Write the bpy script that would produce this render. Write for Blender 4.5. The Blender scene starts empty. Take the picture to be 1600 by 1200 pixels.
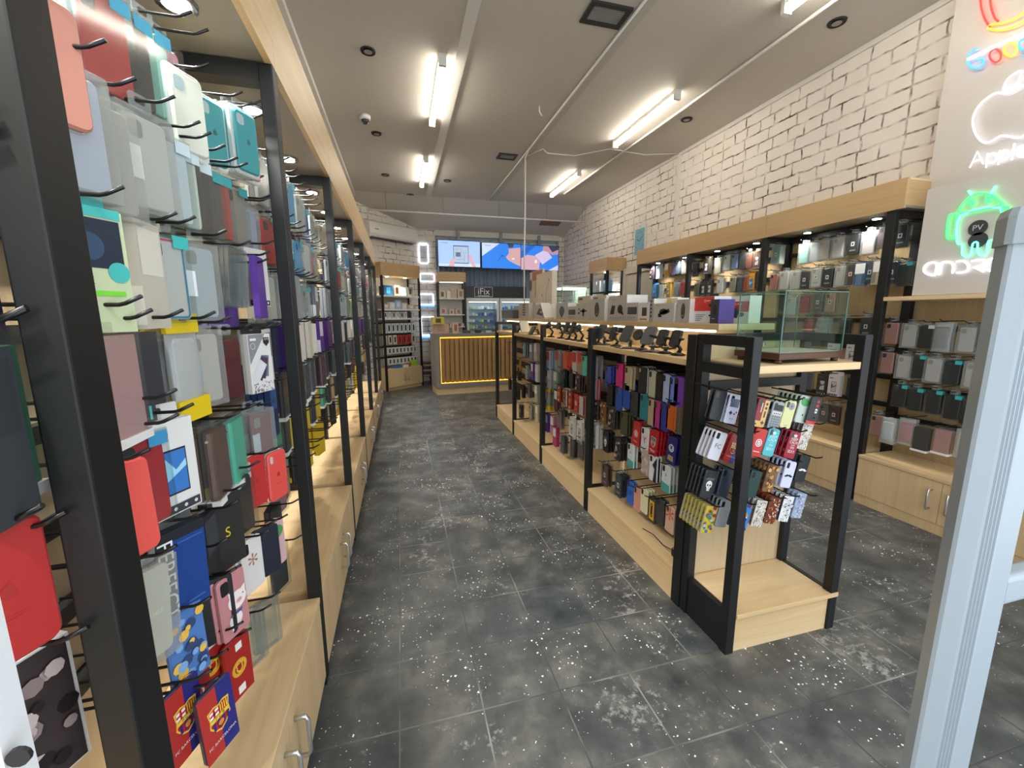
import bpy, math, random
from mathutils import Vector, Matrix
SC = bpy.context.scene
COL = SC.collection
# ---------------------------------------------------------------- camera
FPX, HCAM = 644.0, 1.45                     # focal length in pixels of the 1600x1200 frame, eye height
def _n(v): return Vector(v).normalized()
_yw = _n((-175, 107, -FPX)); _zw = _n((-13, 3850, FPX)); _zw = (_zw - _yw*_zw.dot(_yw)).normalized(); _xw = _yw.cross(_zw)
ROT = Matrix((_xw, _yw, _zw))               # camera axes -> world axes
cam_data = bpy.data.cameras.new('camera'); cam = bpy.data.objects.new('camera', cam_data); COL.objects.link(cam)
cam_data.sensor_width = 36.0; cam_data.sensor_fit = 'HORIZONTAL'; cam_data.lens = FPX/1600*36.0
cam_data.clip_start = 0.02; cam_data.clip_end = 60
cam.matrix_world = Matrix.Translation((0, 0, HCAM)) @ ROT.to_4x4()
SC.camera = cam
def ray(px, py): return ROT @ Vector((px-800, 600-py, -FPX))
def at_x(px, py, x): d = ray(px, py); t = x/d.x; return Vector((x, d.y*t, HCAM+d.z*t))
def at_y(px, py, y): d = ray(px, py); t = y/d.y; return Vector((d.x*t, y, HCAM+d.z*t))
def at_z(px, py, z): d = ray(px, py); t = (z-HCAM)/d.z; return Vector((d.x*t, d.y*t, z))
# ---------------------------------------------------------------- world, exposure
w = bpy.data.worlds.new('world'); SC.world = w; w.use_nodes = True
w.node_tree.nodes['Background'].inputs[0].default_value = (0.86, 0.93, 1.0, 1)
w.node_tree.nodes['Background'].inputs[1].default_value = 1.3      # daylight of the street behind the camera
SC.view_settings.view_transform = 'Standard'; SC.view_settings.look = 'None'
SC.view_settings.gamma = 1.0; SC.view_settings.use_curve_mapping = False
SC.view_settings.exposure = 1.0
TUBE_E, SPOT_W, LED_E, NEON_E = 15.0, 26.0, 2.2, 0.75
SC.cycles.use_denoising = True
SC.cycles.transparent_max_bounces = 24
SC.cycles.max_bounces = 7; SC.cycles.diffuse_bounces = 4; SC.cycles.glossy_bounces = 3; SC.cycles.transmission_bounces = 4
SC.cycles.caustics_reflective = False; SC.cycles.caustics_refractive = False
SC.cycles.sample_clamp_indirect = 6.0
rnd = random.Random(7)
# ---------------------------------------------------------------- materials
def lin(c):
    if isinstance(c, str):
        c = c.lstrip('#'); c = [int(c[i:i+2], 16)/255 for i in (0, 2, 4)]
    return tuple(((x/12.92) if x <= 0.04045 else ((x+0.055)/1.055)**2.4) for x in c) + (1.0,)
MATS = {}
def new_mat(name):
    m = bpy.data.materials.new(name); m.use_nodes = True
    nt = m.node_tree; return m, nt, nt.nodes['Principled BSDF']
def pm(col, rough=0.5, metal=0.0, spec=0.5, var=0.05):
    """painted or plastic surface with a faint procedural mottling"""
    k = ('pm', col, rough, metal, var)
    if k in MATS: return MATS[k]
    m, nt, b = new_mat('surface_' + str(len(MATS)))
    b.inputs['Roughness'].default_value = rough; b.inputs['Metallic'].default_value = metal
    c = lin(col)
    if var:
        n = nt.nodes.new('ShaderNodeTexNoise'); n.inputs['Scale'].default_value = 18
        mp = nt.nodes.new('ShaderNodeMapRange'); mp.inputs[3].default_value = 1-var; mp.inputs[4].default_value = 1+var
        vm = nt.nodes.new('ShaderNodeVectorMath'); vm.operation = 'SCALE'; vm.inputs[0].default_value = c[:3]
        g = nt.nodes.new('ShaderNodeNewGeometry'); nt.links.new(g.outputs['Position'], n.inputs['Vector'])
        nt.links.new(n.outputs['Fac'], mp.inputs[0]); nt.links.new(mp.outputs[0], vm.inputs['Scale']); nt.links.new(vm.outputs[0], b.inputs['Base Color'])
    else: b.inputs['Base Color'].default_value = c
    MATS[k] = m; return m
def em(col, s, name='glow'):
    k = ('em', col, s)
    if k in MATS: return MATS[k]
    m, nt, b = new_mat(name + '_' + str(len(MATS)))
    b.inputs['Base Color'].default_value = lin(col); b.inputs['Emission Color'].default_value = lin(col); b.inputs['Emission Strength'].default_value = s
    MATS[k] = m; return m
def clear(col='#eef4f4', gloss=0.10, rough=0.12, haze=0.0, fres=True):
    """thin clear plastic or glass sheet: see-through, glossy, optionally milky"""
    k = ('clear', col, gloss, rough, haze)
    if k in MATS: return MATS[k]
    m, nt, b = new_mat('clear_' + str(len(MATS))); nt.nodes.remove(b)
    out = nt.nodes['Material Output']
    tr = nt.nodes.new('ShaderNodeBsdfTransparent'); tr.inputs[0].default_value = lin(col)
    gl = nt.nodes.new('ShaderNodeBsdfGlossy'); gl.inputs['Roughness'].default_value = rough
    lw = nt.nodes.new('ShaderNodeLayerWeight'); lw.inputs[0].default_value = 0.35
    mr = nt.nodes.new('ShaderNodeMapRange'); mr.inputs[3].default_value = gloss*0.3; mr.inputs[4].default_value = min(1, gloss*1.9)
    nt.links.new(lw.outputs['Facing'], mr.inputs[0])
    mx = nt.nodes.new('ShaderNodeMixShader'); nt.links.new(mr.outputs[0], mx.inputs[0]); nt.links.new(tr.outputs[0], mx.inputs[1]); nt.links.new(gl.outputs[0], mx.inputs[2])
    last = mx
    if haze:
        df = nt.nodes.new('ShaderNodeBsdfDiffuse'); df.inputs[0].default_value = lin(col)
        m2 = nt.nodes.new('ShaderNodeMixShader'); m2.inputs[0].default_value = haze
        nt.links.new(mx.outputs[0], m2.inputs[1]); nt.links.new(df.outputs[0], m2.inputs[2]); last = m2
    nt.links.new(last.outputs[0], out.inputs[0]); MATS[k] = m; return m
def wood(base, dark, axis='y', rough=0.42):
    """straight grained laminate; the grain runs along axis"""
    k = ('wood', base, dark, axis, rough)
    if k in MATS: return MATS[k]
    m, nt, b = new_mat('wood_' + str(len(MATS)))
    g = nt.nodes.new('ShaderNodeNewGeometry'); mp = nt.nodes.new('ShaderNodeMapping')
    s = {'x': (2, 55, 55), 'y': (55, 2, 55), 'z': (55, 55, 2)}[axis]; mp.inputs['Scale'].default_value = s
    n = nt.nodes.new('ShaderNodeTexNoise'); n.inputs['Scale'].default_value = 1.0; n.inputs['Detail'].default_value = 5; n.inputs['Distortion'].default_value = 0.6
    mp2 = nt.nodes.new('ShaderNodeMapping'); mp2.inputs['Scale'].default_value = tuple(x/9 for x in s)
    n2 = nt.nodes.new('ShaderNodeTexNoise'); n2.inputs['Scale'].default_value = 1.0; n2.inputs['Detail'].default_value = 2
    r = nt.nodes.new('ShaderNodeValToRGB'); r.color_ramp.elements[0].color = lin(dark); r.color_ramp.elements[1].color = lin(base)
    r.color_ramp.elements[0].position = 0.3; r.color_ramp.elements[1].position = 0.62
    ad = nt.nodes.new('ShaderNodeMath'); ad.operation = 'MULTIPLY_ADD'; ad.inputs[1].default_value = 0.45
    nt.links.new(g.outputs['Position'], mp.inputs[0]); nt.links.new(g.outputs['Position'], mp2.inputs[0])
    nt.links.new(mp.outputs[0], n.inputs['Vector']); nt.links.new(mp2.outputs[0], n2.inputs['Vector'])
    mu = nt.nodes.new('ShaderNodeMath'); mu.operation = 'MULTIPLY'; mu.inputs[1].default_value = 0.55
    nt.links.new(n2.outputs['Fac'], mu.inputs[0]); nt.links.new(n.outputs['Fac'], ad.inputs[0]); nt.links.new(mu.outputs[0], ad.inputs[2])
    nt.links.new(ad.outputs[0], r.inputs[0]); nt.links.new(r.outputs[0], b.inputs['Base Color'])
    b.inputs['Roughness'].default_value = rough
    MATS[k] = m; return m
def node(nt, kind, **kw):
    n = nt.nodes.new(kind)
    for a, v in kw.items():
        if a.startswith('i_'): n.inputs[int(a[2:]) if a[2:].isdigit() else a[2:].replace('_', ' ')].default_value = v
        else: setattr(n, a, v)
    return n
def brick_mat(axis):
    """white painted old brickwork with dark open joints here and there; axis = the wall's horizontal direction"""
    m, nt, b = new_mat('painted_brick_' + axis); L = nt.links.new
    g = node(nt, 'ShaderNodeNewGeometry'); sp = node(nt, 'ShaderNodeSeparateXYZ'); L(g.outputs['Position'], sp.inputs[0])
    cb = node(nt, 'ShaderNodeCombineXYZ')
    if axis == 'd':
        q = node(nt, 'ShaderNodeMath', operation='MULTIPLY', i_1=1.29); L(sp.outputs['X'], q.inputs[0]); L(q.outputs[0], cb.inputs[0])
    else: L(sp.outputs[axis.upper()], cb.inputs[0])
    L(sp.outputs['Z'], cb.inputs[1])
    dn = node(nt, 'ShaderNodeTexNoise', i_Scale=9.0, i_Detail=3.0); L(cb.outputs[0], dn.inputs['Vector'])
    vs = node(nt, 'ShaderNodeVectorMath', operation='SCALE', i_Scale=0.036); L(dn.outputs['Color'], vs.inputs[0])
    va = node(nt, 'ShaderNodeVectorMath', operation='ADD'); L(cb.outputs[0], va.inputs[0]); L(vs.outputs[0], va.inputs[1])
    br = node(nt, 'ShaderNodeTexBrick', offset=0.5, offset_frequency=2, squash=0.55, squash_frequency=2)
    br.inputs['Color1'].default_value = (1, 1, 1, 1); br.inputs['Color2'].default_value = (0.93, 0.93, 0.93, 1); br.inputs['Mortar'].default_value = (0, 0, 0, 1)
    br.inputs['Scale'].default_value = 1.0; br.inputs['Mortar Size'].default_value = 0.0085; br.inputs['Mortar Smooth'].default_value = 0.35
    br.inputs['Brick Width'].default_value = 0.315; br.inputs['Row Height'].default_value = 0.112; br.inputs['Bias'].default_value = 0.0
    L(va.outputs[0], br.inputs['Vector'])
    n1 = node(nt, 'ShaderNodeTexNoise', i_Scale=2.6, i_Detail=4.0); L(cb.outputs[0], n1.inputs['Vector'])
    n3 = node(nt, 'ShaderNodeTexNoise', i_Scale=11.0, i_Detail=2.0); L(cb.outputs[0], n3.inputs['Vector'])
    sm = node(nt, 'ShaderNodeMath', operation='ADD'); L(n1.outputs['Fac'], sm.inputs[0]); L(n3.outputs['Fac'], sm.inputs[1])
    r1 = node(nt, 'ShaderNodeMapRange', i_1=0.86, i_2=1.20, i_3=0.10, i_4=1.0); L(sm.outputs[0], r1.inputs[0])
    mf = node(nt, 'ShaderNodeMath', operation='MULTIPLY'); L(br.outputs['Fac'], mf.inputs[0]); L(r1.outputs[0], mf.inputs[1])
    paint = node(nt, 'ShaderNodeMix', data_type='RGBA'); paint.inputs[6].default_value = lin('#e9e2d8'); paint.inputs[7].default_value = lin('#d9d1c6')
    n2 = node(nt, 'ShaderNodeTexNoise', i_Scale=5.0, i_Detail=6.0); L(cb.outputs[0], n2.inputs['Vector']); L(n2.outputs['Fac'], paint.inputs[0])
    mx = node(nt, 'ShaderNodeMix', data_type='RGBA'); mx.inputs[7].default_value = lin('#4a3630'); L(mf.outputs[0], mx.inputs[0]); L(paint.outputs[2], mx.inputs[6])
    L(mx.outputs[2], b.inputs['Base Color']); b.inputs['Roughness'].default_value = 0.6
    iv = node(nt, 'ShaderNodeMath', operation='SUBTRACT', i_0=1.0); L(br.outputs['Fac'], iv.inputs[1])
    ad = node(nt, 'ShaderNodeMath', operation='MULTIPLY_ADD', i_1=0.25); L(n2.outputs['Fac'], ad.inputs[0]); L(iv.outputs[0], ad.inputs[2])
    bp = node(nt, 'ShaderNodeBump', i_Strength=0.55, i_Distance=0.008); L(ad.outputs[0], bp.inputs['Height']); L(bp.outputs[0], b.inputs['Normal'])
    return m
def floor_mat():
    """dark slate-look tiles, 30 cm grid, with pale chips and scuffs in clusters"""
    m, nt, b = new_mat('slate_tiles'); L = nt.links.new
    g = node(nt, 'ShaderNodeNewGeometry')
    off = node(nt, 'ShaderNodeVectorMath', operation='ADD'); off.inputs[1].default_value = (0.068+3.025, -1.30+6.05, 0); L(g.outputs['Position'], off.inputs[0])
    br = node(nt, 'ShaderNodeTexBrick', offset=0.0, squash=1.0)
    br.inputs['Color1'].default_value = (0.0, 0, 0, 1); br.inputs['Color2'].default_value = (1, 1, 1, 1); br.inputs['Mortar'].default_value = (.5, .5, .5, 1)
    for k, v in (('Scale', 1), ('Mortar Size', 0.0034), ('Mortar Smooth', 0.25), ('Brick Width', 0.3025), ('Row Height', 0.3025)): br.inputs[k].default_value = v
    L(off.outputs[0], br.inputs['Vector'])
    n1 = node(nt, 'ShaderNodeTexNoise', i_Scale=5.5, i_Detail=7.0, i_Roughness=0.6); L(off.outputs[0], n1.inputs['Vector'])
    r1 = node(nt, 'ShaderNodeValToRGB'); cr = r1.color_ramp
    cr.elements[0].position = 0.30; cr.elements[0].color = lin('#383b3c'); cr.elements[1].position = 0.72; cr.elements[1].color = lin('#75746d')
    e = cr.elements.new(0.5); e.color = lin('#505252'); L(n1.outputs['Fac'], r1.inputs[0])
    tint = node(nt, 'ShaderNodeMix', data_type='RGBA', blend_type='MULTIPLY'); tint.inputs[0].default_value = 1.0
    rt = node(nt, 'ShaderNodeValToRGB'); rt.color_ramp.elements[0].color = (0.80, 0.86, 0.9, 1); rt.color_ramp.elements[1].color = (1.12, 1.06, 0.98, 1)
    L(br.outputs['Color'], rt.inputs[0]); L(r1.outputs[0], tint.inputs[6]); L(rt.outputs[0], tint.inputs[7])
    # scuffs
    n2 = node(nt, 'ShaderNodeTexNoise', i_Scale=2.3, i_Detail=3.0); L(off.outputs[0], n2.inputs['Vector'])
    n4 = node(nt, 'ShaderNodeTexNoise', i_Scale=26.0, i_Detail=5.0, i_Roughness=0.7); L(off.outputs[0], n4.inputs['Vector'])
    pr = node(nt, 'ShaderNodeMath', operation='ADD'); L(n2.outputs['Fac'], pr.inputs[0]); L(n4.outputs['Fac'], pr.inputs[1])
    sc = node(nt, 'ShaderNodeMapRange', i_1=1.15, i_2=1.30, i_3=0.0, i_4=0.7); L(pr.outputs[0], sc.inputs[0])
    m1 = node(nt, 'ShaderNodeMix', data_type='RGBA'); m1.inputs[7].default_value = lin('#aeada4'); L(sc.outputs[0], m1.inputs[0]); L(tint.outputs[2], m1.inputs[6])
    # chips
    wn = node(nt, 'ShaderNodeTexNoise', i_Scale=90.0, i_Detail=1.0); L(off.outputs[0], wn.inputs['Vector'])
    ws = node(nt, 'ShaderNodeVectorMath', operation='SCALE', i_Scale=0.012); L(wn.outputs['Color'], ws.inputs[0])
    wa = node(nt, 'ShaderNodeVectorMath', operation='ADD'); L(off.outputs[0], wa.inputs[0]); L(ws.outputs[0], wa.inputs[1])
    vo = node(nt, 'ShaderNodeTexVoronoi', i_Scale=64.0, distance='MANHATTAN'); L(wa.outputs[0], vo.inputs['Vector'])
    n3 = node(nt, 'ShaderNodeTexNoise', i_Scale=3.1, i_Detail=2.0); L(off.outputs[0], n3.inputs['Vector'])
    sx = node(nt, 'ShaderNodeSeparateColor'); L(vo.outputs['Color'], sx.inputs[0])
    pw = node(nt, 'ShaderNodeMath', operation='POWER', i_1=2.4); L(sx.outputs[0], pw.inputs[0])
    th = node(nt, 'ShaderNodeMapRange', i_1=0.36, i_2=0.60, i_3=0.03, i_4=0.50); L(n3.outputs['Fac'], th.inputs[0])
    th2 = node(nt, 'ShaderNodeMath', operation='MULTIPLY'); L(th.outputs[0], th2.inputs[0]); L(pw.outputs[0], th2.inputs[1])
    # skew the cells a little so the chips are angular
    lt = node(nt, 'ShaderNodeMath', operation='LESS_THAN'); L(vo.outputs['Distance'], lt.inputs[0]); L(th2.outputs[0], lt.inputs[1])
    m2 = node(nt, 'ShaderNodeMix', data_type='RGBA'); m2.inputs[7].default_value = lin('#f2f1ec'); L(lt.outputs[0], m2.inputs[0]); L(m1.outputs[2], m2.inputs[6])
    # joints
    m3 = node(nt, 'ShaderNodeMix', data_type='RGBA'); L(br.outputs['Fac'], m3.inputs[0]); L(m2.outputs[2], m3.inputs[6])
    jr = node(nt, 'ShaderNodeMix', data_type='RGBA'); jr.inputs[6].default_value = lin('#464747'); jr.inputs[7].default_value = lin('#9d9c94')
    jm = node(nt, 'ShaderNodeMapRange', i_1=0.45, i_2=0.7); L(n2.outputs['Fac'], jm.inputs[0]); L(jm.outputs[0], jr.inputs[0]); L(jr.outputs[2], m3.inputs[7])
    L(m3.outputs[2], b.inputs['Base Color'])
    rr = node(nt, 'ShaderNodeMapRange', i_1=0.25, i_2=0.75, i_3=0.30, i_4=0.46); L(n3.outputs['Fac'], rr.inputs[0]); L(rr.outputs[0], b.inputs['Roughness'])
    hh = node(nt, 'ShaderNodeMath', operation='MULTIPLY', i_1=-1.0); L(br.outputs['Fac'], hh.inputs[0])
    bp = node(nt, 'ShaderNodeBump', i_Strength=0.35, i_Distance=0.006); L(hh.outputs[0], bp.inputs['Height']); L(bp.outputs[0], b.inputs['Normal'])
    return m
OAK = ('#e2c69a', '#d0ae7c'); 
def oak(a='y'): return wood(OAK[0], OAK[1], a)
BLK = pm('#0c0f11', 0.5); PEG = pm('#0a0b0c', 0.35)
# ---------------------------------------------------------------- mesh builder
class MB:
    def __init__(s): s.v, s.f, s.mi, s.sm, s.cur, s.smooth = [], [], [], [], 0, False
    def _face(s, idx): s.f.append(tuple(idx)); s.mi.append(s.cur); s.sm.append(s.smooth)
    def add(s, verts, faces):
        o = len(s.v); s.v += [tuple(v) for v in verts]
        for f in faces: s._face([o+i for i in f])
        return s
    def box(s, x0, x1, y0, y1, z0, z1):
        return s.add([(x0,y0,z0),(x1,y0,z0),(x1,y1,z0),(x0,y1,z0),(x0,y0,z1),(x1,y0,z1),(x1,y1,z1),(x0,y1,z1)],
                     [(0,3,2,1),(4,5,6,7),(0,1,5,4),(1,2,6,5),(2,3,7,6),(3,0,4,7)])
    def obox(s, M, x0, x1, y0, y1, z0, z1):
        n = len(s.v); s.box(x0, x1, y0, y1, z0, z1); s.v[n:] = [tuple(M @ Vector(p)) for p in s.v[n:]]; return s
    def loft(s, rings, cap0=True, cap1=True, closed=True):
        """rings: lists of points, same count"""
        o = len(s.v); n = len(rings[0])
        for r in rings: s.v += [tuple(p) for p in r]
        for i in range(len(rings)-1):
            for j in range(n if closed else n-1):
                a = o+i*n+j; b2 = o+i*n+(j+1) % n; s._face((a, b2, b2+n, a+n))
        sm = s.smooth; s.smooth = False
        if cap0: s._face([o+j for j in range(n)][::-1])
        if cap1: s._face([o+(len(rings)-1)*n+j for j in range(n)])
        s.smooth = sm; return s
    def slab(s, w, h, t, r=0.008, bev=0.002, x=0.0, cy=0.0, cz=0.0, n=4):
        """rounded upright plate facing +X: front at x, back at x-t"""
        def ring(xx, ins): return [(xx, cy+p[0], cz+p[1]) for p in rrect(w-2*ins, h-2*ins, max(r-ins, 0.0005), n)]
        if bev > 0 and t > 2*bev: return s.loft([ring(x-t, bev), ring(x-t+bev, 0), ring(x-bev, 0), ring(x, bev)])
        return s.loft([ring(x-t, 0), ring(x, 0)])
    def tube(s, pts, r, n=6, closed=False, caps=True):
        pts = [Vector(p) for p in pts]; N = len(pts); rings = []; up = None; s.smooth, old = True, s.smooth
        for i, p in enumerate(pts):
            a = pts[(i-1) % N] if (closed or i > 0) else p; c = pts[(i+1) % N] if (closed or i < N-1) else p
            t = (c-a); t = t.normalized() if t.length > 1e-9 else Vector((0, 0, 1))
            if up is None: up = Vector((0, 0, 1)) if abs(t.z) < 0.9 else Vector((1, 0, 0))
            u = (up - t*up.dot(t)); u = u.normalized() if u.length > 1e-6 else t.orthogonal().normalized(); up = u; q = t.cross(u)
            rr = r[i] if isinstance(r, (list, tuple)) else r
            rings.append([p + (u*math.cos(k*2*math.pi/n) + q*math.sin(k*2*math.pi/n))*rr for k in range(n)])
        if closed: rings.append(rings[0])
        s.loft(rings, caps and not closed, caps and not closed); s.smooth = old; return s
    def lathe(s, prof, c=(0, 0, 0), axis='z', n=20, smooth=True):
        """prof: (radius, height) pairs, bottom to top"""
        s.smooth, old = smooth, s.smooth; rings = []
        for r, h in prof:
            ring = []
            for k in range(n):
                a = 2*math.pi*k/n; x, y = r*math.cos(a), r*math.sin(a)
                p = {'z': (x, y, h), 'x': (h, x, y), 'y': (y, h, x)}[axis]; ring.append((p[0]+c[0], p[1]+c[1], p[2]+c[2]))
            rings.append(ring)
        s.loft(rings); s.smooth = old; return s
    # flat printed shapes on a plane x = const (y to the right, z up)
    def poly(s, pts, x): return s.add([(x, p[0], p[1]) for p in pts], [tuple(range(len(pts)))])
    def rect(s, y0, y1, z0, z1, x): return s.poly([(y0, z0), (y1, z0), (y1, z1), (y0, z1)], x)
    def disc(s, cy, cz, ry, x, rz=None, n=18):
        rz = rz or ry; return s.poly([(cy+ry*math.cos(2*math.pi*k/n), cz+rz*math.sin(2*math.pi*k/n)) for k in range(n)], x)
    def ring(s, cy, cz, r0, r1, x, n=20):
        a = [(x, cy+r0*math.cos(2*math.pi*k/n), cz+r0*math.sin(2*math.pi*k/n)) for k in range(n)]
        b = [(x, cy+r1*math.cos(2*math.pi*k/n), cz+r1*math.sin(2*math.pi*k/n)) for k in range(n)]
        return s.add(a+b, [(k, (k+1) % n, n+(k+1) % n, n+k) for k in range(n)])
    def text(s, body, size, cy, cz, x, rot=0.0, sx=1.0):
        me = text_mesh(body); c, q = math.cos(rot), math.sin(rot)
        return s.add([(x, cy+size*(v[0]*sx*c-v[1]*q), cz+size*(v[0]*sx*q+v[1]*c)) for v in me[0]], me[1])
    def mesh(s, name='part', mats=()):
        me = bpy.data.meshes.new(name); me.from_pydata(s.v, [], s.f)
        if s.cur or any(s.mi): me.polygons.foreach_set('material_index', s.mi)
        me.polygons.foreach_set('use_smooth', s.sm); me.update()
        for m in mats: me.materials.append(m)
        return me
    def build(s, name, mats, parent=None, loc=None, rz=None, bevel=0.0):
        mats = mats if isinstance(mats, (list, tuple)) else [mats]
        return link(name, s.mesh(name, mats), parent, loc, rz, bevel)
def rrect(w, h, r, n=4):
    out = []
    for cx, cy, a0 in ((w/2-r, h/2-r, 0), (-w/2+r, h/2-r, 90), (-w/2+r, -h/2+r, 180), (w/2-r, -h/2+r, 270)):
        for k in range(n+1):
            a = math.radians(a0+90*k/n); out.append((cx+r*math.cos(a), cy+r*math.sin(a)))
    return out
_TX = {}
def text_mesh(body):
    """letters as flat faces, cap height about 0.7, centred on the origin"""
    if body in _TX: return _TX[body]
    cu = bpy.data.curves.new('lettering', 'FONT'); cu.body = body; cu.align_x = 'CENTER'; cu.align_y = 'CENTER'; cu.resolution_u = 3
    ob = bpy.data.objects.new('lettering', cu); me = bpy.data.meshes.new_from_object(ob)
    r = ([tuple(v.co) for v in me.vertices], [tuple(p.vertices) for p in me.polygons])
    bpy.data.objects.remove(ob); bpy.data.curves.remove(cu); bpy.data.meshes.remove(me); _TX[body] = r; return r
def link(name, me, parent=None, loc=None, rz=None, bevel=0.0):
    o = bpy.data.objects.new(name, me); COL.objects.link(o)
    if parent: o.parent = parent
    if loc is not None: o.location = loc
    if rz is not None: o.rotation_euler = (0, 0, rz)
    if bevel:
        b = o.modifiers.new('edge', 'BEVEL'); b.width = bevel; b.segments = 2; b.limit_method = 'ANGLE'
    return o
LABELS = {}
def tag(o, label, cat, group=None):
    o['label'] = label; o['category'] = cat
    if group: o['group'] = group
    k = LABELS.setdefault(label.lower(), set()); k.add(group or o.name)
    if len(k) > 1: print('SAME LABEL', label)
    n = len(label.replace(',', ' ').split())
    if n > 16 or n < 4: print('LABEL LENGTH', n, label)
    return o
def thing(name, label, cat, loc=(0, 0, 0), rz=0.0, group=None):
    o = bpy.data.objects.new(name, None); COL.objects.link(o); o.location = loc; o.rotation_euler = (0, 0, rz); o.empty_display_size = 0.05
    return tag(o, label, cat, group)
def struct(o): o['kind'] = 'structure'; return o
def bx(name, mat, x0, x1, y0, y1, z0, z1, parent=None, bevel=0.0):
    return MB().box(x0, x1, y0, y1, z0, z1).build(name, mat, parent, bevel=bevel)
def spot(loc, watts, col=(1.0, 0.97, 0.9), size=115, r=0.03):
    d = bpy.data.lights.new('downlight_lamp', 'SPOT'); d.energy = watts; d.color = col; d.spot_size = math.radians(size); d.spot_blend = 0.6; d.shadow_soft_size = r
    o = bpy.data.objects.new('downlight_lamp', d); COL.objects.link(o); o.location = loc; return o
# ================================================================ the room
LX, RX, CZ = -0.72, 3.75, 3.6
PAINT = pm('#d9d4ca', 0.75, var=0.03)
struct(bx('floor', floor_mat(), LX-0.1, RX+0.1, -0.9, 9.9, -0.06, 0))
CEIL = pm('#c4beb4', 0.7, var=0.025)
mb = MB().box(LX-0.1, RX+0.1, 0.3, 8.1, CZ, CZ+0.08)
mb.loft([[(LX-0.1, 8.1, CZ), (RX+0.1, 8.1, CZ), (RX+0.1, 8.1, CZ+0.08), (LX-0.1, 8.1, CZ+0.08)],
         [(LX-0.1, 9.6, 3.16), (RX+0.1, 9.6, 3.16), (RX+0.1, 9.6, 3.24), (LX-0.1, 9.6, 3.24)]])
struct(mb.build('ceiling', CEIL))
struct(bx('wall_left', brick_mat('y'), LX-0.1, LX, -0.3, 8.40, 0, 3.62))
struct(bx('wall_right', brick_mat('y'), RX, RX+0.1, -0.3, 9.5, 0, 3.62))
D = Vector((0.79, 0.61, 0)).normalized(); NRM = Vector((D.y, -D.x, 0))
A0, B0 = Vector((LX, 8.40, 0)), Vector((0.45, 9.303, 0))
q = [A0, B0, B0-NRM*0.1, A0-NRM*0.1]
struct(MB().loft([[tuple(p) for p in q], [(p.x, p.y, 3.55) for p in q]]).build('wall_diagonal', brick_mat('d')))
bwm = brick_mat('x')
mb = MB().box(0.43, 0.80, 9.30, 9.40, 0, 3.4).box(3.62, RX+0.05, 9.30, 9.40, 0, 3.4)
struct(mb.build('wall_back', bwm))
struct(bx('wall_lintel', PAINT, 0.80, 3.62, 9.30, 9.40, 3.13, 3.4))
# opening in the back wall with its frosted window strip and the room beyond
fr = struct(MB().box(0.80, 3.62, 9.40, 9.44, 3.08, 3.13).box(0.80, 0.83, 9.40, 9.44, 2.4, 3.1).box(3.59, 3.62, 9.40, 9.44, 2.4, 3.1)
   .box(1.10, 1.14, 9.40, 9.44, 2.5, 3.1).box(2.02, 2.06, 9.40, 9.44, 2.5, 3.1).box(2.9, 2.94, 9.40, 9.44, 2.5, 3.1).build('window_1', pm('#aab4b4', 0.5)))
struct(bx('window_pane', pm('#cfe8ea', 0.3), 0.8, 3.62, 9.425, 9.435, 2.93, 3.12, fr))
struct(bx('wall_beyond', pm('#7d7f84', 0.8), 0.5, RX+0.1, 9.85, 9.9, 0, 3.2))
# curtain hanging in the opening
cm = MB(); cm.smooth = True; N = 220
rows = []
for z in (0.05, 1.2, 2.2, 2.95):
    rows.append([(0.82+2.2*i/N, 9.52+0.035*math.sin(i*0.62+0.5*math.sin(i*0.17))+0.012*math.sin(i*1.7+z), z) for i in range(N+1)])
cm.loft(rows, False, False, closed=False)
cu = cm.build('curtain', pm('#8b99aa', 0.85, var=0.12)); tag(cu, 'grey blue pleated curtain hanging below the wall screens', 'curtain')
# skirting, cornice, ceiling battens
trimm = pm('#dad7d0', 0.6, var=0.02)
struct(bx('trim_1', trimm, RX-0.02, RX, 0.2, 8.1, CZ-0.04, CZ))
struct(bx('trim_2', trimm, LX, LX+0.05, 0.2, 8.3, CZ-0.05, CZ))
struct(bx('trim_3', trimm, 0.55, 0.64, 0.2, 8.1, CZ-0.018, CZ))
struct(bx('trim_4', pm('#b5b0a6', 0.6), 1.73, 1.82, 0.2, 8.1, CZ-0.010, CZ))
mb = MB(); mb.tube([(1.735, 0.3, CZ-0.018), (1.72, 6.3, CZ-0.018), (1.70, 8.05, CZ-0.018)], 0.010)
tag(mb.build('ceiling_conduit', trimm), 'thin white conduit running along the middle of the ceiling', 'conduit')
mb = MB(); mb.tube([(3.02, 0.3, CZ-0.02), (2.93, 7.3, CZ-0.02)], 0.014)
tag(mb.build('ceiling_conduit', trimm), 'white conduit along the ceiling beside the lamps near the brick wall', 'conduit')
mb = MB().box(RX-0.035, RX, 5.16, 5.20, 2.4, CZ-0.04)
tag(mb.build('cable_trunking', trimm), 'white vertical cable trunking on the brick wall above the shelving', 'trunking')
mb = MB(); mb.tube([(1.73, 5.6, CZ-0.01), (1.75, 5.8, CZ-0.03), (1.753, 5.81, 2.9), (1.74, 5.81, 2.2), (1.74, 5.8, 1.45)], 0.011)
tag(mb.build('hanging_cable', trimm), 'white cable dropping from the ceiling to the island top', 'cable')
mb = MB(); mb.tube([(1.75, 5.82, CZ-0.02), (1.9, 5.5, CZ-0.015), (2.0, 5.62, CZ-0.015), (2.4, 5.62, CZ-0.012), (2.75, 5.28, CZ-0.012), (3.3, 5.35, CZ-0.012), (3.72, 5.2, CZ-0.012)], 0.008)
tag(mb.build('ceiling_cable', trimm), 'loose white cable crossing the ceiling between the lamps', 'cable')
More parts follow.
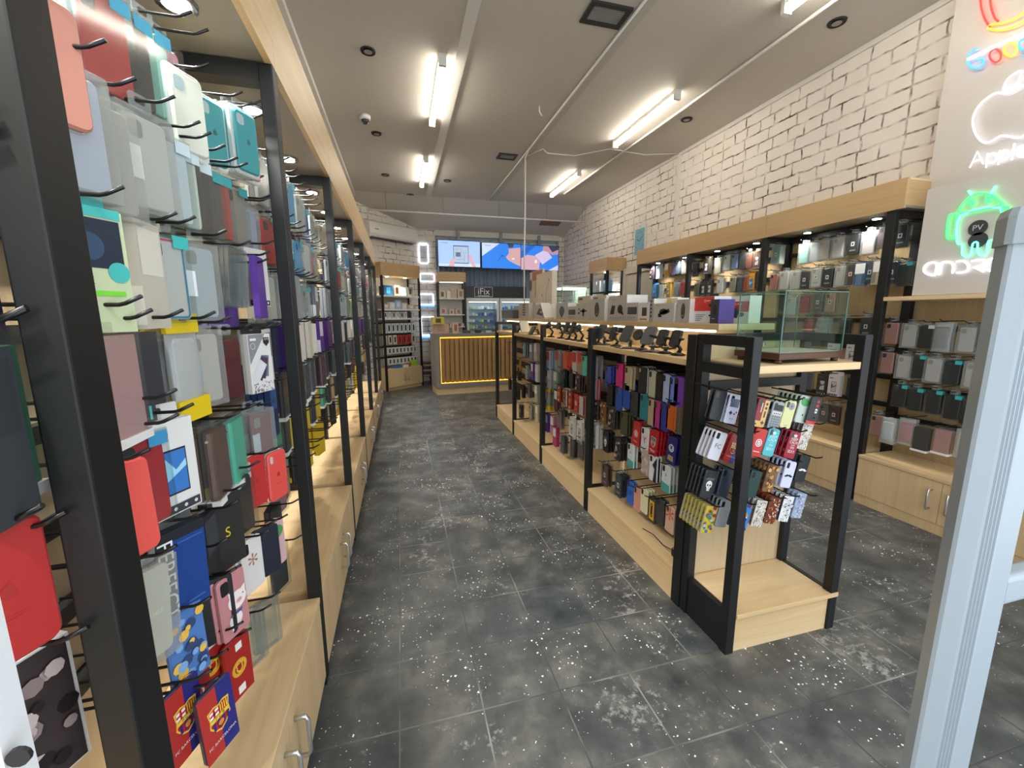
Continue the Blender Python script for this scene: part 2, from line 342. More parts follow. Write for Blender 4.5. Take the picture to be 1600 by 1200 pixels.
# tube lamps
TUBE = em('#fff6e6', TUBE_E, 'lamp_tube')
def tube_lamp(x, y0, y1, label):
    t = thing('tube_lamp', label, 'ceiling lamp', (x, (y0+y1)/2, CZ), 0, 'tube lamps on the ceiling'); h = (y1-y0)/2
    MB().box(-0.028, 0.028, -h, h, -0.035, 0.0).box(-0.032, 0.032, -h-0.012, -h+0.02, -0.09, 0).box(-0.032, 0.032, h-0.02, h+0.012, -0.09, 0).build('housing', trimm, t)
    mb = MB(); mb.smooth = True
    pr = [(0.03*math.cos(a), -0.055+0.034*math.sin(a)) for a in [math.pi*2*k/12 for k in range(12)]]
    mb.loft([[(p[0], -h+0.02, p[1]) for p in pr], [(p[0], h-0.02, p[1]) for p in pr]]); mb.build('diffuser', TUBE, t)
for x, y0, y1, l in ((0.44, 3.86, 5.04, 'lit tube lamp above the aisle, first from the entrance'), (0.44, 6.14, 7.32, 'lit tube lamp above the aisle near the back wall'),
    (2.70, 1.45, 2.66, 'lit tube lamp near the brick wall, closest to the neon signs'), (2.70, 3.84, 5.06, 'lit tube lamp above the island, middle of its row'), (2.70, 6.14, 7.34, 'lit tube lamp near the brick wall, closest to the screens'),
    ): tube_lamp(x, y0, y1, l)
# ceiling fittings
def downlight(x, y, label):
    t = thing('recessed_downlight', label, 'downlight', (x, y, CZ), 0, 'dark ceiling downlights')
    MB().lathe([(0.034, -0.001), (0.052, -0.004), (0.058, -0.012), (0.062, 0)]).build('trim_ring', pm('#2b2928', 0.5), t)
    MB().lathe([(0.031, -0.0095), (0.033, -0.0125)], n=16, smooth=False).build('lens', pm('#8f8a80', 0.25), t)
for px, py, l in ((575, 79, 'dark round downlight nearest the entrance above the aisle'), (588, 208, 'small dark downlight just behind the camera dome'), (602, 273, 'dark downlight above the aisle, third from the entrance'),
    (699, 282, 'dark downlight beside the far aisle lamp'), (641, 304, 'dark downlight farthest back above the aisle'), (1308, 34, 'dark downlight nearest the brick wall and the neon signs'), (1073, 186, 'dark downlight between the conduit and the brick wall')):
    p = at_z(px, py, CZ); downlight(p.x, p.y, l)
def vent(px, py, wx, wy, label):
    p = at_z(px, py, CZ); t = thing('ceiling_vent', label, 'vent', (p.x, p.y, CZ), 0, 'ceiling vents'); f = 0.035
    mb = MB().box(-wx, wx, -wy, -wy+f, -0.015, 0).box(-wx, wx, wy-f, wy, -0.015, 0).box(-wx, -wx+f, -wy+f, wy-f, -0.015, 0).box(wx-f, wx, -wy+f, wy-f, -0.015, 0)
    mb.build('frame', pm('#2e2d2c', 0.5), t)
    mb = MB()
    for k in range(7): y = -wy+f+(2*wy-2*f)*(k+0.5)/7; mb.box(-wx+f, wx-f, y-0.006, y+0.006, -0.008, -0.002)
    mb.box(-wx+f, wx-f, -wy+f, wy-f, -0.0018, -0.0005); mb.build('grille', pm('#8b8a84', 0.6), t)
vent(947, 22, 0.16, 0.11, 'dark framed rectangular ceiling vent nearest the entrance')
vent(792, 244, 0.13, 0.10, 'small dark rectangular vent beside the middle ceiling conduit')
p = at_z(570, 181, CZ); t = thing('security_camera', 'white dome security camera on the ceiling above the aisle', 'camera', (p.x, p.y, CZ))
MB().lathe([(0.045, -0.045), (0.06, -0.03), (0.062, 0)]).build('base', pm('#d5d3cc', 0.4), t)
MB().lathe([(0.004, -0.085), (0.022, -0.08), (0.036, -0.062), (0.042, -0.045)]).build('dome', pm('#3a3b3d', 0.15), t)
for px, py, l in ((843, 166, 'pale torn ceiling hook above the island'),):
    p = at_z(px, py, CZ); mb = MB(); mb.tube([(p.x, p.y, CZ), (p.x, p.y, CZ-0.05), (p.x+0.02, p.y-0.02, CZ-0.10)], 0.008); tag(mb.build('ceiling_hook', trimm), l, 'hook')
p = at_z(866, 335, 3.42); o = MB().obox(Matrix.Translation((3.2, 8.75, 3.395)) @ Matrix.Rotation(-0.285, 4, 'X'), -0.22, 0.22, -0.1, 0.1, -0.01, 0.0).build('access_panel', pm('#7b5e48', 0.8)); tag(o, 'brown access panel in the sloping rear ceiling', 'panel')
# rail hung on wires across the back
t = thing('hanging_rail', 'thin white rail hung on wires across the rear ceiling', 'rail', (1.6, 8.0, 3.28))
mb = MB(); mb.tube([(-2.08, 0, 0.0), (2.08, 0, 0.0)], 0.016); mb.build('rail', trimm, t)
for x in (-1.75, -0.75, 0.3, 1.25, 2.0): MB().tube([(x, 0, 0), (x, 0, 0.32)], 0.003, 4).build('wire', pm('#6f6d69', 0.5), t)
# air conditioner on the diagonal wall
ac = thing('air_conditioner', 'white split air conditioner high on the diagonal brick wall', 'air conditioner', (0, 0, 0))
ac.location = A0+D*0.72+Vector((0, 0, 3.05)); ac.rotation_euler = (0, 0, math.atan2(D.y, D.x))
prof = [(-0.01, -0.15), (-0.16, -0.15), (-0.21, -0.09), (-0.22, 0.02), (-0.20, 0.12), (-0.15, 0.15), (-0.01, 0.15)]
MB().loft([[(-0.56, p[0], p[1]) for p in prof], [(0.56, p[0], p[1]) for p in prof]]).build('casing', pm('#e6e3dc', 0.3, var=0.02), ac, bevel=0.012)
MB().obox(Matrix.Translation((0, -0.185, -0.125)) @ Matrix.Rotation(0.7, 4, 'X'), -0.5, 0.5, -0.035, 0.035, -0.004, 0.004).build('louver', pm('#c9c6bf', 0.4), ac)
MB().box(-0.5, 0.5, -0.17, -0.05, -0.158, -0.151).build('outlet', pm('#4a4a48', 0.6), ac)
MB().box(-0.45, -0.37, -0.226, -0.221, -0.02, 0.0).build('badge', pm('#9a9a9a', 0.4), ac)
# door in the brick wall behind the shelving
g = at_x(980, 434, RX)
dr = struct(bx('door_1', pm('#cfc6b6', 0.5), RX-0.03, RX-0.005, 5.72, 6.42, 0, 2.1))
struct(MB().box(RX-0.05, RX, 5.62, 5.72, 0, 2.12).box(RX-0.05, RX, 6.42, 6.50, 0, 2.12).box(RX-0.05, RX, 5.62, 6.50, 2.12, 2.22).build('door_frame', pm('#d5cdbf', 0.5), dr))
struct(MB().box(RX-0.015, RX, 0.3, 9.3, 2.14, 2.19).build('trim_5', pm('#d5cdbf', 0.5)))
# wall clock in the form of a phone
t = thing('wall_clock', 'pale blue phone shaped clock on the brick wall above the shelving end', 'clock', (RX, 6.06, 2.6), math.pi)
MB().slab(0.30, 0.52, 0.03, 0.03, 0.004, 0.03, cz=0).build('case', pm('#d7d4cc', 0.35), t)
MB().rect(-0.135, 0.135, -0.205, 0.19, 0.0305).build('face', pm('#7fb0bf', 0.3, var=0.15), t)
mb = MB()
for k in range(12): a = k*math.pi/6; mb.disc(0.11*math.sin(a), 0.15*math.cos(a), 0.009, 0.0312, n=8)
mb.disc(0, 0.225, 0.01, 0.0312); mb.build('dial_marks', pm('#3d5560', 0.5), t)
mb = MB().poly([(-0.006, 0), (0.006, 0), (0.075, 0.06), (0.068, 0.07)], 0.0316).poly([(0.0, 0.006), (0, -0.006), (-0.08, 0.03), (-0.08, 0.04)], 0.0316); mb.build('hand', pm('#22333a', 0.5), t)
# doorway parts beside the camera
WHT = pm('#dfe2e4', 0.35, var=0.02)
e = at_y(55, 1170, 0.34)
jamb = bx('door_jamb', WHT, e.x-0.10, e.x, 0.318, 0.34, 0, 2.3); struct(jamb); 
hp = at_y(30, 1182, 0.318); struct(MB().lathe([(0.007, 0), (0.007, 0.003)], (hp.x, 0.3165, hp.z), 'y', 12, False).build('door_screw_hole', pm('#202224', 0.5), jamb))
# grey fluted gate upright
GY = pm('#9aa5ad', 0.38, var=0.02)
t = thing('security_gate', 'pale grey fluted metal gate upright standing at the entrance', 'gate', (0, 0, 0))
pts = [(1.10, 0.56), (1.068, 0.527), (1.070, 0.520), (1.090, 0.500)]
for k in range(4): x = 1.094+0.012*k; pts += [(x, 0.497), (x+0.002, 0.502), (x+0.008, 0.502), (x+0.010, 0.497)]
pts += [(1.146, 0.496), (1.212, 0.498), (1.222, 0.508), (1.222, 0.56)]
pts = [(p[0]+0.018, p[1]) for p in pts]
MB().loft([[(p[0], p[1], 0.0) for p in pts], [(p[0], p[1], 1.60) for p in pts]]).build('post', GY, t)
cp = [(1.10, 0.565), (1.062, 0.53), (1.064, 0.519), (1.086, 0.494), (1.145, 0.490), (1.215, 0.491), (1.228, 0.505), (1.228, 0.565)]
cp = [(p[0]+0.018, p[1]) for p in cp]; cc = (1.175, 0.53)
MB().loft([[(p[0], p[1], 1.575) for p in cp], [(p[0], p[1], 1.625) for p in cp], [(cc[0]+(p[0]-cc[0])*0.93, cc[1]+(p[1]-cc[1])*0.93, 1.64) for p in cp]]).build('cap', pm('#8f999e', 0.4), t)
MB().loft([[(x, 0.52+p[0], 0.855+p[1]) for p in rrect(0.04, 0.07, 0.012)] for x in (1.236, 1.246, 1.9)]).build('crossbar', GY, t)
# ================================================================ shelving
GOLD = oak('y'); OAKZ = oak('z'); OAKX = oak('x')
PANEL = wood('#cdb793', '#bda57f', 'z', 0.5)
SOFF = pm('#8d8676', 0.35, var=0.06)
LENS = em('#fffdf2', 18.0, 'spot_lens'); CHROME = pm('#b9bcbf', 0.2, 0.9, var=0)
HANDLE = pm('#c3c6c6', 0.28, 0.8, var=0)
def handle_mesh(L=0.13):
    mb = MB(); mb.tube([(0, 0, -L/2), (0.03, 0, -L/2), (0.036, 0, -L/2+0.012), (0.036, 0, L/2-0.012), (0.03, 0, L/2), (0, 0, L/2)], 0.0065, 8); return mb.mesh('handle', [HANDLE])
HMESH = handle_mesh()
def peg_mesh(L):
    mb = MB(); mb.tube([(0, 0, 0), (L-0.03, 0, 0), (L-0.022, 0, 0.002), (L, 0, 0.013)], 0.0031, 6); return mb.mesh('peg_hook', [PEG])
PEGM = {}
def peg(parent, loc, rz, L):
    k = round(L, 2)
    if k not in PEGM: PEGM[k] = peg_mesh(k)
    return link('peg_hook', PEGM[k], parent, loc, rz)
RX0, RXF = -0.70, -0.348            # long rack: back and front
PITCH = 1.105
def bayname(i): return ['entrance', 'first', 'second', 'third', 'fourth', 'fifth', 'sixth', 'seventh'][i]
LB = [-0.50+0, 0.59, 1.60, 2.70, 3.80, 4.90, 6.00, 7.10]
LROWS = [2.01, 1.81, 1.61, 1.42, 1.23, 1.04, 0.86, 0.69]
RACKS = {}
for i in range(7):
    y0, y1 = LB[i], LB[i+1]
    nm = bayname(i)
    t = thing('display_rack', f'tall black framed oak backed rack, {nm} bay of the long aisle wall', 'display rack', ((RX0+RXF)/2, (y0+y1)/2, 0), 0, 'bays of the long wall rack'); RACKS['L', i] = t
    O = Vector(t.location)
    def pt(name, mat, a, b, c, d, e2, f, bev=0.0):
        return MB().box(a-O.x, b-O.x, c-O.y, d-O.y, e2, f).build(name, mat, t, bevel=bev)
    if i > 0:
        pt('post', BLK, RXF-0.04, RXF, y0-0.035, y0+0.025, 0.0, 2.22, 0.003); pt('post', BLK, RX0, RX0+0.04, y0-0.035, y0+0.025, 0, 2.22)
        pt('top_beam', BLK, RX0+0.04, RXF-0.04, y0-0.035, y0+0.025, 2.17, 2.22)
    if i == 6: pt('post', BLK, RXF-0.04, RXF, y1-0.035, y1+0.025, 0.0, 2.22, 0.003); pt('top_beam', BLK, RX0+0.04, RXF-0.04, y1-0.035, y1+0.025, 2.17, 2.22)
    pt('back_panel', PANEL, RX0-0.018, RX0-0.001, y0+0.0005, y1-0.0005, 0.37, 2.22)
    for z in LROWS: pt('rail', BLK, RX0, RX0+0.025, y0+0.03, y1-0.04, z-0.02, z+0.015)
    # canopy above
    c = thing('rack_canopy', f'oak canopy board with downlights over the {nm} bay of the long rack', 'canopy', (O.x, O.y, 2.2208), 0, 'canopies of the long wall rack'); O2 = Vector(c.location)
    MB().box(RXF-0.02-O.x, RXF-O.x, y0+0.0015-O.y, y1-0.0015-O.y, 0.0, 0.26).build('front_board', GOLD, c)
    MB().box(RX0-O.x, RXF-0.02-O.x, y0-O.y, y1-O.y, 0.004, 0.022).build('soffit', SOFF, c)
    if i == 0: MB().box(RX0-O.x, RXF-0.02-O.x, y0-O.y, y0+0.018-O.y, 0.022, 0.26).build('end_board', OAKX, c)
    for yy in ((y0*0.72+y1*0.28), (y0*0.25+y1*0.75)):
        MB().lathe([(0.028, 0.0), (0.045, -0.006), (0.047, 0.0045)], (0.02, yy-O.y, 0.0), n=24).build('downlight_ring', CHROME, c)
        MB().lathe([(0.030, -0.004), (0.030, -0.0065)], (0.02, yy-O.y, 0), n=20, smooth=False).build('downlight_lens', LENS, c)
        spot((O.x+0.02, yy, 2.205), SPOT_W)
    # low cupboard
    k = thing('low_cupboard', f'low oak cupboard under the {nm} bay of the long rack', 'cupboard', (O.x, O.y, 0), 0, 'cupboards under the long rack')
    h = (y1-y0)/2
    MB().box(RX0-O.x, RXF-0.02-O.x, -h+0.0265, h-0.0365, 0.05, 0.365).build('body', OAKZ, k)
    MB().box(RX0-O.x, RXF+0.002-O.x, -h+0.026, h-0.036, 0.365, 0.388).build('top_board', GOLD, k, bevel=0.0015)
    MB().box(RX0-O.x, RXF-0.05-O.x, -h+0.03, h-0.04, 0.0, 0.05).build('plinth', pm('#2b2723', 0.6), k)
    for s in (0, 1):
        a, b = (-h+0.028, -0.0075) if s == 0 else (-0.0045, h-0.038)
        d = MB().box(RXF-0.0195-O.x, RXF-O.x, a, b, 0.045, 0.362).build('door', OAKZ, k)
        link('handle', HMESH, d, (RXF-O.x, b-0.05 if s == 0 else a+0.05, 0.24))
def spawn_pegs(key, y, z, n=1):
    t = RACKS[key]; peg(t, (RX0+0.02-t.location.x, y-t.location.y, z), 0, 0.30)

# ---------------------------------------------------------------- island
IX, IXB = 1.28, 1.90; IC = 1.59
IP = [1.60, 2.66, 3.70, 4.74, 5.66]
IROWS = [1.13, 0.97, 0.80, 0.64, 0.47]
ILIGHT = em('#fff5d6', LED_E*2.2, 'led_strip')
for i in range(4):
    y0, y1 = IP[i], IP[i+1]; nm = ['first', 'second', 'third', 'last'][i]
    t = thing('gondola_rack', f'double sided black and oak island rack, {nm} bay from the entrance', 'display rack', (IC, (y0+y1)/2, 0), 0, 'bays of the centre island'); RACKS['I', i] = t
    O = Vector(t.location)
    def pt(name, mat, a, b, c, d, e2, f, bev=0.0): return MB().box(a-O.x, b-O.x, c-O.y, d-O.y, e2, f).build(name, mat, t, bevel=bev)
    for yy in ([y0, y1] if i == 3 else [y0]):
        for x in (IX, IXB-0.04): pt('post', BLK, x, x+0.04, yy-0.02, yy+0.04, 0, 1.36, 0.003)
        pt('top_beam', BLK, IX+0.04, IXB-0.04, yy-0.02, yy+0.04, 1.325, 1.36); pt('foot_beam', BLK, IX+0.04, IXB-0.04, yy-0.02, yy+0.04, 0.0, 0.186)
    pt('back_panel', PANEL, IC-0.01, IC+0.01, y0+0.041, y1-0.0215, 0.1865, 1.3745)
    for s in (-1, 1):
        xa, xb = (IX, IC-0.01) if s < 0 else (IC+0.01, IXB)
        e = 0.006 if s < 0 else -0.006
        pt('base_board', GOLD, min(xa, xa+0), xb, y0+0.041, y1-0.021, 0.165, 0.186, 0.0015)
        pt('plinth', GOLD, (IX+0.008) if s < 0 else IC+0.01, (IC-0.01) if s < 0 else IXB-0.008, y0+0.041, y1-0.021, 0.0, 0.165)
    pt('shelf_board', GOLD, IX+0.01, IC-0.011, y0+0.0415, y1-0.0215, 1.213, 1.243, 0.0015)
    for z in IROWS: pt('rail', BLK, IC-0.035, IC-0.01, y0+0.045, y1-0.025, z-0.03, z+0.03)
    pt('shelf_board', GOLD, 1.43, 1.755, max(y0+0.0005, 1.62), min(y1-0.0005, 5.55), 1.376, 1.406, 0.0015)
    pt('led_strip', ILIGHT, 1.436, 1.452, max(y0+0.06, 1.66), y1-0.04, 1.366, 1.3755)
def island_peg(i, y, z): t = RACKS['I', i]; peg(t, (IC-0.03-t.location.x, y-t.location.y, z), math.pi, 0.26)
# end cap of the island
EY0, EY1 = 1.27, 1.58
ec = thing('end_rack', 'black framed oak end rack closing the island towards the entrance', 'display rack', (IC, (EY0+EY1)/2, 0)); RACKS['E', 0] = ec; O = EO = Vector(ec.location)
def pt(name, mat, a, b, c, d, e2, f, bev=0.0): return MB().box(a-O.x, b-O.x, c-O.y, d-O.y, e2, f).build(name, mat, ec, bevel=bev)
for x in (IX+0.005, IXB-0.05):
    pt('post', BLK, x, x+0.042, EY0, EY0+0.042, 0, 1.365, 0.003); pt('post', BLK, x, x+0.042, EY1-0.045, EY1-0.003, 0, 1.365, 0.003)
    pt('side_beam', BLK, x, x+0.042, EY0+0.042, EY1-0.045, 1.322, 1.365); pt('side_beam', BLK, x, x+0.042, EY0+0.042, EY1-0.045, 1.20, 1.245)
    pt('side_beam', BLK, x+0.008, x+0.034, EY0+0.042, EY1-0.045, 0.0, 0.19)
pt('cross_beam', BLK, IX+0.047, IXB-0.05, EY1-0.035, EY1-0.003, 1.33, 1.365)
pt('back_panel', PANEL, IX+0.047, IXB-0.05, EY1-0.02, EY1-0.004, 0.186, 1.33)
pt('base_board', OAKX, IX+0.047, IXB-0.008, EY0-0.004, EY1-0.021, 0.165, 0.186, 0.0015)
pt('plinth', OAKX, IX+0.047, IXB-0.05, EY0+0.010, EY1-0.021, 0.0, 0.165)
pt('shelf_board', OAKX, IX+0.047, IXB-0.008, EY0+0.006, EY1-0.021, 1.222, 1.252, 0.0015)
EROWS = [1.135, 0.99, 0.835, 0.68]
for z in EROWS: pt('rail', BLK, IX+0.047, IXB-0.05, EY1-0.05, EY1-0.021, z-0.02, z+0.018)
def end_peg(x, z): peg(ec, (x-EO.x, EY1-0.04-EO.y, z), -math.pi/2, 0.24)
# ---------------------------------------------------------------- racks on the brick wall
WX0, WXF = 3.72, 3.40
WB = [1.16, 2.26, 3.33, 4.42, 5.52]
for i in range(4):
    y0, y1 = WB[i], WB[i+1]; nm = ['entrance', 'first tall', 'second tall', 'far tall'][i]; top = 2.17 if i else 1.54
    t = thing('display_rack', f'black framed oak backed rack on the brick wall, {nm} bay', 'display rack', ((WX0+WXF)/2, (y0+y1)/2, 0), 0, 'bays of the brick wall rack'); RACKS['W', i] = t
    O = Vector(t.location)
    def pt(name, mat, a, b, c, d, e2, f, bev=0.0): return MB().box(a-O.x, b-O.x, c-O.y, d-O.y, e2, f).build(name, mat, t, bevel=bev)
    for yy in ([y0, y1] if i in (3,) else [y0]):
        tt = 2.17 if (i or yy > 2) else 1.54
        if i == 1 and yy == y0 or yy != y0 or i: tt = 2.17
        pt('post', BLK, WXF, WXF+0.04, yy-0.01, yy+0.05, 0, tt, 0.003); pt('post', BLK, WX0-0.04, WX0, yy-0.01, yy+0.05, 0, tt)
        pt('top_beam', BLK, WXF+0.04, WX0-0.04, yy-0.01, yy+0.05, tt-0.045, tt)
    if i: pt('rear_beam', BLK, WX0-0.05, WX0-0.01, y0+0.051, y1-0.012, top-0.05, top)
    pt('back_panel', wood('#bfa57c', '#ad9268', 'z', 0.5), WX0+0.001, WX0+0.018, y0+0.0005, y1-0.0005, 0.38, top)
    for z in ([1.35, 1.12, 0.90, 0.66] if i == 0 else [2.01, 1.81, 1.40, 1.18, 0.96, 0.74]): pt('rail', BLK, WX0-0.025, WX0, y0+0.051, y1-0.012, z-0.02, z+0.015)
    if i == 0: pt('shelf_board', GOLD, WXF-0.01, WX0, y0, y1-0.012, 1.542, 1.57, 0.0015)
    k = thing('low_cupboard', f'low oak cupboard under the {nm} bay by the brick wall', 'cupboard', (O.x, O.y, 0), 0, 'cupboards along the brick wall'); h = (y1-y0)/2
    xf = WXF-0.03 if i == 0 else WXF+0.0
    MB().box(xf+0.02-O.x, WX0-O.x, -h+0.051, h-0.012, 0.07, 0.36).build('body', OAKZ, k)
    MB().box(xf-0.006-O.x, WX0-O.x, -h+0.051, h-0.012, 0.36, 0.383).build('top_board', GOLD, k, bevel=0.0015)
    MB().box(xf+0.005-O.x, WX0-O.x, -h+0.051, h-0.012, 0.0, 0.07).build('plinth', OAKZ, k)
    for s in (0, 1):
        a, b = (-h+0.052, 0.018) if s == 0 else (0.021, h-0.013)
        d = MB().box(xf-O.x, xf+0.0195-O.x, a, b, 0.073, 0.357).build('door', OAKZ, k)
        link('handle', HMESH, d, (xf-O.x, b-0.05 if s == 0 else a+0.05, 0.23), math.pi)
for i, (y0, y1) in enumerate(((2.20, 3.33), (3.33, 4.42), (4.42, 5.58))):
    nm = ['nearest the neon signs', 'in the middle', 'nearest the wall clock'][i]
    c = thing('rack_canopy', f'oak canopy board over the brick wall rack, {nm}', 'canopy', ((WX0+WXF)/2, (y0+y1)/2, 2.1708), 0, 'canopies of the brick wall rack'); O = Vector(c.location); h = (y1-y0)/2
    MB().box(WXF-0.01-O.x, WXF+0.01-O.x, -h+0.0015, h-0.0015, 0, 0.2).build('front_board', wood('#c9a878', '#b8956a', 'y', 0.42), c)
    MB().box(WXF+0.01-O.x, WX0+0.02-O.x, -h, h, 0.004, 0.02).build('soffit', SOFF, c)
    MB().box(WXF+0.01-O.x, WX0+0.02-O.x, -h, h, 0.185, 0.2).build('top_board', GOLD, c)
    if i == 0: MB().box(WXF+0.0105-O.x, WX0+0.02-O.x, -h+0.0015, -h+0.02, 0.02, 0.184).build('end_board', wood('#c9a878', '#b8956a', 'x', 0.42), c)
    if i == 2: MB().box(WXF+0.0105-O.x, WX0+0.02-O.x, h-0.02, h-0.0015, 0.02, 0.184).build('end_board', wood('#c9a878', '#b8956a', 'x', 0.42), c)
    for yy in (-h*0.5, h*0.5):
        MB().lathe([(0.026, 0.0), (0.042, -0.006), (0.044, 0.0045)], (0, yy, 0), n=20).build('downlight_ring', CHROME, c)
        MB().lathe([(0.028, -0.004), (0.028, -0.0065)], (0, yy, 0), n=18, smooth=False).build('downlight_lens', LENS, c); spot((O.x-0.09, O.y+yy, 2.155), SPOT_W*0.45)
def wall_peg(i, y, z): t = RACKS['W', i]; peg(t, (WX0-0.02-t.location.x, y-t.location.y, z), math.pi, 0.24)
# small far rack by the brick wall
t = thing('small_rack', 'short free standing black rack with oak canopy beyond the wall clock', 'display rack', (3.55, 6.82, 0)); O = Vector(t.location)
for x in (3.40, 3.68):
    for y in (6.50, 7.10): MB().box(x-O.x, x+0.04-O.x, y-O.y, y+0.04-O.y, 0, 2.19).build('post', BLK, t)
MB().box(3.38-O.x, 3.74-O.x, 6.48-O.y, 7.16-O.y, 2.19, 2.40).build('canopy_board', wood('#c9a878', '#b8956a', 'y', 0.42), t)
MB().lathe([(0.03, -0.002), (0.03, 0.004)], (0.0, 0, 2.186), n=16, smooth=False).build('downlight_lens', LENS, t); spot((3.55, 6.82, 2.17), SPOT_W*0.5)
for z in (0.4, 1.55, 1.85): MB().box(3.44-O.x, 3.70-O.x, 6.54-O.y, 7.1-O.y, z-0.02, z).build('shelf_board', BLK, t)
# ================================================================ goods on the pegs
CLR = clear('#eef3f3', 0.09, 0.08, 0.01); CLR2 = clear('#e3eaec', 0.14, 0.12, 0.14); MILK = clear('#e9ebe8', 0.10, 0.14, 0.16); CASECLR = clear('#e2e6e6', 0.16, 0.1, 0.12)
WL = pm('#e8e8e6', 0.5, var=0.02); TEAL = pm('#3fb3bd', 0.4, var=0.02); INK = pm('#17181a', 0.4, var=0); YEL = pm('#f0d21c', 0.4, var=0.02); SNAP = pm('#d9d9d6', 0.15, 0.9, var=0)
_PM = {}
def cached(key, fn):
    if key not in _PM: _PM[key] = fn()
    return _PM[key]
def child(name, me, parent, mat=None):
    o = link(name, me, parent)
    if mat: slotmat(o, mat)
    return o
def slotmat(o, mat):
    o.material_slots[0].link = 'OBJECT'; o.material_slots[0].material = mat
BASE = pm('#808080', 0.5, var=0)
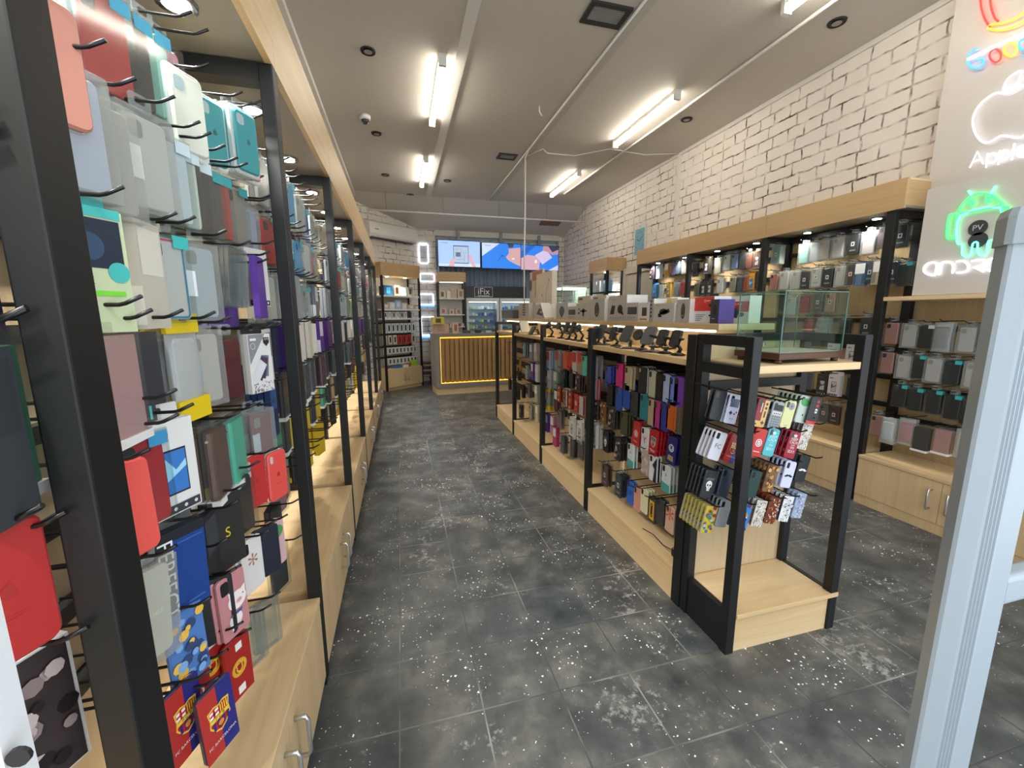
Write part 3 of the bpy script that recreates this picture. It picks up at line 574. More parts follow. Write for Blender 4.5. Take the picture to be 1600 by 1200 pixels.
# ---- printed designs: layers of flat shapes on the front plane (u to the right, v up), sizes for a 74 x 152 mm face
def art(name):
    return cached(('art', name), lambda: _art(name))
def _art(name):
    mb = MB(); mats = []; L = [0.0004]
    def use(col, rough=0.35):
        m = pm(col, rough, var=0)
        if m not in mats: mats.append(m)
        mb.cur = mats.index(m); L[0] += 0.00022; return L[0]
    def shield(s, cy=0, cz=0):
        return [(cy-0.024*s, cz+0.026*s), (cy-0.010*s, cz+0.030*s), (cy, cz+0.026*s), (cy+0.010*s, cz+0.030*s), (cy+0.024*s, cz+0.026*s), (cy+0.021*s, cz+0.006*s), (cy+0.023*s, cz-0.010*s), (cy+0.012*s, cz-0.026*s), (cy, cz-0.033*s), (cy-0.012*s, cz-0.026*s), (cy-0.023*s, cz-0.010*s), (cy-0.021*s, cz+0.006*s)]
    r = random.Random(sum(map(ord, name)))
    if name.startswith('emblem'):
        c = {'emblem_dark': '#2c5a60', 'emblem_red': '#a8322e', 'emblem_grey': '#a9aaa6'}.get(name, '#2c5a60'); x = use(c)
        n = 26; pts = []
        for k in range(n):
            a = 2*math.pi*k/n; rr = 0.0065*(1+0.06*math.cos(3*a+0.4)); p = [rr*math.cos(a), rr*math.sin(a)*1.02-0.0]
            dx, dz = p[0]-0.0085, p[1]-0.001; dd = math.hypot(dx, dz)
            if dd < 0.0042: p[0] = 0.0085-0.0042*abs(dx)/max(dd, 1e-6)
            pts.append((p[0], p[1]+0.004))
        mb.poly(pts, x); mb.poly([(0, 0.0115), (0.001, 0.0145), (0.004, 0.0160), (0.0035, 0.0130)], x)
        if name != 'emblem_dark': mb.rect(-0.012, 0.012, -0.024, -0.0232, x); mb.rect(-0.009, 0.009, -0.0275, -0.0268, x)
    elif name == 'barca':
        x = use('#2b2a78'); mb.rect(0.002, 0.0365, -0.0745, 0.0745, x); x = use('#b1312c'); mb.rect(-0.0365, 0.002, -0.0745, 0.0745, x)
        x = use('#e8c33a'); mb.poly(shield(1.0, 0.002, 0.006), x); x = use('#b1242c'); mb.poly(shield(0.88, 0.002, 0.006), x)
        x = use('#eeeae0'); mb.rect(-0.018, 0.001, 0.013, 0.029, x); x = use('#c0222c'); mb.rect(-0.0105, -0.0065, 0.013, 0.029, x); mb.rect(-0.018, 0.001, 0.019, 0.023, x)
        x = use('#e9c63c'); [mb.rect(0.004+k*0.0045, 0.0062+k*0.0045, 0.013, 0.030, x) for k in range(4)]; mb.rect(-0.019, 0.023, 0.003, 0.0115, x)
        x = use('#2a2d7c'); [mb.rect(-0.014+k*0.010, -0.009+k*0.010, -0.017, 0.002, x) for k in range(4)]
        x = use('#1f5d3c'); mb.text('F C B', 0.009, 0.002, 0.0072, x); x = use('#d88a2e'); mb.disc(0.002, -0.008, 0.006, x)
        x = use('#e5d9d2'); mb.text('FC BARCELONA', 0.0085, 0.0, -0.042, x)
    elif name in ('manu', 'bayern', 'liver', 'chelsea', 'redcrest'):
        bg = {'manu': '#a3231f', 'bayern': '#a11f22', 'liver': '#b5191f', 'chelsea': '#23226e', 'redcrest': '#c22a24'}[name]
        x = use(bg); mb.rect(-0.0355, 0.0355, -0.0745, 0.0745, x)
        if name == 'manu':
            x = use('#d6a632'); mb.ring(0, 0, 0.013, 0.021, x); mb.poly(shield(0.42), use('#e2b640')); mb.poly(shield(0.27, 0, 0.001), use('#9c1e1c'))
            x = use('#e9e6e0'); mb.rect(-0.006, 0.012, 0.045, 0.063, x); mb.rect(-0.010, 0.010, -0.066, -0.046, x)
        elif name == 'liver':
            x = use('#d9d6d2'); mb.poly(shield(1.0, 0, 0.004), x); x = use('#4c7f76'); mb.poly(shield(0.9, 0, 0.004), x); x = use('#ece9e4'); mb.disc(0, 0.0, 0.017, x); mb.poly(shield(0.55, 0, 0), use('#a01a20')); mb.text('V', 0.028, 0, 0, use('#ece9e4')); x = use('#e3dcd8'); mb.rect(-0.026, 0.026, -0.047, -0.043, x); mb.rect(-0.02, 0.02, -0.055, -0.052, x)
        elif name == 'chelsea':
            x = use('#e6e6ea'); mb.disc(0, 0.015, 0.021, x); mb.disc(0, 0.015, 0.016, use('#2a3aa0')); mb.disc(0, 0.015, 0.0125, use('#e6e6ea')); mb.poly(shield(0.32, 0, 0.016), use('#23307e'))
            x = use('#cdb56a'); [mb.poly([(-0.02+k*0.012, -0.055), (-0.012+k*0.012, -0.055), (-0.008+k*0.01, -0.025), (-0.014+k*0.01, -0.025)], x) for k in range(4)]
        else:
            x = use('#ece8e4'); mb.disc(0, 0.0, 0.021, x); mb.disc(0, 0, 0.0165, use('#b4202a')); mb.disc(0, 0, 0.012, use('#ece8e4')); x = use('#2a50a0'); [mb.poly([(-0.011+k*0.007, -0.006), (-0.008+k*0.007, -0.006), (-0.004+k*0.007, 0.006), (-0.007+k*0.007, 0.006)], x) for k in range(3)]
            x = use('#ddd3cc'); mb.rect(-0.022, 0.022, -0.05, -0.046, x)
    elif name in ('keepcalm', 'keepcalm_blue'):
        x = use('#efe9e6' if name == 'keepcalm' else '#d5eef0')
        mb.poly([(-0.010, 0.050), (0.010, 0.050), (0.013, 0.060), (0.006, 0.057), (0, 0.064), (-0.006, 0.057), (-0.013, 0.060)], x); mb.rect(-0.010, 0.010, 0.046, 0.0485, x)
        for s, z, k in (('KEEP', 0.033, 0.022), ('CALM', 0.015, 0.022), ('CAUSE', 0.000, 0.009), ("I'M", -0.016, 0.022), ('SEXY', -0.036, 0.022)): mb.text(s, k, 0, z, x, sx=0.98)
    elif name in ('moustache', 'moustache_white'):
        x = use('#16171a' if name == 'moustache' else '#e9e9e9'); z = -0.004
        half = [(0, 0.003), (0.006, 0.007), (0.013, 0.006), (0.020, 0.0), (0.026, -0.001), (0.029, 0.004), (0.027, -0.006), (0.020, -0.009), (0.010, -0.007), (0, -0.003)]
        mb.poly([(u, v+z) for u, v in half], x); mb.poly([(-u, v+z) for u, v in half[::-1]], x)
    elif name == 'pig':
        x = use('#efe6e2'); mb.disc(0.008, 0.008, 0.025, x, 0.022); mb.poly([(-0.012, 0.02), (-0.014, 0.036), (0.002, 0.029)], x); mb.poly([(0.02, 0.028), (0.032, 0.034), (0.031, 0.016)], x); mb.disc(-0.002, -0.036, 0.018, x, 0.017); mb.rect(-0.015, -0.009, -0.058, -0.045, x); mb.rect(0.004, 0.010, -0.058, -0.045, x)
        x = use('#e0b1ae'); mb.disc(0.012, 0.004, 0.0085, x, 0.006); x = use('#4a3a3c'); mb.disc(0.0095, 0.004, 0.0013, x); mb.disc(0.0145, 0.004, 0.0013, x); mb.disc(-0.004, 0.013, 0.0019, x); mb.disc(0.024, 0.014, 0.0019, x)
        x = use('#4f5c8c'); mb.poly([(-0.016, -0.019), (0.018, -0.017), (0.016, -0.024), (-0.014, -0.025)], x)
    elif name == 'skull':
        x = use('#d9d9d6'); mb.disc(0, 0.0, 0.019, x, 0.021); mb.poly([(-0.011, -0.014), (0.011, -0.014), (0.008, -0.034), (-0.008, -0.034)], x); x = use('#1a1c1e'); mb.disc(-0.008, -0.003, 0.0055, x, 0.0048); mb.disc(0.008, -0.003, 0.0055, x, 0.0048); mb.poly([(0, -0.008), (0.003, -0.014), (-0.003, -0.014)], x); [mb.rect(-0.006+k*0.004, -0.005+k*0.004, -0.030, -0.020, x) for k in range(4)]
        x = use('#5b5d5c'); [mb.disc(-0.02+0.008*k, 0.028+0.004*(k % 2), 0.006, x) for k in range(6)]
    elif name in ('pad', 'pad_dark'):
        x = use('#5a6585' if name == 'pad' else '#16171a'); mb.rect(-0.027, 0.027, 0.012, 0.055, x)
        x = use('#22242a'); mb.rect(-0.022, -0.002, -0.022, -0.015, x); mb.rect(-0.0155, -0.0085, -0.0285, -0.0085, x); x = use('#7e3148'); mb.disc(0.022, -0.012, 0.005, x); mb.disc(0.011, -0.022, 0.005, x); x = use('#777c88'); mb.rect(-0.010, -0.002, -0.050, -0.046, x); mb.rect(0.003, 0.011, -0.050, -0.046, x)
    elif name == 'goldpad':
        x = use('#d5b06a'); mb.rect(0.004, 0.0355, -0.072, 0.072, x); mb.rect(-0.034, 0.004, -0.072, -0.040, x); x = use('#4a2a28'); mb.disc(0.020, 0.052, 0.0075, x); mb.disc(0.020, 0.030, 0.0075, x); mb.rect(0.015, 0.025, -0.020, 0.014, x); mb.rect(0.008, 0.030, -0.052, -0.044, x); mb.rect(0.0155, 0.0225, -0.0595, -0.0365, x); mb.disc(-0.022, -0.058, 0.005, x); x = use('#d9cdb8'); mb.rect(-0.012, -0.006, 0.005, 0.055, x)
    elif name == 'redpad':
        x = use('#c9463c'); mb.rect(-0.037, 0.037, -0.0755, -0.058, x); mb.ring(0.012, 0.052, 0.006, 0.0105, x, 4); mb.ring(0.012, 0.028, 0.006, 0.0105, x, 4); mb.disc(0.012, 0.052, 0.0055, x); mb.disc(0.012, 0.028, 0.0055, x); x = use('#dcdad6'); mb.rect(0.004, 0.020, -0.012, 0.012, x); x = use('#3a3c3f'); mb.rect(0.006, 0.018, -0.003, 0.003, x); mb.rect(0.0, 0.024, -0.042, -0.033, x); mb.rect(0.0075, 0.0165, -0.050, -0.026, x)
    elif name == 'calc':
        x = use('#1b1d1f'); mb.rect(-0.031, 0.031, 0.028, 0.060, x); x = use('#d6d3c6'); mb.rect(-0.031, 0.031, 0.004, 0.022, x); x = use('#6b7480'); [mb.rect(-0.030+i*0.0155, -0.0185+i*0.0155, -0.062+j*0.013, -0.053+j*0.013, x) for i in range(4) for j in range(5)]; x = use('#2d2f33'); [mb.disc(-0.02+i*0.013, 0.012, 0.004, x) for i in range(4)]
    elif name == 'wheel':
        x = use('#8f929b'); mb.ring(0.006, 0.046, 0.006, 0.020, x); mb.disc(0.006, 0.046, 0.0055, use('#4a4e57')); mb.rect(-0.012, 0.012, -0.06, -0.057, use('#9a9a8c'))
    elif name == 'robot':
        x = use('#4d9a55'); mb.disc(0, 0.04, 0.03, x, 0.022); x = use('#2e3236'); mb.disc(0.004, -0.03, 0.004, x, 0.007)
    elif name == 'square':
        x = use('#e6e6e3'); mb.rect(-0.013, 0.013, -0.012, 0.020, x); x = use('#222426'); mb.rect(-0.0065, 0.0065, -0.005, 0.013, x); x = use('#8d8f92'); mb.rect(-0.020, 0.026, -0.050, -0.040, x)
    elif name == 'square_red':
        x = use('#e6e6e3'); mb.rect(-0.013, 0.013, -0.012, 0.020, x); x = use('#c2473c'); mb.rect(-0.0075, 0.0075, -0.006, 0.014, x)
    elif name in ('phoneprint', 'bluephone'):
        x = use('#2c2f34'); mb.rect(-0.016, 0.022, -0.044, 0.030, x); x = use('#3b78c0' if name == 'bluephone' else '#a9b0b6'); mb.rect(-0.014, 0.020, -0.041, 0.027, x)
        x = use('#9fd4ee' if name == 'bluephone' else '#7a5147'); mb.poly([(-0.014, -0.02), (0.020, -0.002), (0.020, 0.010), (0.002, -0.004), (-0.014, 0.018)], x)
        x = use('#2d6b43'); mb.rect(-0.030, -0.004, 0.052, 0.058, x); x = use('#3a3c40'); mb.rect(-0.036, 0.036, -0.074, -0.060, x); x = use('#d5d5d2'); [mb.disc(-0.026+k*0.018, -0.067, 0.003, x) for k in range(4)]
    elif name == 'fanphones':
        for k, (c, a) in enumerate((('#6f6f78', -0.12), ('#35406e', -0.28), ('#5a3a36', -0.48), ('#d8dade', -0.66))):
            x = use(c); ca, sa = math.cos(a), math.sin(a); p = [(-0.013, -0.028), (0.013, -0.028), (0.013, 0.028), (-0.013, 0.028)]; mb.poly([(0.012-k*0.007+u*ca-v*sa, -0.008-k*0.004+u*sa+v*ca) for u, v in p], x)
        x = use('#8a8a90'); mb.poly([(-0.037, 0.0), (-0.037, 0.076), (0.02, 0.076)], x); x = use('#e9e9e9'); mb.rect(-0.032, -0.012, 0.060, 0.066, x); mb.ring(-0.024, 0.046, 0.007, 0.008, x); x = use('#26282c'); mb.poly([(u+0.023, v+0.056) for u, v in [(-0.010, 0.011), (0.010, 0.011), (0.010, -0.003), (0, -0.012), (-0.010, -0.003)]], x); x = use('#e4e4e4'); mb.text('10 FT', 0.0075, 0.023, 0.062, x)
        x = use('#55565c'); [mb.disc(-0.034+0.068*r.random(), -0.074+0.024*r.random()**1.5, 0.0017, x, n=5) for _ in range(45)]
    elif name in ('photo', 'sunset', 'bubbles', 'bling', 'blingbrown', 'blingblack', 'blingblue', 'multi', 'floral', 'cartoon'):
        pal = {'photo': ['#7d5a35', '#c88a3a', '#d8a860', '#5b4030'], 'sunset': ['#4f79b8', '#7aa6d8', '#e7b84a', '#35476e'], 'bubbles': ['#b9a6a0', '#d8c8c2', '#a9938d', '#cbb9b3'], 'bling': ['#d8d4cc', '#8d7a58', '#f3f1ec', '#b08f64', '#6d6250'], 'blingbrown': ['#7c3a1c', '#b55a22', '#d8c8b8', '#5a2414', '#efe6dc'],
               'blingblack': ['#e9e9ea', '#2a2b2e', '#c8c8cc', '#55565a', '#f4f4f4'], 'blingblue': ['#a9b6cc', '#c8d2e2', '#7f8fae', '#dfe6f0'], 'multi': ['#c9b12a', '#2f6fae', '#93263c', '#57843a', '#b7b7ab'], 'floral': ['#3a3030', '#8a7a78', '#b9a9a4', '#221c1e'], 'cartoon': ['#2f7fd0', '#d08a2a', '#e6e2da', '#7a2a2a', '#22315e']}[name]
        x = use(pal[0]); mb.rect(-0.0355, 0.0355, -0.0745, 0.0745, x)
        for k in range(70 if name.startswith('bling') else 26):
            x = use(pal[1+k % (len(pal)-1)]); big = 0.0045 if name.startswith('bling') else 0.011
            mb.disc(-0.030+0.060*r.random(), -0.069+0.138*r.random(), big*(0.5+r.random()*0.6), x, n=8)
    elif name == 'perfect':
        x = use('#20242c'); mb.rect(-0.039, 0.039, -0.074, 0.074, x); x = use('#1a3f86'); mb.rect(-0.014, 0.0385, -0.070, 0.060, x); x = use('#3b62a8'); mb.rect(0.002, 0.030, -0.056, -0.053, x); mb.rect(-0.006, 0.034, 0.052, 0.054, x); x = use('#e4e6e8'); mb.text('PERFECT', 0.0335, -0.0265, 0, x, rot=-math.pi/2)
    elif name == 'swatches':
        x = use('#3a3c40'); mb.rect(-0.038, -0.008, 0.014, 0.032, x); x = use('#e6e4e0'); mb.rect(-0.038, -0.008, -0.026, 0.013, x); x = use('#c8352e'); mb.rect(-0.036, -0.024, -0.022, 0.009, x); x = use('#d0707a'); mb.rect(-0.022, -0.010, -0.022, 0.009, x); x = use('#c9c9c4'); mb.rect(-0.034, -0.014, 0.024, 0.028, x)
    elif name == 'pearl':
        x = use('#1d2a3c'); mb.rect(-0.034, 0.034, 0.004, 0.064, x); x = use('#2f4a66'); mb.disc(-0.004, 0.030, 0.017, x); x = use('#c9d4de'); mb.disc(-0.024, 0.050, 0.010, x); x = use('#45b3ae'); mb.disc(0.026, 0.0, 0.013, x); mb.rect(-0.036, 0.036, 0.066, 0.078, x); x = use('#6a6f5a'); mb.text('LITE', 0.013, -0.016, -0.012, x); x = use('#79d83a'); mb.rect(-0.032, 0.030, -0.030, -0.024, x)
    elif name == 'cassette':
        x = use('#d8a224'); mb.rect(-0.022, 0.024, -0.058, 0.058, x); x = use('#26282a'); mb.disc(0, 0.03, 0.012, x); mb.disc(0, -0.03, 0.012, x); mb.rect(-0.010, 0.010, -0.03, 0.03, x); x = use('#d8a224'); mb.disc(0, 0.03, 0.005, x); mb.disc(0, -0.03, 0.005, x)
    elif name == 'star':
        x = use('#1d1e22'); mb.poly([(0.0355, 0.0745), (0.0355, -0.0745), (0.004, -0.0745), (0.016, 0.0), (-0.006, 0.02)], x)
    elif name == 'tealhalf':
        x = use('#4a9a96'); mb.poly([(-0.0355, -0.0745), (0.0355, -0.0745), (0.0355, -0.030), (-0.0355, -0.020)], x); x = use('#8b9496'); mb.disc(0, 0.022, 0.006, x, 0.009); mb.rect(-0.012, 0.012, -0.006, -0.004, x)
    elif name.startswith('frame:'):
        c = name.split(':'); x = use(c[1]); mb.add([(x, p[0], p[1]) for p in rrect(0.072, 0.15, 0.010)+rrect(0.064, 0.142, 0.007)], [(k, (k+1) % 20, 20+(k+1) % 20, 20+k) for k in range(10)]); x = use(c[2]); mb.add([(x, p[0], p[1]) for p in rrect(0.072, 0.15, 0.010)+rrect(0.064, 0.142, 0.007)], [(k, (k+1) % 20, 20+(k+1) % 20, 20+k) for k in range(10, 20)])
    elif name.startswith('text:'):
        _, body, c, sz = name.split(':'); x = use(c); mb.text(body, float(sz), 0, 0, x)
    elif name.startswith('vtext:'):
        _, body, c, sz, u = name.split(':'); x = use(c); mb.text(body, float(sz), float(u), 0, x, rot=-math.pi/2)
    elif name.startswith('rear'):
        x = use('#26282b'); mb.rect(-0.030, -0.006, 0.032, 0.060, x); x = use('#50545a'); [mb.disc(-0.018, 0.039+0.008*k, 0.0032, x) for k in range(3)]
    me = mb.mesh('printed_design', mats); return me
def slot_plate(x0, x1, w, z0, z1, r, zs, sw=0.020, sh=0.0115):
    """upright card from z0 to z1 with a hanging slot around zs"""
    mb = MB(); n = 6; a = [(p[0], (z0+z1)/2+p[1]) for p in rrect(w, z1-z0, r, n)]; b2 = [(p[0], zs+p[1]) for p in rrect(sw, sh, sh*0.45, n)]
    return mb.loft([[(x0, *p) for p in b2], [(x0, *p) for p in a], [(x1, *p) for p in a], [(x1, *p) for p in b2], [(x0, *p) for p in b2]], False, False)
# ---- kinds: hung at the origin, front plane x = 0
def finish_print(root, a, zc, s=(1, 1)):
    if not a: return
    o = link('printed_design', art(a), root); o.location = (0.0, 0, zc); o.scale = (1, s[0], s[1])
NOKIDS = False
def make(kind, mat, mat2=None, artn=None):
    """returns the thing's root object (unplaced)"""
    if kind == 'case':                      # bare case
        me = cached('case', lambda: MB().slab(0.074, 0.152, 0.0105, 0.011, 0.0025, 0, 0, -0.076).mesh('phone_case', [BASE])); o = link('phone_case', me); slotmat(o, mat)
        if not NOKIDS:
            c = link('camera_window', cached('camw', lambda: MB().slab(0.020, 0.032, 0.0012, 0.006, 0.0004, 0.0006, -0.020, -0.024).mesh('camera_window', [pm('#1e2124', 0.2, var=0)])), o)
            finish_print(o, artn, -0.0765)
    elif kind == 'silicone':                # soft case in a clear tray
        me = cached('tray', lambda: MB().slab(0.092, 0.176, 0.016, 0.014, 0.003, -0.004, 0, -0.088).mesh('phone_case', [clear('#f2f3ee', 0.1, 0.25, 0.5)])); o = link('cased_phone_cover', me)
        c = link('soft_cover', cached('soft', lambda: MB().slab(0.078, 0.156, 0.010, 0.013, 0.003, 0.003, 0, -0.088).mesh('soft_cover', [BASE])), o); slotmat(c, mat)
        c2 = link('camera_window', cached('camw2', lambda: MB().slab(0.025, 0.028, 0.0012, 0.008, 0.0004, 0.0036, -0.020, -0.034).mesh('camera_window', [pm('#9db4b4', 0.25, var=0)])), c)
        if artn: p = link('printed_design', art(artn), c); p.location = (0.0028, 0.003, -0.09)
    elif kind == 'bare_soft':
        me = cached('bsoft', lambda: MB().slab(0.078, 0.154, 0.012, 0.014, 0.0035, 0, 0, -0.077).mesh('phone_case', [BASE])); o = link('phone_case', me); slotmat(o, mat)
        link('camera_window', cached('camw3', lambda: MB().slab(0.012, 0.024, 0.0012, 0.006, 0.0004, 0.0006, -0.024, -0.022).mesh('camera_window', [pm('#c9bcb6', 0.25, var=0)])), o)
        link('rim', cached('rim', lambda: MB().slab(0.081, 0.157, 0.004, 0.015, 0.001, -0.011, 0, -0.077).mesh('rim', [WL])), o)
        finish_print(o, artn, -0.077)
    elif kind == 'box':                     # clear box with the case inside and a hang tab
        me = cached('cbox', lambda: MB().slab(0.098, 0.172, 0.020, 0.002, 0.0, 0, 0, -0.092).mesh('boxed_phone_case', [CLR])); o = link('boxed_phone_case', me)
        c = link('phone_case', cached('cboxin', lambda: MB().slab(0.080, 0.154, 0.012, 0.010, 0.002, -0.0035, 0, -0.094).mesh('phone_case', [BASE])), o); slotmat(c, mat)
        if not NOKIDS:
            link('hang_tab', cached('tab', lambda: slot_plate(-0.009, -0.008, 0.042, -0.006, 0.022, 0.008, 0.011).mesh('hang_tab', [CLR2])), o)
            link('camera_window', cached('camw4', lambda: MB().slab(0.024, 0.030, 0.0012, 0.007, 0.0004, -0.0029, -0.021, -0.040).mesh('camera_window', [pm('#3c3f42', 0.25, var=0)])), c)
            if mat2: t = link('sticker', cached('stk', lambda: MB().rect(0.012, 0.047, -0.034, -0.010, 0.0005).mesh('sticker', [TEAL])), o); slotmat(t, mat2)
            if artn: p = link('printed_design', art(artn), c); p.location = (-0.0032, 0, -0.094)
    elif kind == 'milkbox':
        me = cached('mbox', lambda: MB().slab(0.104, 0.176, 0.026, 0.003, 0.001, 0, 0, -0.094).mesh('boxed_phone_case', [MILK])); o = link('boxed_phone_case', me)
        c = link('phone_case', cached('mboxin', lambda: MB().slab(0.080, 0.154, 0.012, 0.010, 0.002, -0.004, 0, -0.094).mesh('phone_case', [BASE])), o); slotmat(c, mat)
        if not NOKIDS:
            link('hang_tab', cached('tab', lambda: slot_plate(-0.009, -0.008, 0.042, -0.006, 0.022, 0.008, 0.011).mesh('hang_tab', [CLR2])), o)
            link('camera_window', cached('camw5', lambda: MB().slab(0.026, 0.030, 0.0012, 0.008, 0.0004, -0.0034, -0.020, -0.040).mesh('camera_window', [pm('#86867f', 0.25, var=0)])), c)
            if mat2: t = link('sticker', cached('stk2', lambda: MB().rect(-0.049, -0.020, -0.125, -0.070, 0.0006).mesh('sticker', [WL])), o); slotmat(t, mat2)
            if artn: p = link('printed_design', art(artn), c); p.location = (-0.0036, 0, -0.094)
    elif kind == 'wallet':
        def f():
            mb = MB(); prof = [(0.0, 0.040), (0.0, -0.036), (-0.003, -0.041), (-0.010, -0.0435), (-0.017, -0.041), (-0.020, -0.036), (-0.020, 0.040)]
            return mb.loft([[(p[0], p[1], z) for p in prof] for z in (-0.172, -0.012)]).mesh('wallet_case', [BASE])
        me = cached('wal', f); o = link('wallet_case', me); slotmat(o, mat)
        if not NOKIDS:
            link('snap_button', cached('snap', lambda: MB().lathe([(0.004, -0.0445), (0.003, -0.0455)][::-1], (-0.010, 0, -0.030), 'y', 10).mesh('snap_button', [SNAP])), o)
            link('clear_sleeve', cached('slv', lambda: MB().slab(0.092, 0.186, 0.027, 0.002, 0.0, 0.003, 0, -0.085).mesh('clear_sleeve', [clear('#f1f4f4', 0.09, 0.12, 0.03)])), o)
            link('size_label', cached('szl', lambda: MB().box(-0.024, 0.004, -0.0465, 0.0465, -0.184, -0.170).mesh('size_label', [WL])), o)
    elif kind == 'carton':
        me = cached('ctn', lambda: MB().box(-0.024, 0, -0.045, 0.045, -0.182, -0.006).mesh('phone_case_carton', [BASE])); o = link('phone_case_carton', me); slotmat(o, mat)
        if not NOKIDS:
            t = link('hang_tab', cached('tabc', lambda: slot_plate(-0.024, -0.0228, 0.080, -0.006, 0.022, 0.004, 0.010).mesh('hang_tab', [BASE])), o); slotmat(t, mat2 or mat)
            finish_print(o, artn, -0.094, (1.15, 1.15))
    elif kind == 'slim':                    # narrow screen protector carton, spine to the aisle
        me = cached('slm', lambda: MB().box(-0.016, 0, -0.042, 0.042, -0.182, 0).mesh('screen_protector_pack', [BASE])); o = link('screen_protector_pack', me); slotmat(o, mat)
        if not NOKIDS:
            c = link('cover_panel', cached('slc', lambda: MB().rect(-0.036, 0.036, -0.09, -0.012, 0.0005).box(-0.016, 0.0, -0.0426, -0.042, -0.175, -0.11).mesh('cover_panel', [BASE])), o); slotmat(c, mat2 or WL)
    elif kind == 'bag':
        def f():
            mb = MB(); mb.smooth = True
            rings = []
            for z, wd, th in ((0.004, 0.050, 0.001), (-0.025, 0.052, 0.003), (-0.06, 0.050, 0.014), (-0.13, 0.049, 0.016), (-0.175, 0.050, 0.006), (-0.195, 0.052, 0.001)): rings.append([(th*math.sin(a)-0.01, wd*math.cos(a), z) for a in [2*math.pi*k/14 for k in range(14)]])
            return mb.loft(rings).mesh('bagged_phone_case', [clear('#edf1f0', 0.12, 0.12, 0.25)])
        me = cached('bag', f); o = link('bagged_phone_case', me)
        c = link('phone_case', cached('bagin', lambda: MB().slab(0.072, 0.140, 0.010, 0.010, 0.002, -0.005, 0, -0.098).mesh('phone_case', [BASE])), o); slotmat(c, mat)
        if mat2:
            t = link('header_card', cached('hdr', lambda: slot_plate(-0.012, -0.004, 0.106, -0.018, 0.022, 0.003, 0.012).mesh('header_card', [BASE])), o); slotmat(t, mat2)
            t = link('foot_strip', cached('fst', lambda: MB().box(-0.016, 0.0025, -0.0525, 0.0525, -0.200, -0.155).mesh('foot_strip', [BASE])), o); slotmat(t, mat2)
    elif kind == 'bumper':
        def f():
            mb = MB(); a, b2 = rrect(0.076, 0.154, 0.011), rrect(0.070, 0.148, 0.008); n = len(a)
            for x0, x1 in ((-0.009, 0.0),): mb.loft([[(x0, p[0], p[1]-0.077) for p in a], [(x1, p[0], p[1]-0.077) for p in a], [(x1, p[0], p[1]-0.077) for p in b2], [(x0, p[0], p[1]-0.077) for p in b2]], False, False)
            return mb.mesh('phone_case', [CASECLR])
        o = link('phone_case', cached('bump', f))
        link('back_sheet', cached('bumps', lambda: MB().slab(0.070, 0.148, 0.001, 0.008, 0, -0.004, 0, -0.077).mesh('back_sheet', [clear('#eef2f2', 0.1, 0.08, 0.03)])), o)
    return o
CATS = {'case': 'phone case', 'silicone': 'phone case', 'bare_soft': 'phone case', 'box': 'boxed phone case', 'milkbox': 'boxed phone case', 'wallet': 'wallet case', 'carton': 'carton', 'slim': 'screen protector', 'bag': 'bagged phone case', 'bumper': 'phone case'}
THICK = {'case': 0.0125, 'silicone': 0.019, 'bare_soft': 0.014, 'box': 0.0225, 'milkbox': 0.029, 'wallet': 0.031, 'carton': 0.027, 'slim': 0.0185, 'bag': 0.034, 'bumper': 0.0105}
HEIGHT = {'case': 0.152, 'silicone': 0.176, 'bare_soft': 0.154, 'box': 0.178, 'milkbox': 0.182, 'wallet': 0.184, 'carton': 0.182, 'slim': 0.182, 'bag': 0.2, 'bumper': 0.154}
WIDTH = {'case': 0.074, 'silicone': 0.092, 'bare_soft': 0.08, 'box': 0.098, 'milkbox': 0.104, 'wallet': 0.092, 'carton': 0.09, 'slim': 0.084, 'bag': 0.104, 'bumper': 0.076}
def tree_copy(o, parent=None):
    c = o.copy(); COL.objects.link(c); c.parent = parent
    for ch in list(o.children): tree_copy(ch, c)
    return c
ORD = ['first', 'second', 'third', 'fourth', 'fifth', 'sixth', 'seventh', 'eighth', 'ninth', 'tenth', 'eleventh', 'twelfth', 'thirteenth', 'fourteenth', 'fifteenth', 'sixteenth', 'seventeenth', 'eighteenth', 'nineteenth', 'twentieth']
PEGS = []     # (section, bay, row, along, look, kind, mat, mat2, art, count, point of the top of the front item, rz, roll, yaw)
def c_(col, rough=0.38): return pm(col, rough, var=0.03)
def hang(sec, bay, row, look, kind, col, loc, rz, n=1, col2=None, artn=None, roll=0.0, yaw=0.0, rough=0.38):
    along = loc.x if sec == 'E' else loc.y
    PEGS.append(dict(sec=sec, bay=bay, row=row, along=along, look=look, kind=kind, mat=c_(col, rough) if col else CASECLR, mat2=c_(col2) if col2 else None, art=artn, n=n, loc=loc, rz=rz, roll=roll, yaw=yaw))
ROWN = ['top row', 'second row', 'third row', 'fourth row', 'fifth row', 'sixth row', 'seventh row', 'lowest row', 'bottom row']
PLACE = {'L': lambda b: f'long rack {bayname(b)} bay', 'I': lambda b: f'island {["first", "second", "third", "last"][b]} bay', 'E': lambda b: 'island end rack', 'W': lambda b: ['entrance bay by bricks', 'first tall brick-side bay', 'second tall brick-side bay', 'far tall brick-side bay'][b]}
GRP = {'L': 'goods hanging on the long wall rack', 'I': 'goods hanging on the island', 'E': 'goods hanging on the island end rack', 'W': 'goods hanging on the brick wall rack'}
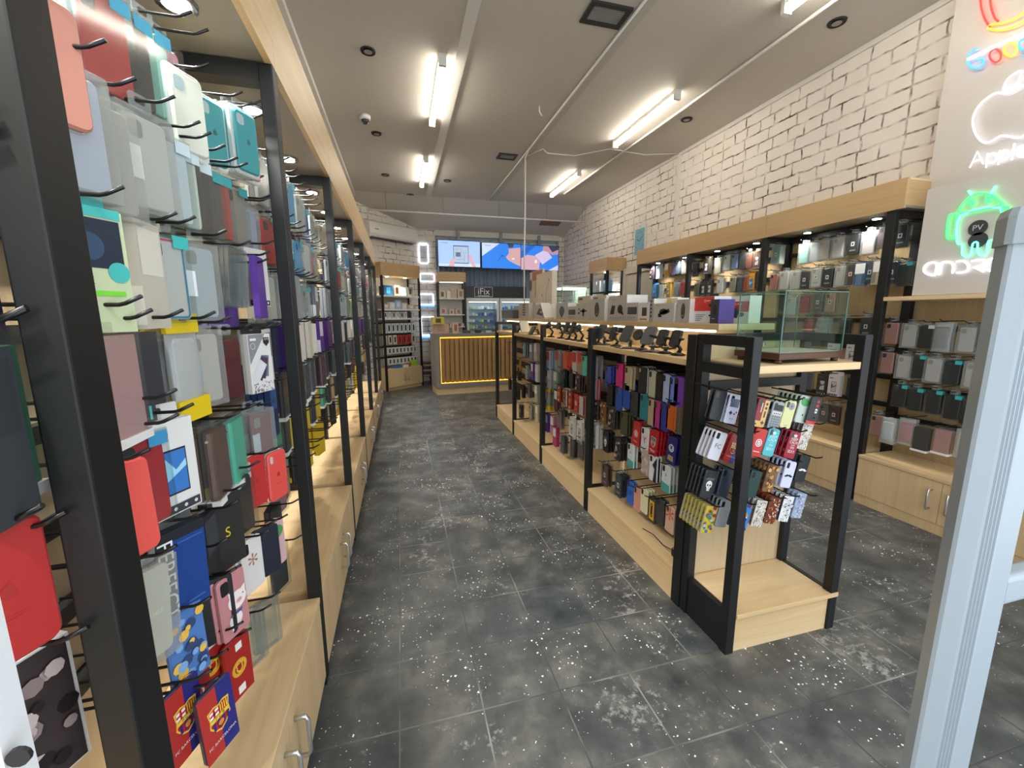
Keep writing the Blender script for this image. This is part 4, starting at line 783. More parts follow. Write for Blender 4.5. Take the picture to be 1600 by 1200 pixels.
def place_all():
    global NOKIDS
    rows = {}
    for p in PEGS: rows.setdefault((p['sec'], p['bay'], p['row']), []).append(p)
    for (sec, bay, row), ps in sorted(rows.items()):
        ps.sort(key=lambda p: p['along'])
        for k, p in enumerate(ps):
            NOKIDS = p.get('plain', False)
            label = f"{p['look']} on {ORD[min(k, 19)]} peg, {ROWN[row]}, {PLACE[sec](bay)}"
            src = make(p['kind'], p['mat'], p['mat2'], p['art']); th = THICK[p['kind']]; h = HEIGHT[p['kind']]
            dirv = Vector((math.cos(p['rz']), math.sin(p['rz']), 0))
            for j in range(p['n']):
                o = src if j == 0 else tree_copy(src)
                tilt = 0.0
                M = Matrix.Translation(p['loc'] - dirv*(j*(th*1.75 if sec == 'E' else th*(1.7 if p['kind'] == 'case' and p['n'] < 7 else 1.15) if sec == 'I' else th))) @ Matrix.Rotation(p['rz']+p['yaw'], 4, 'Z') @ Matrix.Rotation(-p['roll'], 4, 'X') @ Matrix.Rotation(tilt, 4, 'Y')
                o.matrix_world = M; o.rotation_euler = M.to_euler(); o.location = M.translation
                if sec == 'E': o.scale = (0.8, 0.8, 0.8)
                tag(o, label, CATS[p['kind']], GRP[sec])
            hz = p['loc'].z + {'box': 0.011, 'milkbox': 0.011, 'carton': 0.010, 'bag': 0.012, 'wallet': 0.0135}.get(p['kind'], 0.006)
            if sec == 'L': spawn_pegs_at(bay, p['loc'].y, hz)
            elif sec == 'I': island_peg(bay, p['loc'].y, hz)
            elif sec == 'W': wall_peg(bay, p['loc'].y, hz)
            else: end_peg(p['loc'].x, hz)
    NOKIDS = False
def spawn_pegs_at(bay, y, z): t = RACKS['L', bay]; peg(t, (RX0+0.02-t.location.x, y-t.location.y, z), 0, 0.31)
YAW = {'slim': 0.04, 'wallet': 0.02, 'bag': -0.12, 'bumper': -0.30, 'box': -0.36, 'milkbox': -0.36}
def L_(bay, row, px, py, look, kind, col, n=1, col2=None, artn=None, xf=-0.42, roll=0.0, yaw=None, rough=0.38):
    if yaw is None: yaw = YAW.get(kind, -0.42)
    xf -= 0.018
    p = at_x(px, py, xf); p.z += HEIGHT[kind]/2
    if bay == 1: p.y = min(max(p.y, 0.632), 1.50)
    else: p.y = min(p.y, 0.545)
    hang('L', bay, row, look, kind, col, p, 0.0, n, col2, artn, roll, yaw, rough)
def I_(bay, row, px, py, look, kind, col, n=1, col2=None, artn=None, xf=1.335, roll=0.0, yaw=0.0):
    p = at_x(px, py, xf); p.z += HEIGHT[kind]/2; hang('I', bay, row, look, kind, col, p, math.pi, n, col2, artn, roll, yaw)
def E_(row, px, py, look, kind, col, n=1, artn=None, yf=1.345, roll=0.22, yaw=0.0):
    p = at_y(px, py, yf); p.z += HEIGHT[kind]*0.4; hang('E', 0, row, look, kind, col, p, -math.pi/2, n, None, artn, roll, yaw)
def W_(bay, row, px, py, look, kind, col, n=1, col2=None, artn=None, xf=3.50, roll=0.0, yaw=0.0):
    p = at_x(px, py, xf); p.z += HEIGHT[kind]/2; hang('W', bay, row, look, kind, col, p, math.pi, min(n, 2), col2, artn, roll, yaw)
# ---------------------------------------------------------------- long rack, entrance bay (beside the camera) and first bay
L_(0, 2, 62, 370, 'tall purple carton', 'slim', '#4b2378', 1, '#cfcad8', xf=-0.40)
L_(0, 2, 18, 390, 'dark purple carton', 'slim', '#3a1c62', 1, '#b9b4bb', xf=-0.40)
L_(0, 1, 20, 120, 'cream boxed phone case', 'milkbox', '#d8cfbd', 2, xf=-0.44)
L_(0, 1, 16, 225, 'pink printed carton', 'carton', '#cdb2ac', 1, artn='bubbles', xf=-0.46)
L_(0, 3, 78, 640, 'green wallet case', 'wallet', '#3f9d7a', 2, xf=-0.395)
L_(0, 3, 22, 640, 'darker green wallet case', 'wallet', '#2f8163', 1, xf=-0.43)
L_(0, 5, 84, 858, 'white soft phone case', 'bare_soft', '#dcdcdc', 1, xf=-0.45, roll=-0.05, yaw=-0.3)
L_(0, 5, 14, 930, 'red soft boxed case', 'bare_soft', '#b3302f', 1, artn='emblem_red', xf=-0.395)
L_(0, 6, 95, 1085, 'white printed headset carton', 'carton', '#d9d6d2', 1, '#77777a', artn='floral', xf=-0.42)
L_(0, 4, -12, 690, 'charcoal slim carton', 'slim', '#414448', 1, '#3a3d40', xf=-0.375)
B = 1
L_(B, 0, 118, 42, 'teal boxed phone case', 'box', '#5fb5b2', 3, '#3fb3bd', xf=-0.45)
L_(B, 0, 168, 62, 'red boxed phone case', 'box', '#b8403c', 2, '#3fa6c6', xf=-0.43)
L_(B, 0, 207, 88, 'dark grey boxed case', 'box', '#4a4440', 2, '#3fa6c6', xf=-0.43)
L_(B, 0, 240, 108, 'mint boxed phone case', 'box', '#8fc0ae', 2, '#3fa6c6', xf=-0.43)
L_(B, 0, 262, 128, 'pink boxed phone case', 'box', '#d98f9a', 1, xf=-0.44)
L_(B, 0, 296, 180, 'cream silicone phone case', 'silicone', '#d9dbcb', 2, xf=-0.40, rough=0.6)
L_(B, 0, 333, 208, 'teal silicone phone case', 'silicone', '#3f8f92', 1, artn='emblem_dark', xf=-0.43, rough=0.6)
L_(B, 0, 386, 224, 'bright teal silicone case', 'silicone', '#3a8d91', 4, artn='emblem_dark', xf=-0.375, rough=0.6)
L_(B, 0, 412, 262, 'pink silicone phone case', 'silicone', '#d17f8c', 2, xf=-0.40, rough=0.6)
L_(B, 0, 428, 272, 'frosted clear boxed case', 'milkbox', '#cfd0c8', 2, '#e8e8e6', xf=-0.41)
L_(B, 1, 82, 92, 'salmon soft phone case', 'bare_soft', '#c98a78', 1, xf=-0.40)
L_(B, 1, 121, 200, 'clear pack, white label', 'milkbox', '#b9c3da', 1, '#f0f2f6', xf=-0.40)
L_(B, 1, 172, 245, 'large grey boxed case', 'milkbox', '#a7a59c', 2, None, 'swatches', xf=-0.40)
L_(B, 1, 238, 255, 'frosted boxed phone case', 'milkbox', '#c6c8c2', 2, '#eef0f0', xf=-0.40)
for k, (px, py, c, l) in enumerate(((272, 280, '#c9d2d6', 'iridescent bagged case'), (288, 292, '#d5d9cf', 'pearly bagged case'), (310, 305, '#4e4a46', 'dark bagged case'), (330, 318, '#5a5654', 'smoky bagged case'), (345, 322, '#b04b48', 'red bagged phone case'), (372, 335, '#8b857c', 'clear grey bagged case'))):
    L_(B, 1, px, py, l, 'box', c, 2 if k != 1 else 1, '#2f9aa2' if k > 2 else '#c7dbe2', xf=-0.41-0.004*k)
L_(B, 1, 400, 372, 'grey blue boxed case', 'milkbox', '#8f9ab5', 2, xf=-0.42)
L_(B, 1, 425, 385, 'grey boxed phone case', 'milkbox', '#a6a6a4', 2, '#d8602e', xf=-0.43)
L_(B, 2, 150, 420, 'navy cased pearl carton', 'carton', '#c3cfa6', 1, '#45b3bd', 'pearl', xf=-0.40)
L_(B, 2, 240, 432, 'holographic slim carton', 'slim', '#c9c3b4', 3, '#e2ded0', xf=-0.40)
L_(B, 2, 268, 432, 'pink and blue framed case', 'box', '#cdcac4', 3, '#3fb9b4', 'frame:#c84a5e:#3d86a6', xf=-0.405)
L_(B, 2, 318, 440, 'clear pack with white label', 'milkbox', '#b5c2cc', 3, '#eef1f4', xf=-0.41)
L_(B, 2, 376, 434, 'clear bumper phone case', 'bumper', None, 9, xf=-0.385, roll=0.10)
L_(B, 2, 362, 462, 'purple slim carton', 'slim', '#5b3596', 4, '#4a2a80', xf=-0.46)
L_(B, 2, 409, 450, 'tall violet carton', 'slim', '#5e3a9a', 1, '#6a46a6', xf=-0.385)
L_(B, 2, 430, 440, 'white carton, black foot', 'carton', '#cfccc6', 2, '#35363a', 'phoneprint', xf=-0.41)
L_(B, 3, 168, 588, 'brown stickered wallet case', 'wallet', '#6a3a2a', 1, xf=-0.41)
L_(B, 3, 198, 604, 'pink wallet case', 'wallet', '#c59a97', 2, xf=-0.40)
L_(B, 3, 235, 590, 'navy wallet case', 'wallet', '#1b2238', 1, xf=-0.415)
L_(B, 3, 298, 582, 'yellow zip bagged case', 'bag', '#b9bbb9', 2, '#e6c81e', xf=-0.41)
L_(B, 3, 325, 574, 'pale grey boxed case', 'milkbox', '#c2bfb8', 3, '#8fa4ae', xf=-0.41)
L_(B, 3, 362, 574, 'maroon boxed case', 'box', '#5e1f26', 2, xf=-0.41)
L_(B, 3, 408, 566, 'shockproof phone carton', 'carton', '#dedddb', 1, '#1c1d20', 'fanphones', xf=-0.395)
L_(B, 3, 452, 548, 'white protector carton', 'slim', '#d9d7d4', 4, '#202226', xf=-0.40)
L_(B, 4, 205, 715, 'mint boxed case', 'box', '#63b3a6', 1, '#4fd0c8', xf=-0.43)
L_(B, 4, 230, 752, 'red boxed phone case', 'box', '#b02c34', 1, '#3f8fc0', xf=-0.41)
L_(B, 4, 272, 728, 'white blue-phone carton', 'carton', '#dcdbd8', 1, '#d0cfcc', 'bluephone', xf=-0.395)
L_(B, 4, 348, 722, 'dark brown wallet case', 'wallet', '#5b4031', 3, xf=-0.40)
L_(B, 4, 375, 702, 'mint green wallet case', 'wallet', '#4fbf9f', 1, xf=-0.40)
L_(B, 4, 414, 684, 'maroon grey-framed boxed case', 'milkbox', '#6a1e20', 2, '#a9b4b8', xf=-0.39)
L_(B, 4, 458, 618, 'navy slim pack', 'slim', '#173058', 4, '#2d5a96', xf=-0.40)
L_(B, 5, 202, 800, 'coral soft phone case', 'bare_soft', '#e0564f', 1, xf=-0.39, roll=-0.02)
L_(B, 5, 290, 890, 'dark blue lettered carton', 'carton', '#262a32', 2, '#55595e', artn='perfect', xf=-0.395, yaw=-0.5, roll=0.03)
L_(B, 5, 336, 858, 'black phone case pack', 'slim', '#22262c', 1, '#3a4048', xf=-0.41)
L_(B, 5, 356, 830, 'black and yellow boxed case', 'carton', '#2c2d2d', 1, '#d8c12a', 'text:S:#d8c12a:0.03', xf=-0.40)
L_(B, 5, 380, 788, 'smoky black boxed case', 'box', '#2a2b2c', 2, xf=-0.40)
L_(B, 5, 402, 752, 'red soft phone case', 'bare_soft', '#c03334', 1, artn='emblem_red', xf=-0.405)
L_(B, 5, 436, 742, 'bright coral soft case', 'bare_soft', '#e3524c', 2, artn='emblem_red', xf=-0.37, roll=0.02)
L_(B, 5, 460, 790, 'black slim carton', 'slim', '#25282b', 2, '#2b2e31', xf=-0.42)
L_(B, 6, 243, 958, 'ivory boxed phone case', 'milkbox', '#cdcab8', 1, '#9a9c98', 'text:ELEGANCE:#f0f0e8:0.010', xf=-0.395, roll=0.08)
L_(B, 6, 300, 925, 'navy glass protector pack', 'slim', '#1a2030', 1, '#2a3448', xf=-0.43)
L_(B, 6, 338, 955, 'black bare phone case', 'case', '#141517', 1, xf=-0.40, yaw=-0.9)
L_(B, 6, 366, 945, 'pink pig printed case', 'case', '#c08285', 2, artn='pig', xf=-0.375, roll=-0.02)
L_(B, 6, 396, 882, 'white photo printed case', 'case', '#dedcd8', 2, artn='text:*:#a06a48:0.08', xf=-0.40)
L_(B, 6, 418, 862, 'blue black bare case', 'case', '#1a2030', 1, xf=-0.385, yaw=-0.8)
L_(B, 6, 433, 850, 'pale pink printed case', 'case', '#d8b0b8', 2, artn='robot', xf=-0.39)
L_(B, 6, 462, 838, 'charcoal boxed case', 'box', '#303234', 1, xf=-0.43)
L_(B, 7, 294, 1010, 'seaside photo phone case', 'case', '#4a6fa6', 1, artn='sunset', xf=-0.40, roll=-0.02)
L_(B, 7, 333, 1040, 'red gold-crest phone case', 'case', '#a3231f', 1, artn='manu', xf=-0.42)
L_(B, 7, 374, 1042, 'red crested phone case', 'case', '#a3231f', 1, artn='manu', xf=-0.385)
L_(B, 8, 305, 1090, 'red round-crest phone case', 'case', '#a11f22', 1, artn='bayern', xf=-0.42)
L_(B, 8, 290, 1125, 'striped club crest case', 'case', '#2b2a50', 1, artn='barca', xf=-0.405, yaw=-0.35)
L_(B, 8, 340, 1125, 'red and blue crest case', 'case', '#2c2c40', 1, artn='barca', xf=-0.365, yaw=-0.45, roll=-0.04)
L_(B, 7, 420, 975, 'clear strap phone case', 'bumper', None, 2, xf=-0.39, yaw=-0.7)
L_(B, 7, 398, 1000, 'clear printed strap case', 'bumper', None, 2, xf=-0.40, yaw=-0.6)
# the further bays, seen edge on between the posts
PAL = {0: [('grey boxed case', 'milkbox', '#a7a9a8'), ('red boxed case', 'box', '#a82c2e'), ('blue boxed case', 'box', '#4a5ea0'), ('clear boxed case', 'box', '#c6ccce'), ('tan boxed case', 'milkbox', '#b9aa90'), ('frosted boxed case', 'milkbox', '#bfc4c6'), ('sky blue boxed case', 'box', '#5aa0c4')],
       2: [('grey slim carton', 'slim', '#8f959c'), ('clear bumper case', 'bumper', None), ('silver boxed case', 'box', '#b3b8ba'), ('smoke grey carton', 'slim', '#6c7177'), ('lime boxed case', 'box', '#86b46a'), ('orange topped carton', 'carton', '#9aa0a4'), ('pearl boxed case', 'milkbox', '#cdd0cc')],
       3: [('purple slim carton', 'slim', '#5a2f86'), ('white printed carton', 'carton', '#d6d3cd'), ('black boxed case', 'box', '#26282c'), ('cream slim carton', 'slim', '#d2cab6'), ('navy slim carton', 'slim', '#2a3550'), ('dark violet carton', 'carton', '#48266e')],
       4: [('dark wallet case', 'wallet', '#2a2c30'), ('slate wallet case', 'wallet', '#3d444c'), ('charcoal wallet case', 'wallet', '#33363a'), ('grey wallet case', 'wallet', '#5a6066'), ('maroon wallet case', 'wallet', '#5a2730')],
       5: [('maroon wallet case', 'wallet', '#6a2a36'), ('brown wallet case', 'wallet', '#5b3d2c'), ('mint wallet case', 'wallet', '#57b493'), ('black wallet case', 'wallet', '#1f2124'), ('kraft printed carton', 'carton', '#b79a72'), ('yellow carton', 'carton', '#cdb030')],
       6: [('yellow slim carton', 'slim', '#d2b422'), ('pink boxed case', 'box', '#c48c98'), ('black bare case', 'case', '#1d1e20'), ('clear bumper case', 'bumper', None), ('white bare case', 'case', '#d8d6d2'), ('gold yellow carton', 'carton', '#c9a81e')]}
PAL[1] = PAL[0][::-1]; PAL[7] = PAL[6]
for bay, rows, n in ((2, 7, 10), (3, 7, 8), (4, 7, 6), (5, 7, 5), (6, 6, 4)):
    y0, y1 = LB[bay]+0.085, LB[bay+1]-0.085
    for row in range(rows):
        pal = PAL[row]; sh = rnd.randrange(9)
        for k in range(n):
            look, kind, c = pal[(k//(2 if rnd.random() < 0.6 else 1)+sh) % len(pal)]
            xf = -0.415-rnd.random()*0.06 - (0.05 if row > 4 else 0)
            z = LROWS[row] + (0.010 if kind in ('case', 'bumper', 'wallet', 'slim') else -0.004)
            p = Vector((xf, y0+(y1-y0)*(k+0.25+0.4*rnd.random())/n, z)); c2 = {'box': '#43a7b2', 'carton': c, 'slim': '#dadada' if rnd.random() < 0.5 else c}.get(kind)
            hang('L', bay, row, look, kind, c, p, 0.0, 2 if (bay < 4 and rnd.random() < 0.45) else 1, c2, None, 0, rnd.uniform(-0.35, 0.0) if kind not in ('slim', 'wallet') else rnd.uniform(-0.05, 0.08))
            if bay >= 4: PEGS[-1]['plain'] = True
# ---------------------------------------------------------------- island, aisle side
B = 0
for px, py, look, kind, col, n, a in (
  (927, 578, 'mauve phone case', 'bag', '#9c6f95', 2, None), (949, 590, 'blue phone case', 'case', '#3c4fa4', 3, None), (967, 587, 'hot pink phone case', 'case', '#d02c72', 2, None), (981, 592, 'beige phone case', 'case', '#b9ab88', 2, None),
  (1003, 594, 'black phone case', 'bare_soft', '#1d2022', 4, None), (1019, 600, 'olive white phone case', 'case', '#b6b8a2', 3, None), (1030, 605, 'glossy black phone case', 'case', '#131518', 3, None), (1041, 607, 'pale blue phone case', 'case', '#aab6da', 2, None), (1052, 612, 'cornflower phone case', 'case', '#6a80d6', 2, None), (1060, 612, 'violet phone case', 'case', '#7a3ab8', 3, None)):
    I_(B, 0, px, py, look, kind, col, n, None, a)
for px, py, look, kind, col, n, a in (
  (929, 608, 'red patterned phone case', 'case', '#b02a3a', 2, 'bling'), (952, 618, 'black textured phone case', 'case', '#1b1c1e', 3, None), (966, 624, 'black blue-edged phone case', 'case', '#1e4fa6', 1, None), (978, 620, 'royal blue phone case', 'case', '#1d4ea8', 4, None), (990, 632, 'graphite phone case', 'case', '#2b2d30', 3, None),
  (1005, 636, 'petrol teal phone case', 'case', '#1f7a86', 1, None), (1018, 645, 'tan phone case', 'case', '#b59a80', 2, None), (1027, 648, 'magenta phone case', 'case', '#b0317a', 2, None), (1037, 652, 'navy phone case', 'case', '#26348c', 2, None), (1048, 650, 'orange phone case', 'case', '#cf5f22', 3, None), (1060, 655, 'clear white phone case', 'bumper', None, 3, None)):
    I_(B, 1, px, py, look, kind, col, n, None, a)
for px, py, look, kind, col, n, a in (
  (930, 640, 'brown floral phone case', 'case', '#5b4638', 3, 'floral'), (942, 645, 'amber photo phone case', 'case', '#6b5138', 3, 'photo'), (955, 652, 'olive patterned phone case', 'case', '#3d4030', 3, 'floral'), (974, 662, 'dark olive phone case', 'case', '#4b4a34', 4, None), (995, 678, 'red cartoonless print case', 'case', '#b8262a', 2, 'redcrest'), (1007, 688, 'white red-crest phone case', 'case', '#d9d6d2', 2, 'text:Y:#b5191f:0.06'),
  (1022, 692, 'red white-crest phone case', 'case', '#b5191f', 6, 'liver'), (1050, 705, 'royal blue crested case', 'case', '#23226e', 4, 'chelsea')):
    I_(B, 2, px, py, look.replace('cartoonless print', 'round crest'), kind, col, n, None, a, roll=0.1 if a in ('liver', 'chelsea', 'redcrest') else 0)
for px, py, look, kind, col, n, a in (
  (927, 680, 'white printed carton', 'carton', '#d3cfc6', 2, 'phoneprint'), (946, 690, 'black white-print phone case', 'case', '#1a1b1e', 3, 'skull'), (965, 702, 'dark floral phone case', 'case', '#2e2628', 4, 'floral'), (985, 712, 'white and teal phone case', 'case', '#d2d8d6', 2, 'tealhalf'), (1008, 722, 'bubble patterned phone case', 'case', '#b9a6a0', 2, 'bubbles'), (1020, 732, 'white star phone case', 'case', '#d9d9d9', 2, 'star'), (1040, 748, 'teal footed phone case', 'case', '#d0d6d4', 4, 'tealhalf')):
    I_(B, 3, px, py, look, kind, col, n, None, a)
for px, py, look, kind, col, n, a in (
  (944, 742, 'brown clear boxed case', 'box', '#5a3c34', 2, 'square'), (965, 758, 'navy clear boxed case', 'box', '#252c3c', 3, 'square'), (984, 770, 'blue printed phone case', 'case', '#2a5fb8', 2, 'text:UP:#12306e:0.05'), (995, 780, 'salmon phone case', 'case', '#c78e78', 2, None), (1006, 783, 'cream phone case', 'case', '#d6cfa8', 3, None), (1018, 797, 'cassette printed phone case', 'case', '#2a2b2c', 2, 'cassette'), (1031, 800, 'dark grey phone case', 'case', '#3a3634', 2, None), (1046, 812, 'orange starred phone case', 'case', '#c9a892', 2, 'text:*:#c8502a:0.16')):
    I_(B, 4, px, py, look, kind, col, n, None, a, xf=1.35)
B = 1
for row, items in enumerate((
  ((856, 563, 'pale blue carton', 'slim', '#9fb6c4', 3), (870, 563, 'light grey carton', 'slim', '#a9b4ba', 2), (872, 566, 'tan framed boxed case', 'milkbox', '#8d6a4e', 1), (882, 562, 'orange soft case', 'bare_soft', '#d8643a', 2), (889, 565, 'bright red soft case', 'bare_soft', '#cc3426', 2), (897, 566, 'ivory slim carton', 'slim', '#cfc6ba', 2), (905, 567, 'brown white carton', 'slim', '#a58a78', 2), (913, 572, 'aqua phone case', 'case', '#5fd0bc', 2)),
  ((857, 592, 'lilac grey carton', 'slim', '#a8a9b0', 3), (867, 595, 'sage green carton', 'slim', '#6f9a84', 2), (877, 592, 'dark green boxed case', 'box', '#22342e', 3), (892, 590, 'black slim case', 'case', '#202224', 3), (902, 598, 'smoky printed case', 'case', '#5a4a48', 3)),
  ((855, 625, 'olive yellow bagged case', 'bag', '#4e4c20', 2), (868, 624, 'wine red carton', 'slim', '#5f2a36', 2), (873, 615, 'red gold print case', 'case', '#8c3a2a', 2), (882, 620, 'white portrait print case', 'case', '#dcd8d0', 2), (890, 626, 'orange red crest case', 'case', '#b8401f', 3), (900, 630, 'red printed phone case', 'case', '#b02824', 3), (908, 634, 'red white print case', 'case', '#a62c2a', 2)),
  ((853, 660, 'purple header pack', 'slim', '#4c2a86', 2), (862, 664, 'rose slim pack', 'slim', '#b07488', 2), (873, 655, 'brown clear pack', 'box', '#8a6a60', 2), (893, 668, 'white printed pair pack', 'carton', '#d8d3c8', 1), (905, 675, 'white phone print pack', 'carton', '#d8d3c8', 1)),
  ((866, 682, 'raspberry slim pack', 'slim', '#b23a62', 2), (878, 694, 'smoky clear box', 'box', '#4a4648', 2), (893, 700, 'dark clear box', 'box', '#443c3e', 2), (907, 702, 'grey clear box', 'box', '#54484a', 1)))):
    for px, py, look, kind, col, n in items:
        a = {'red gold print case': 'manu', 'white portrait print case': 'photo', 'orange red crest case': 'manu', 'red printed phone case': 'redcrest', 'red white print case': 'bling', 'white printed pair pack': 'phoneprint', 'white phone print pack': 'phoneprint', 'smoky printed case': 'floral'}.get(look)
        I_(B, row, px, py, look, kind, col, n, '#d03a3a' if kind in ('box', 'slim') and row == 0 else ('#d9b820' if 'yellow' in look else '#d8d5d0' if kind == 'slim' else None), a)
B = 2
for row, items in enumerate((
  ((818, 545, 'pale clear boxed case', 'box', '#a9c0cc', 3), (829, 550, 'grey slim carton', 'slim', '#7f8b98', 2), (836, 550, 'ivory pink carton', 'slim', '#c9bcb4', 2), (812, 570, 'mustard phone case', 'case', '#a8861c', 1)),
  ((822, 582, 'silver grey phone case', 'case', '#9aa4a6', 2), (831, 580, 'violet slim carton', 'slim', '#5a3aa0', 2), (838, 583, 'white slim carton', 'slim', '#d6d8d6', 2), (810, 585, 'charcoal phone case', 'case', '#2c2e34', 2)),
  ((808, 615, 'camouflage phone case', 'case', '#4a4438', 2), (816, 612, 'black phone case', 'case', '#16181c', 2), (826, 611, 'grey framed phone case', 'case', '#5a5658', 2), (837, 615, 'green white pack', 'slim', '#b7b9a6', 2)),
  ((812, 642, 'navy boxed case', 'box', '#25303e', 2), (828, 644, 'beige clear box', 'box', '#b7ab90', 2), (838, 646, 'pale yellow pack', 'slim', '#cbbf96', 2)))):
    for px, py, look, kind, col, n in items: I_(B, row, px, py, look, kind, col, n, None, {'camouflage phone case': 'floral', 'navy boxed case': 'square', 'grey framed phone case': 'rear'}.get(look))
I_(3, 0, 794, 545, 'pink phone case', 'case', '#b06a70', 1); I_(3, 1, 795, 600, 'black hanging pouch', 'case', '#22201f', 2)
# ---------------------------------------------------------------- island end rack
for px, py, look, kind, col, n, a in ((1127, 634, 'black wallet style case', 'case', '#1d2124', 2, None), (1150, 640, 'white handheld print case', 'case', '#c9cde0', 4, 'pad'), (1194, 646, 'maroon and gold gamepad case', 'case', '#8a2430', 5, 'goldpad'), (1217, 650, 'grey calculator print case', 'case', '#9aa3a8', 3, 'calc'),
   (1236, 648, 'cream dial print case', 'case', '#d5d49a', 6, 'wheel'), (1259, 640, 'green and white print case', 'case', '#b9c6bd', 6, 'robot'), (1276, 642, 'black red-button print case', 'case', '#2b2a2c', 1, 'redpad')):
    E_(0, px, py, look, kind, col, n, a, yf=1.36 if look.startswith('green') else 1.345)
for px, py, look, kind, col, n, a in ((1128, 698, 'white striped-crest case', 'case', '#cfd1d8', 4, 'text:FC:#5a5248:0.035'), (1152, 702, 'maroon crest case', 'case', '#7c1f2a', 5, 'barca'), (1170, 698, 'red blue-foot case', 'case', '#b23430', 2, 'redcrest'), (1190, 692, 'red photo print case', 'case', '#c03a2c', 5, 'redcrest'),
   (1210, 692, 'pale blue lettered case', 'case', '#4fb3c0', 4, 'keepcalm_blue'), (1243, 696, 'dark red lettered case', 'case', '#9c1630', 6, 'keepcalm'), (1262, 682, 'grey lettered pattern case', 'case', '#5a5452', 5, 'bling')):
    E_(1, px, py, look, kind, col, n, a, roll=0.26 if px > 1160 else 0.34, yf=1.37 if 'pattern' in look else 1.345)
for px, py, look, kind, col, n, a in ((1112, 757, 'black skull print case', 'case', '#22262a', 5, 'skull'), (1138, 755, 'dark blue clear case', 'case', '#2a3440', 3, None), (1182, 757, 'dark green print case', 'case', '#1d3d3a', 4, None), (1208, 748, 'orange food photo case', 'case', '#6b4a30', 5, 'photo'), (1236, 742, 'white moustache print case', 'case', '#cfd4ea', 5, 'moustache'), (1258, 733, 'black moustache print case', 'case', '#222428', 2, 'moustache_white')):
    E_(2, px, py, look, kind, col, n, a, yf=1.37 if px > 1250 else 1.345)
for px, py, look, kind, col, n, a in ((1112, 812, 'bright multicolour print case', 'case', '#8f8f7c', 7, 'multi'), (1135, 803, 'silver yellow-topped case', 'case', '#8d9090', 5, None), (1166, 808, 'blue and orange print case', 'case', '#22315e', 3, 'cartoon'), (1190, 802, 'gold jewelled phone case', 'case', '#6d6250', 4, 'bling'), (1211, 798, 'copper jewelled phone case', 'case', '#7c3a1c', 5, 'blingbrown'), (1232, 795, 'black and white jewelled case', 'case', '#2a2b2e', 5, 'blingblack'), (1252, 790, 'pale blue jewelled case', 'case', '#7f8fae', 3, 'blingblue')):
    E_(3, px, py, look, kind, col, n, a, yf=1.345 if px < 1240 else 1.37)
# ---------------------------------------------------------------- brick wall rack
G, K, N, P = '#b5b3ae', '#26292b', '#262e40', '#b98478'
W_(0, 0, 1392, 520, 'rose boxed case', 'box', P, 3); W_(0, 0, 1420, 524, 'frosted grey boxed case', 'milkbox', G, 3); W_(0, 0, 1445, 526, 'black tablet boxed case', 'box', K, 1, '#c9c9c9'); W_(0, 0, 1470, 528, 'glossy black bagged case', 'bag', '#3a3b3a', 2); W_(0, 0, 1510, 530, 'frosted white boxed case', 'milkbox', '#c2bebc', 3); W_(0, 0, 1540, 530, 'black boxed case', 'box', K, 2)
W_(0, 1, 1385, 566, 'pink boxed case', 'box', P, 3); W_(0, 1, 1411, 573, 'frosted clear boxed case', 'milkbox', '#bdb7b4', 3); W_(0, 1, 1432, 573, 'black teal-tabbed boxed case', 'box', K, 2, '#3fb0b6'); W_(0, 1, 1457, 578, 'milky boxed case', 'milkbox', '#c0bab8', 3); W_(0, 1, 1486, 582, 'charcoal teal-tabbed boxed case', 'box', '#2e3134', 2, '#3fb0b6'); W_(0, 1, 1520, 586, 'pale frosted boxed case', 'milkbox', '#bab6b3', 3)
for k, (px, py) in enumerate(((1404, 618), (1428, 624), (1457, 628), (1486, 636), (1512, 644))): W_(0, 2, px, py, ['black', 'deep black', 'ink black', 'dull black', 'jet black'][k]+' teal-cornered boxed case', 'box', ['#24282a', '#1f2325', '#232629', '#26282a', '#202224'][k], 2, '#3fb0b6')
W_(0, 3, 1368, 664, 'dusty pink boxed case', 'box', P, 2); W_(0, 3, 1385, 674, 'white bagged phone case', 'bag', '#d2d6da', 2); W_(0, 3, 1414, 676, 'red bagged phone case', 'bag', '#b8323e', 2); W_(0, 3, 1437, 686, 'black wallet phone case', 'wallet', K, 2); W_(0, 3, 1470, 690, 'pink wallet phone case', 'wallet', '#c08f88', 2); W_(0, 3, 1505, 696, 'cream bagged phone case', 'bag', '#cfc9b4', 2)
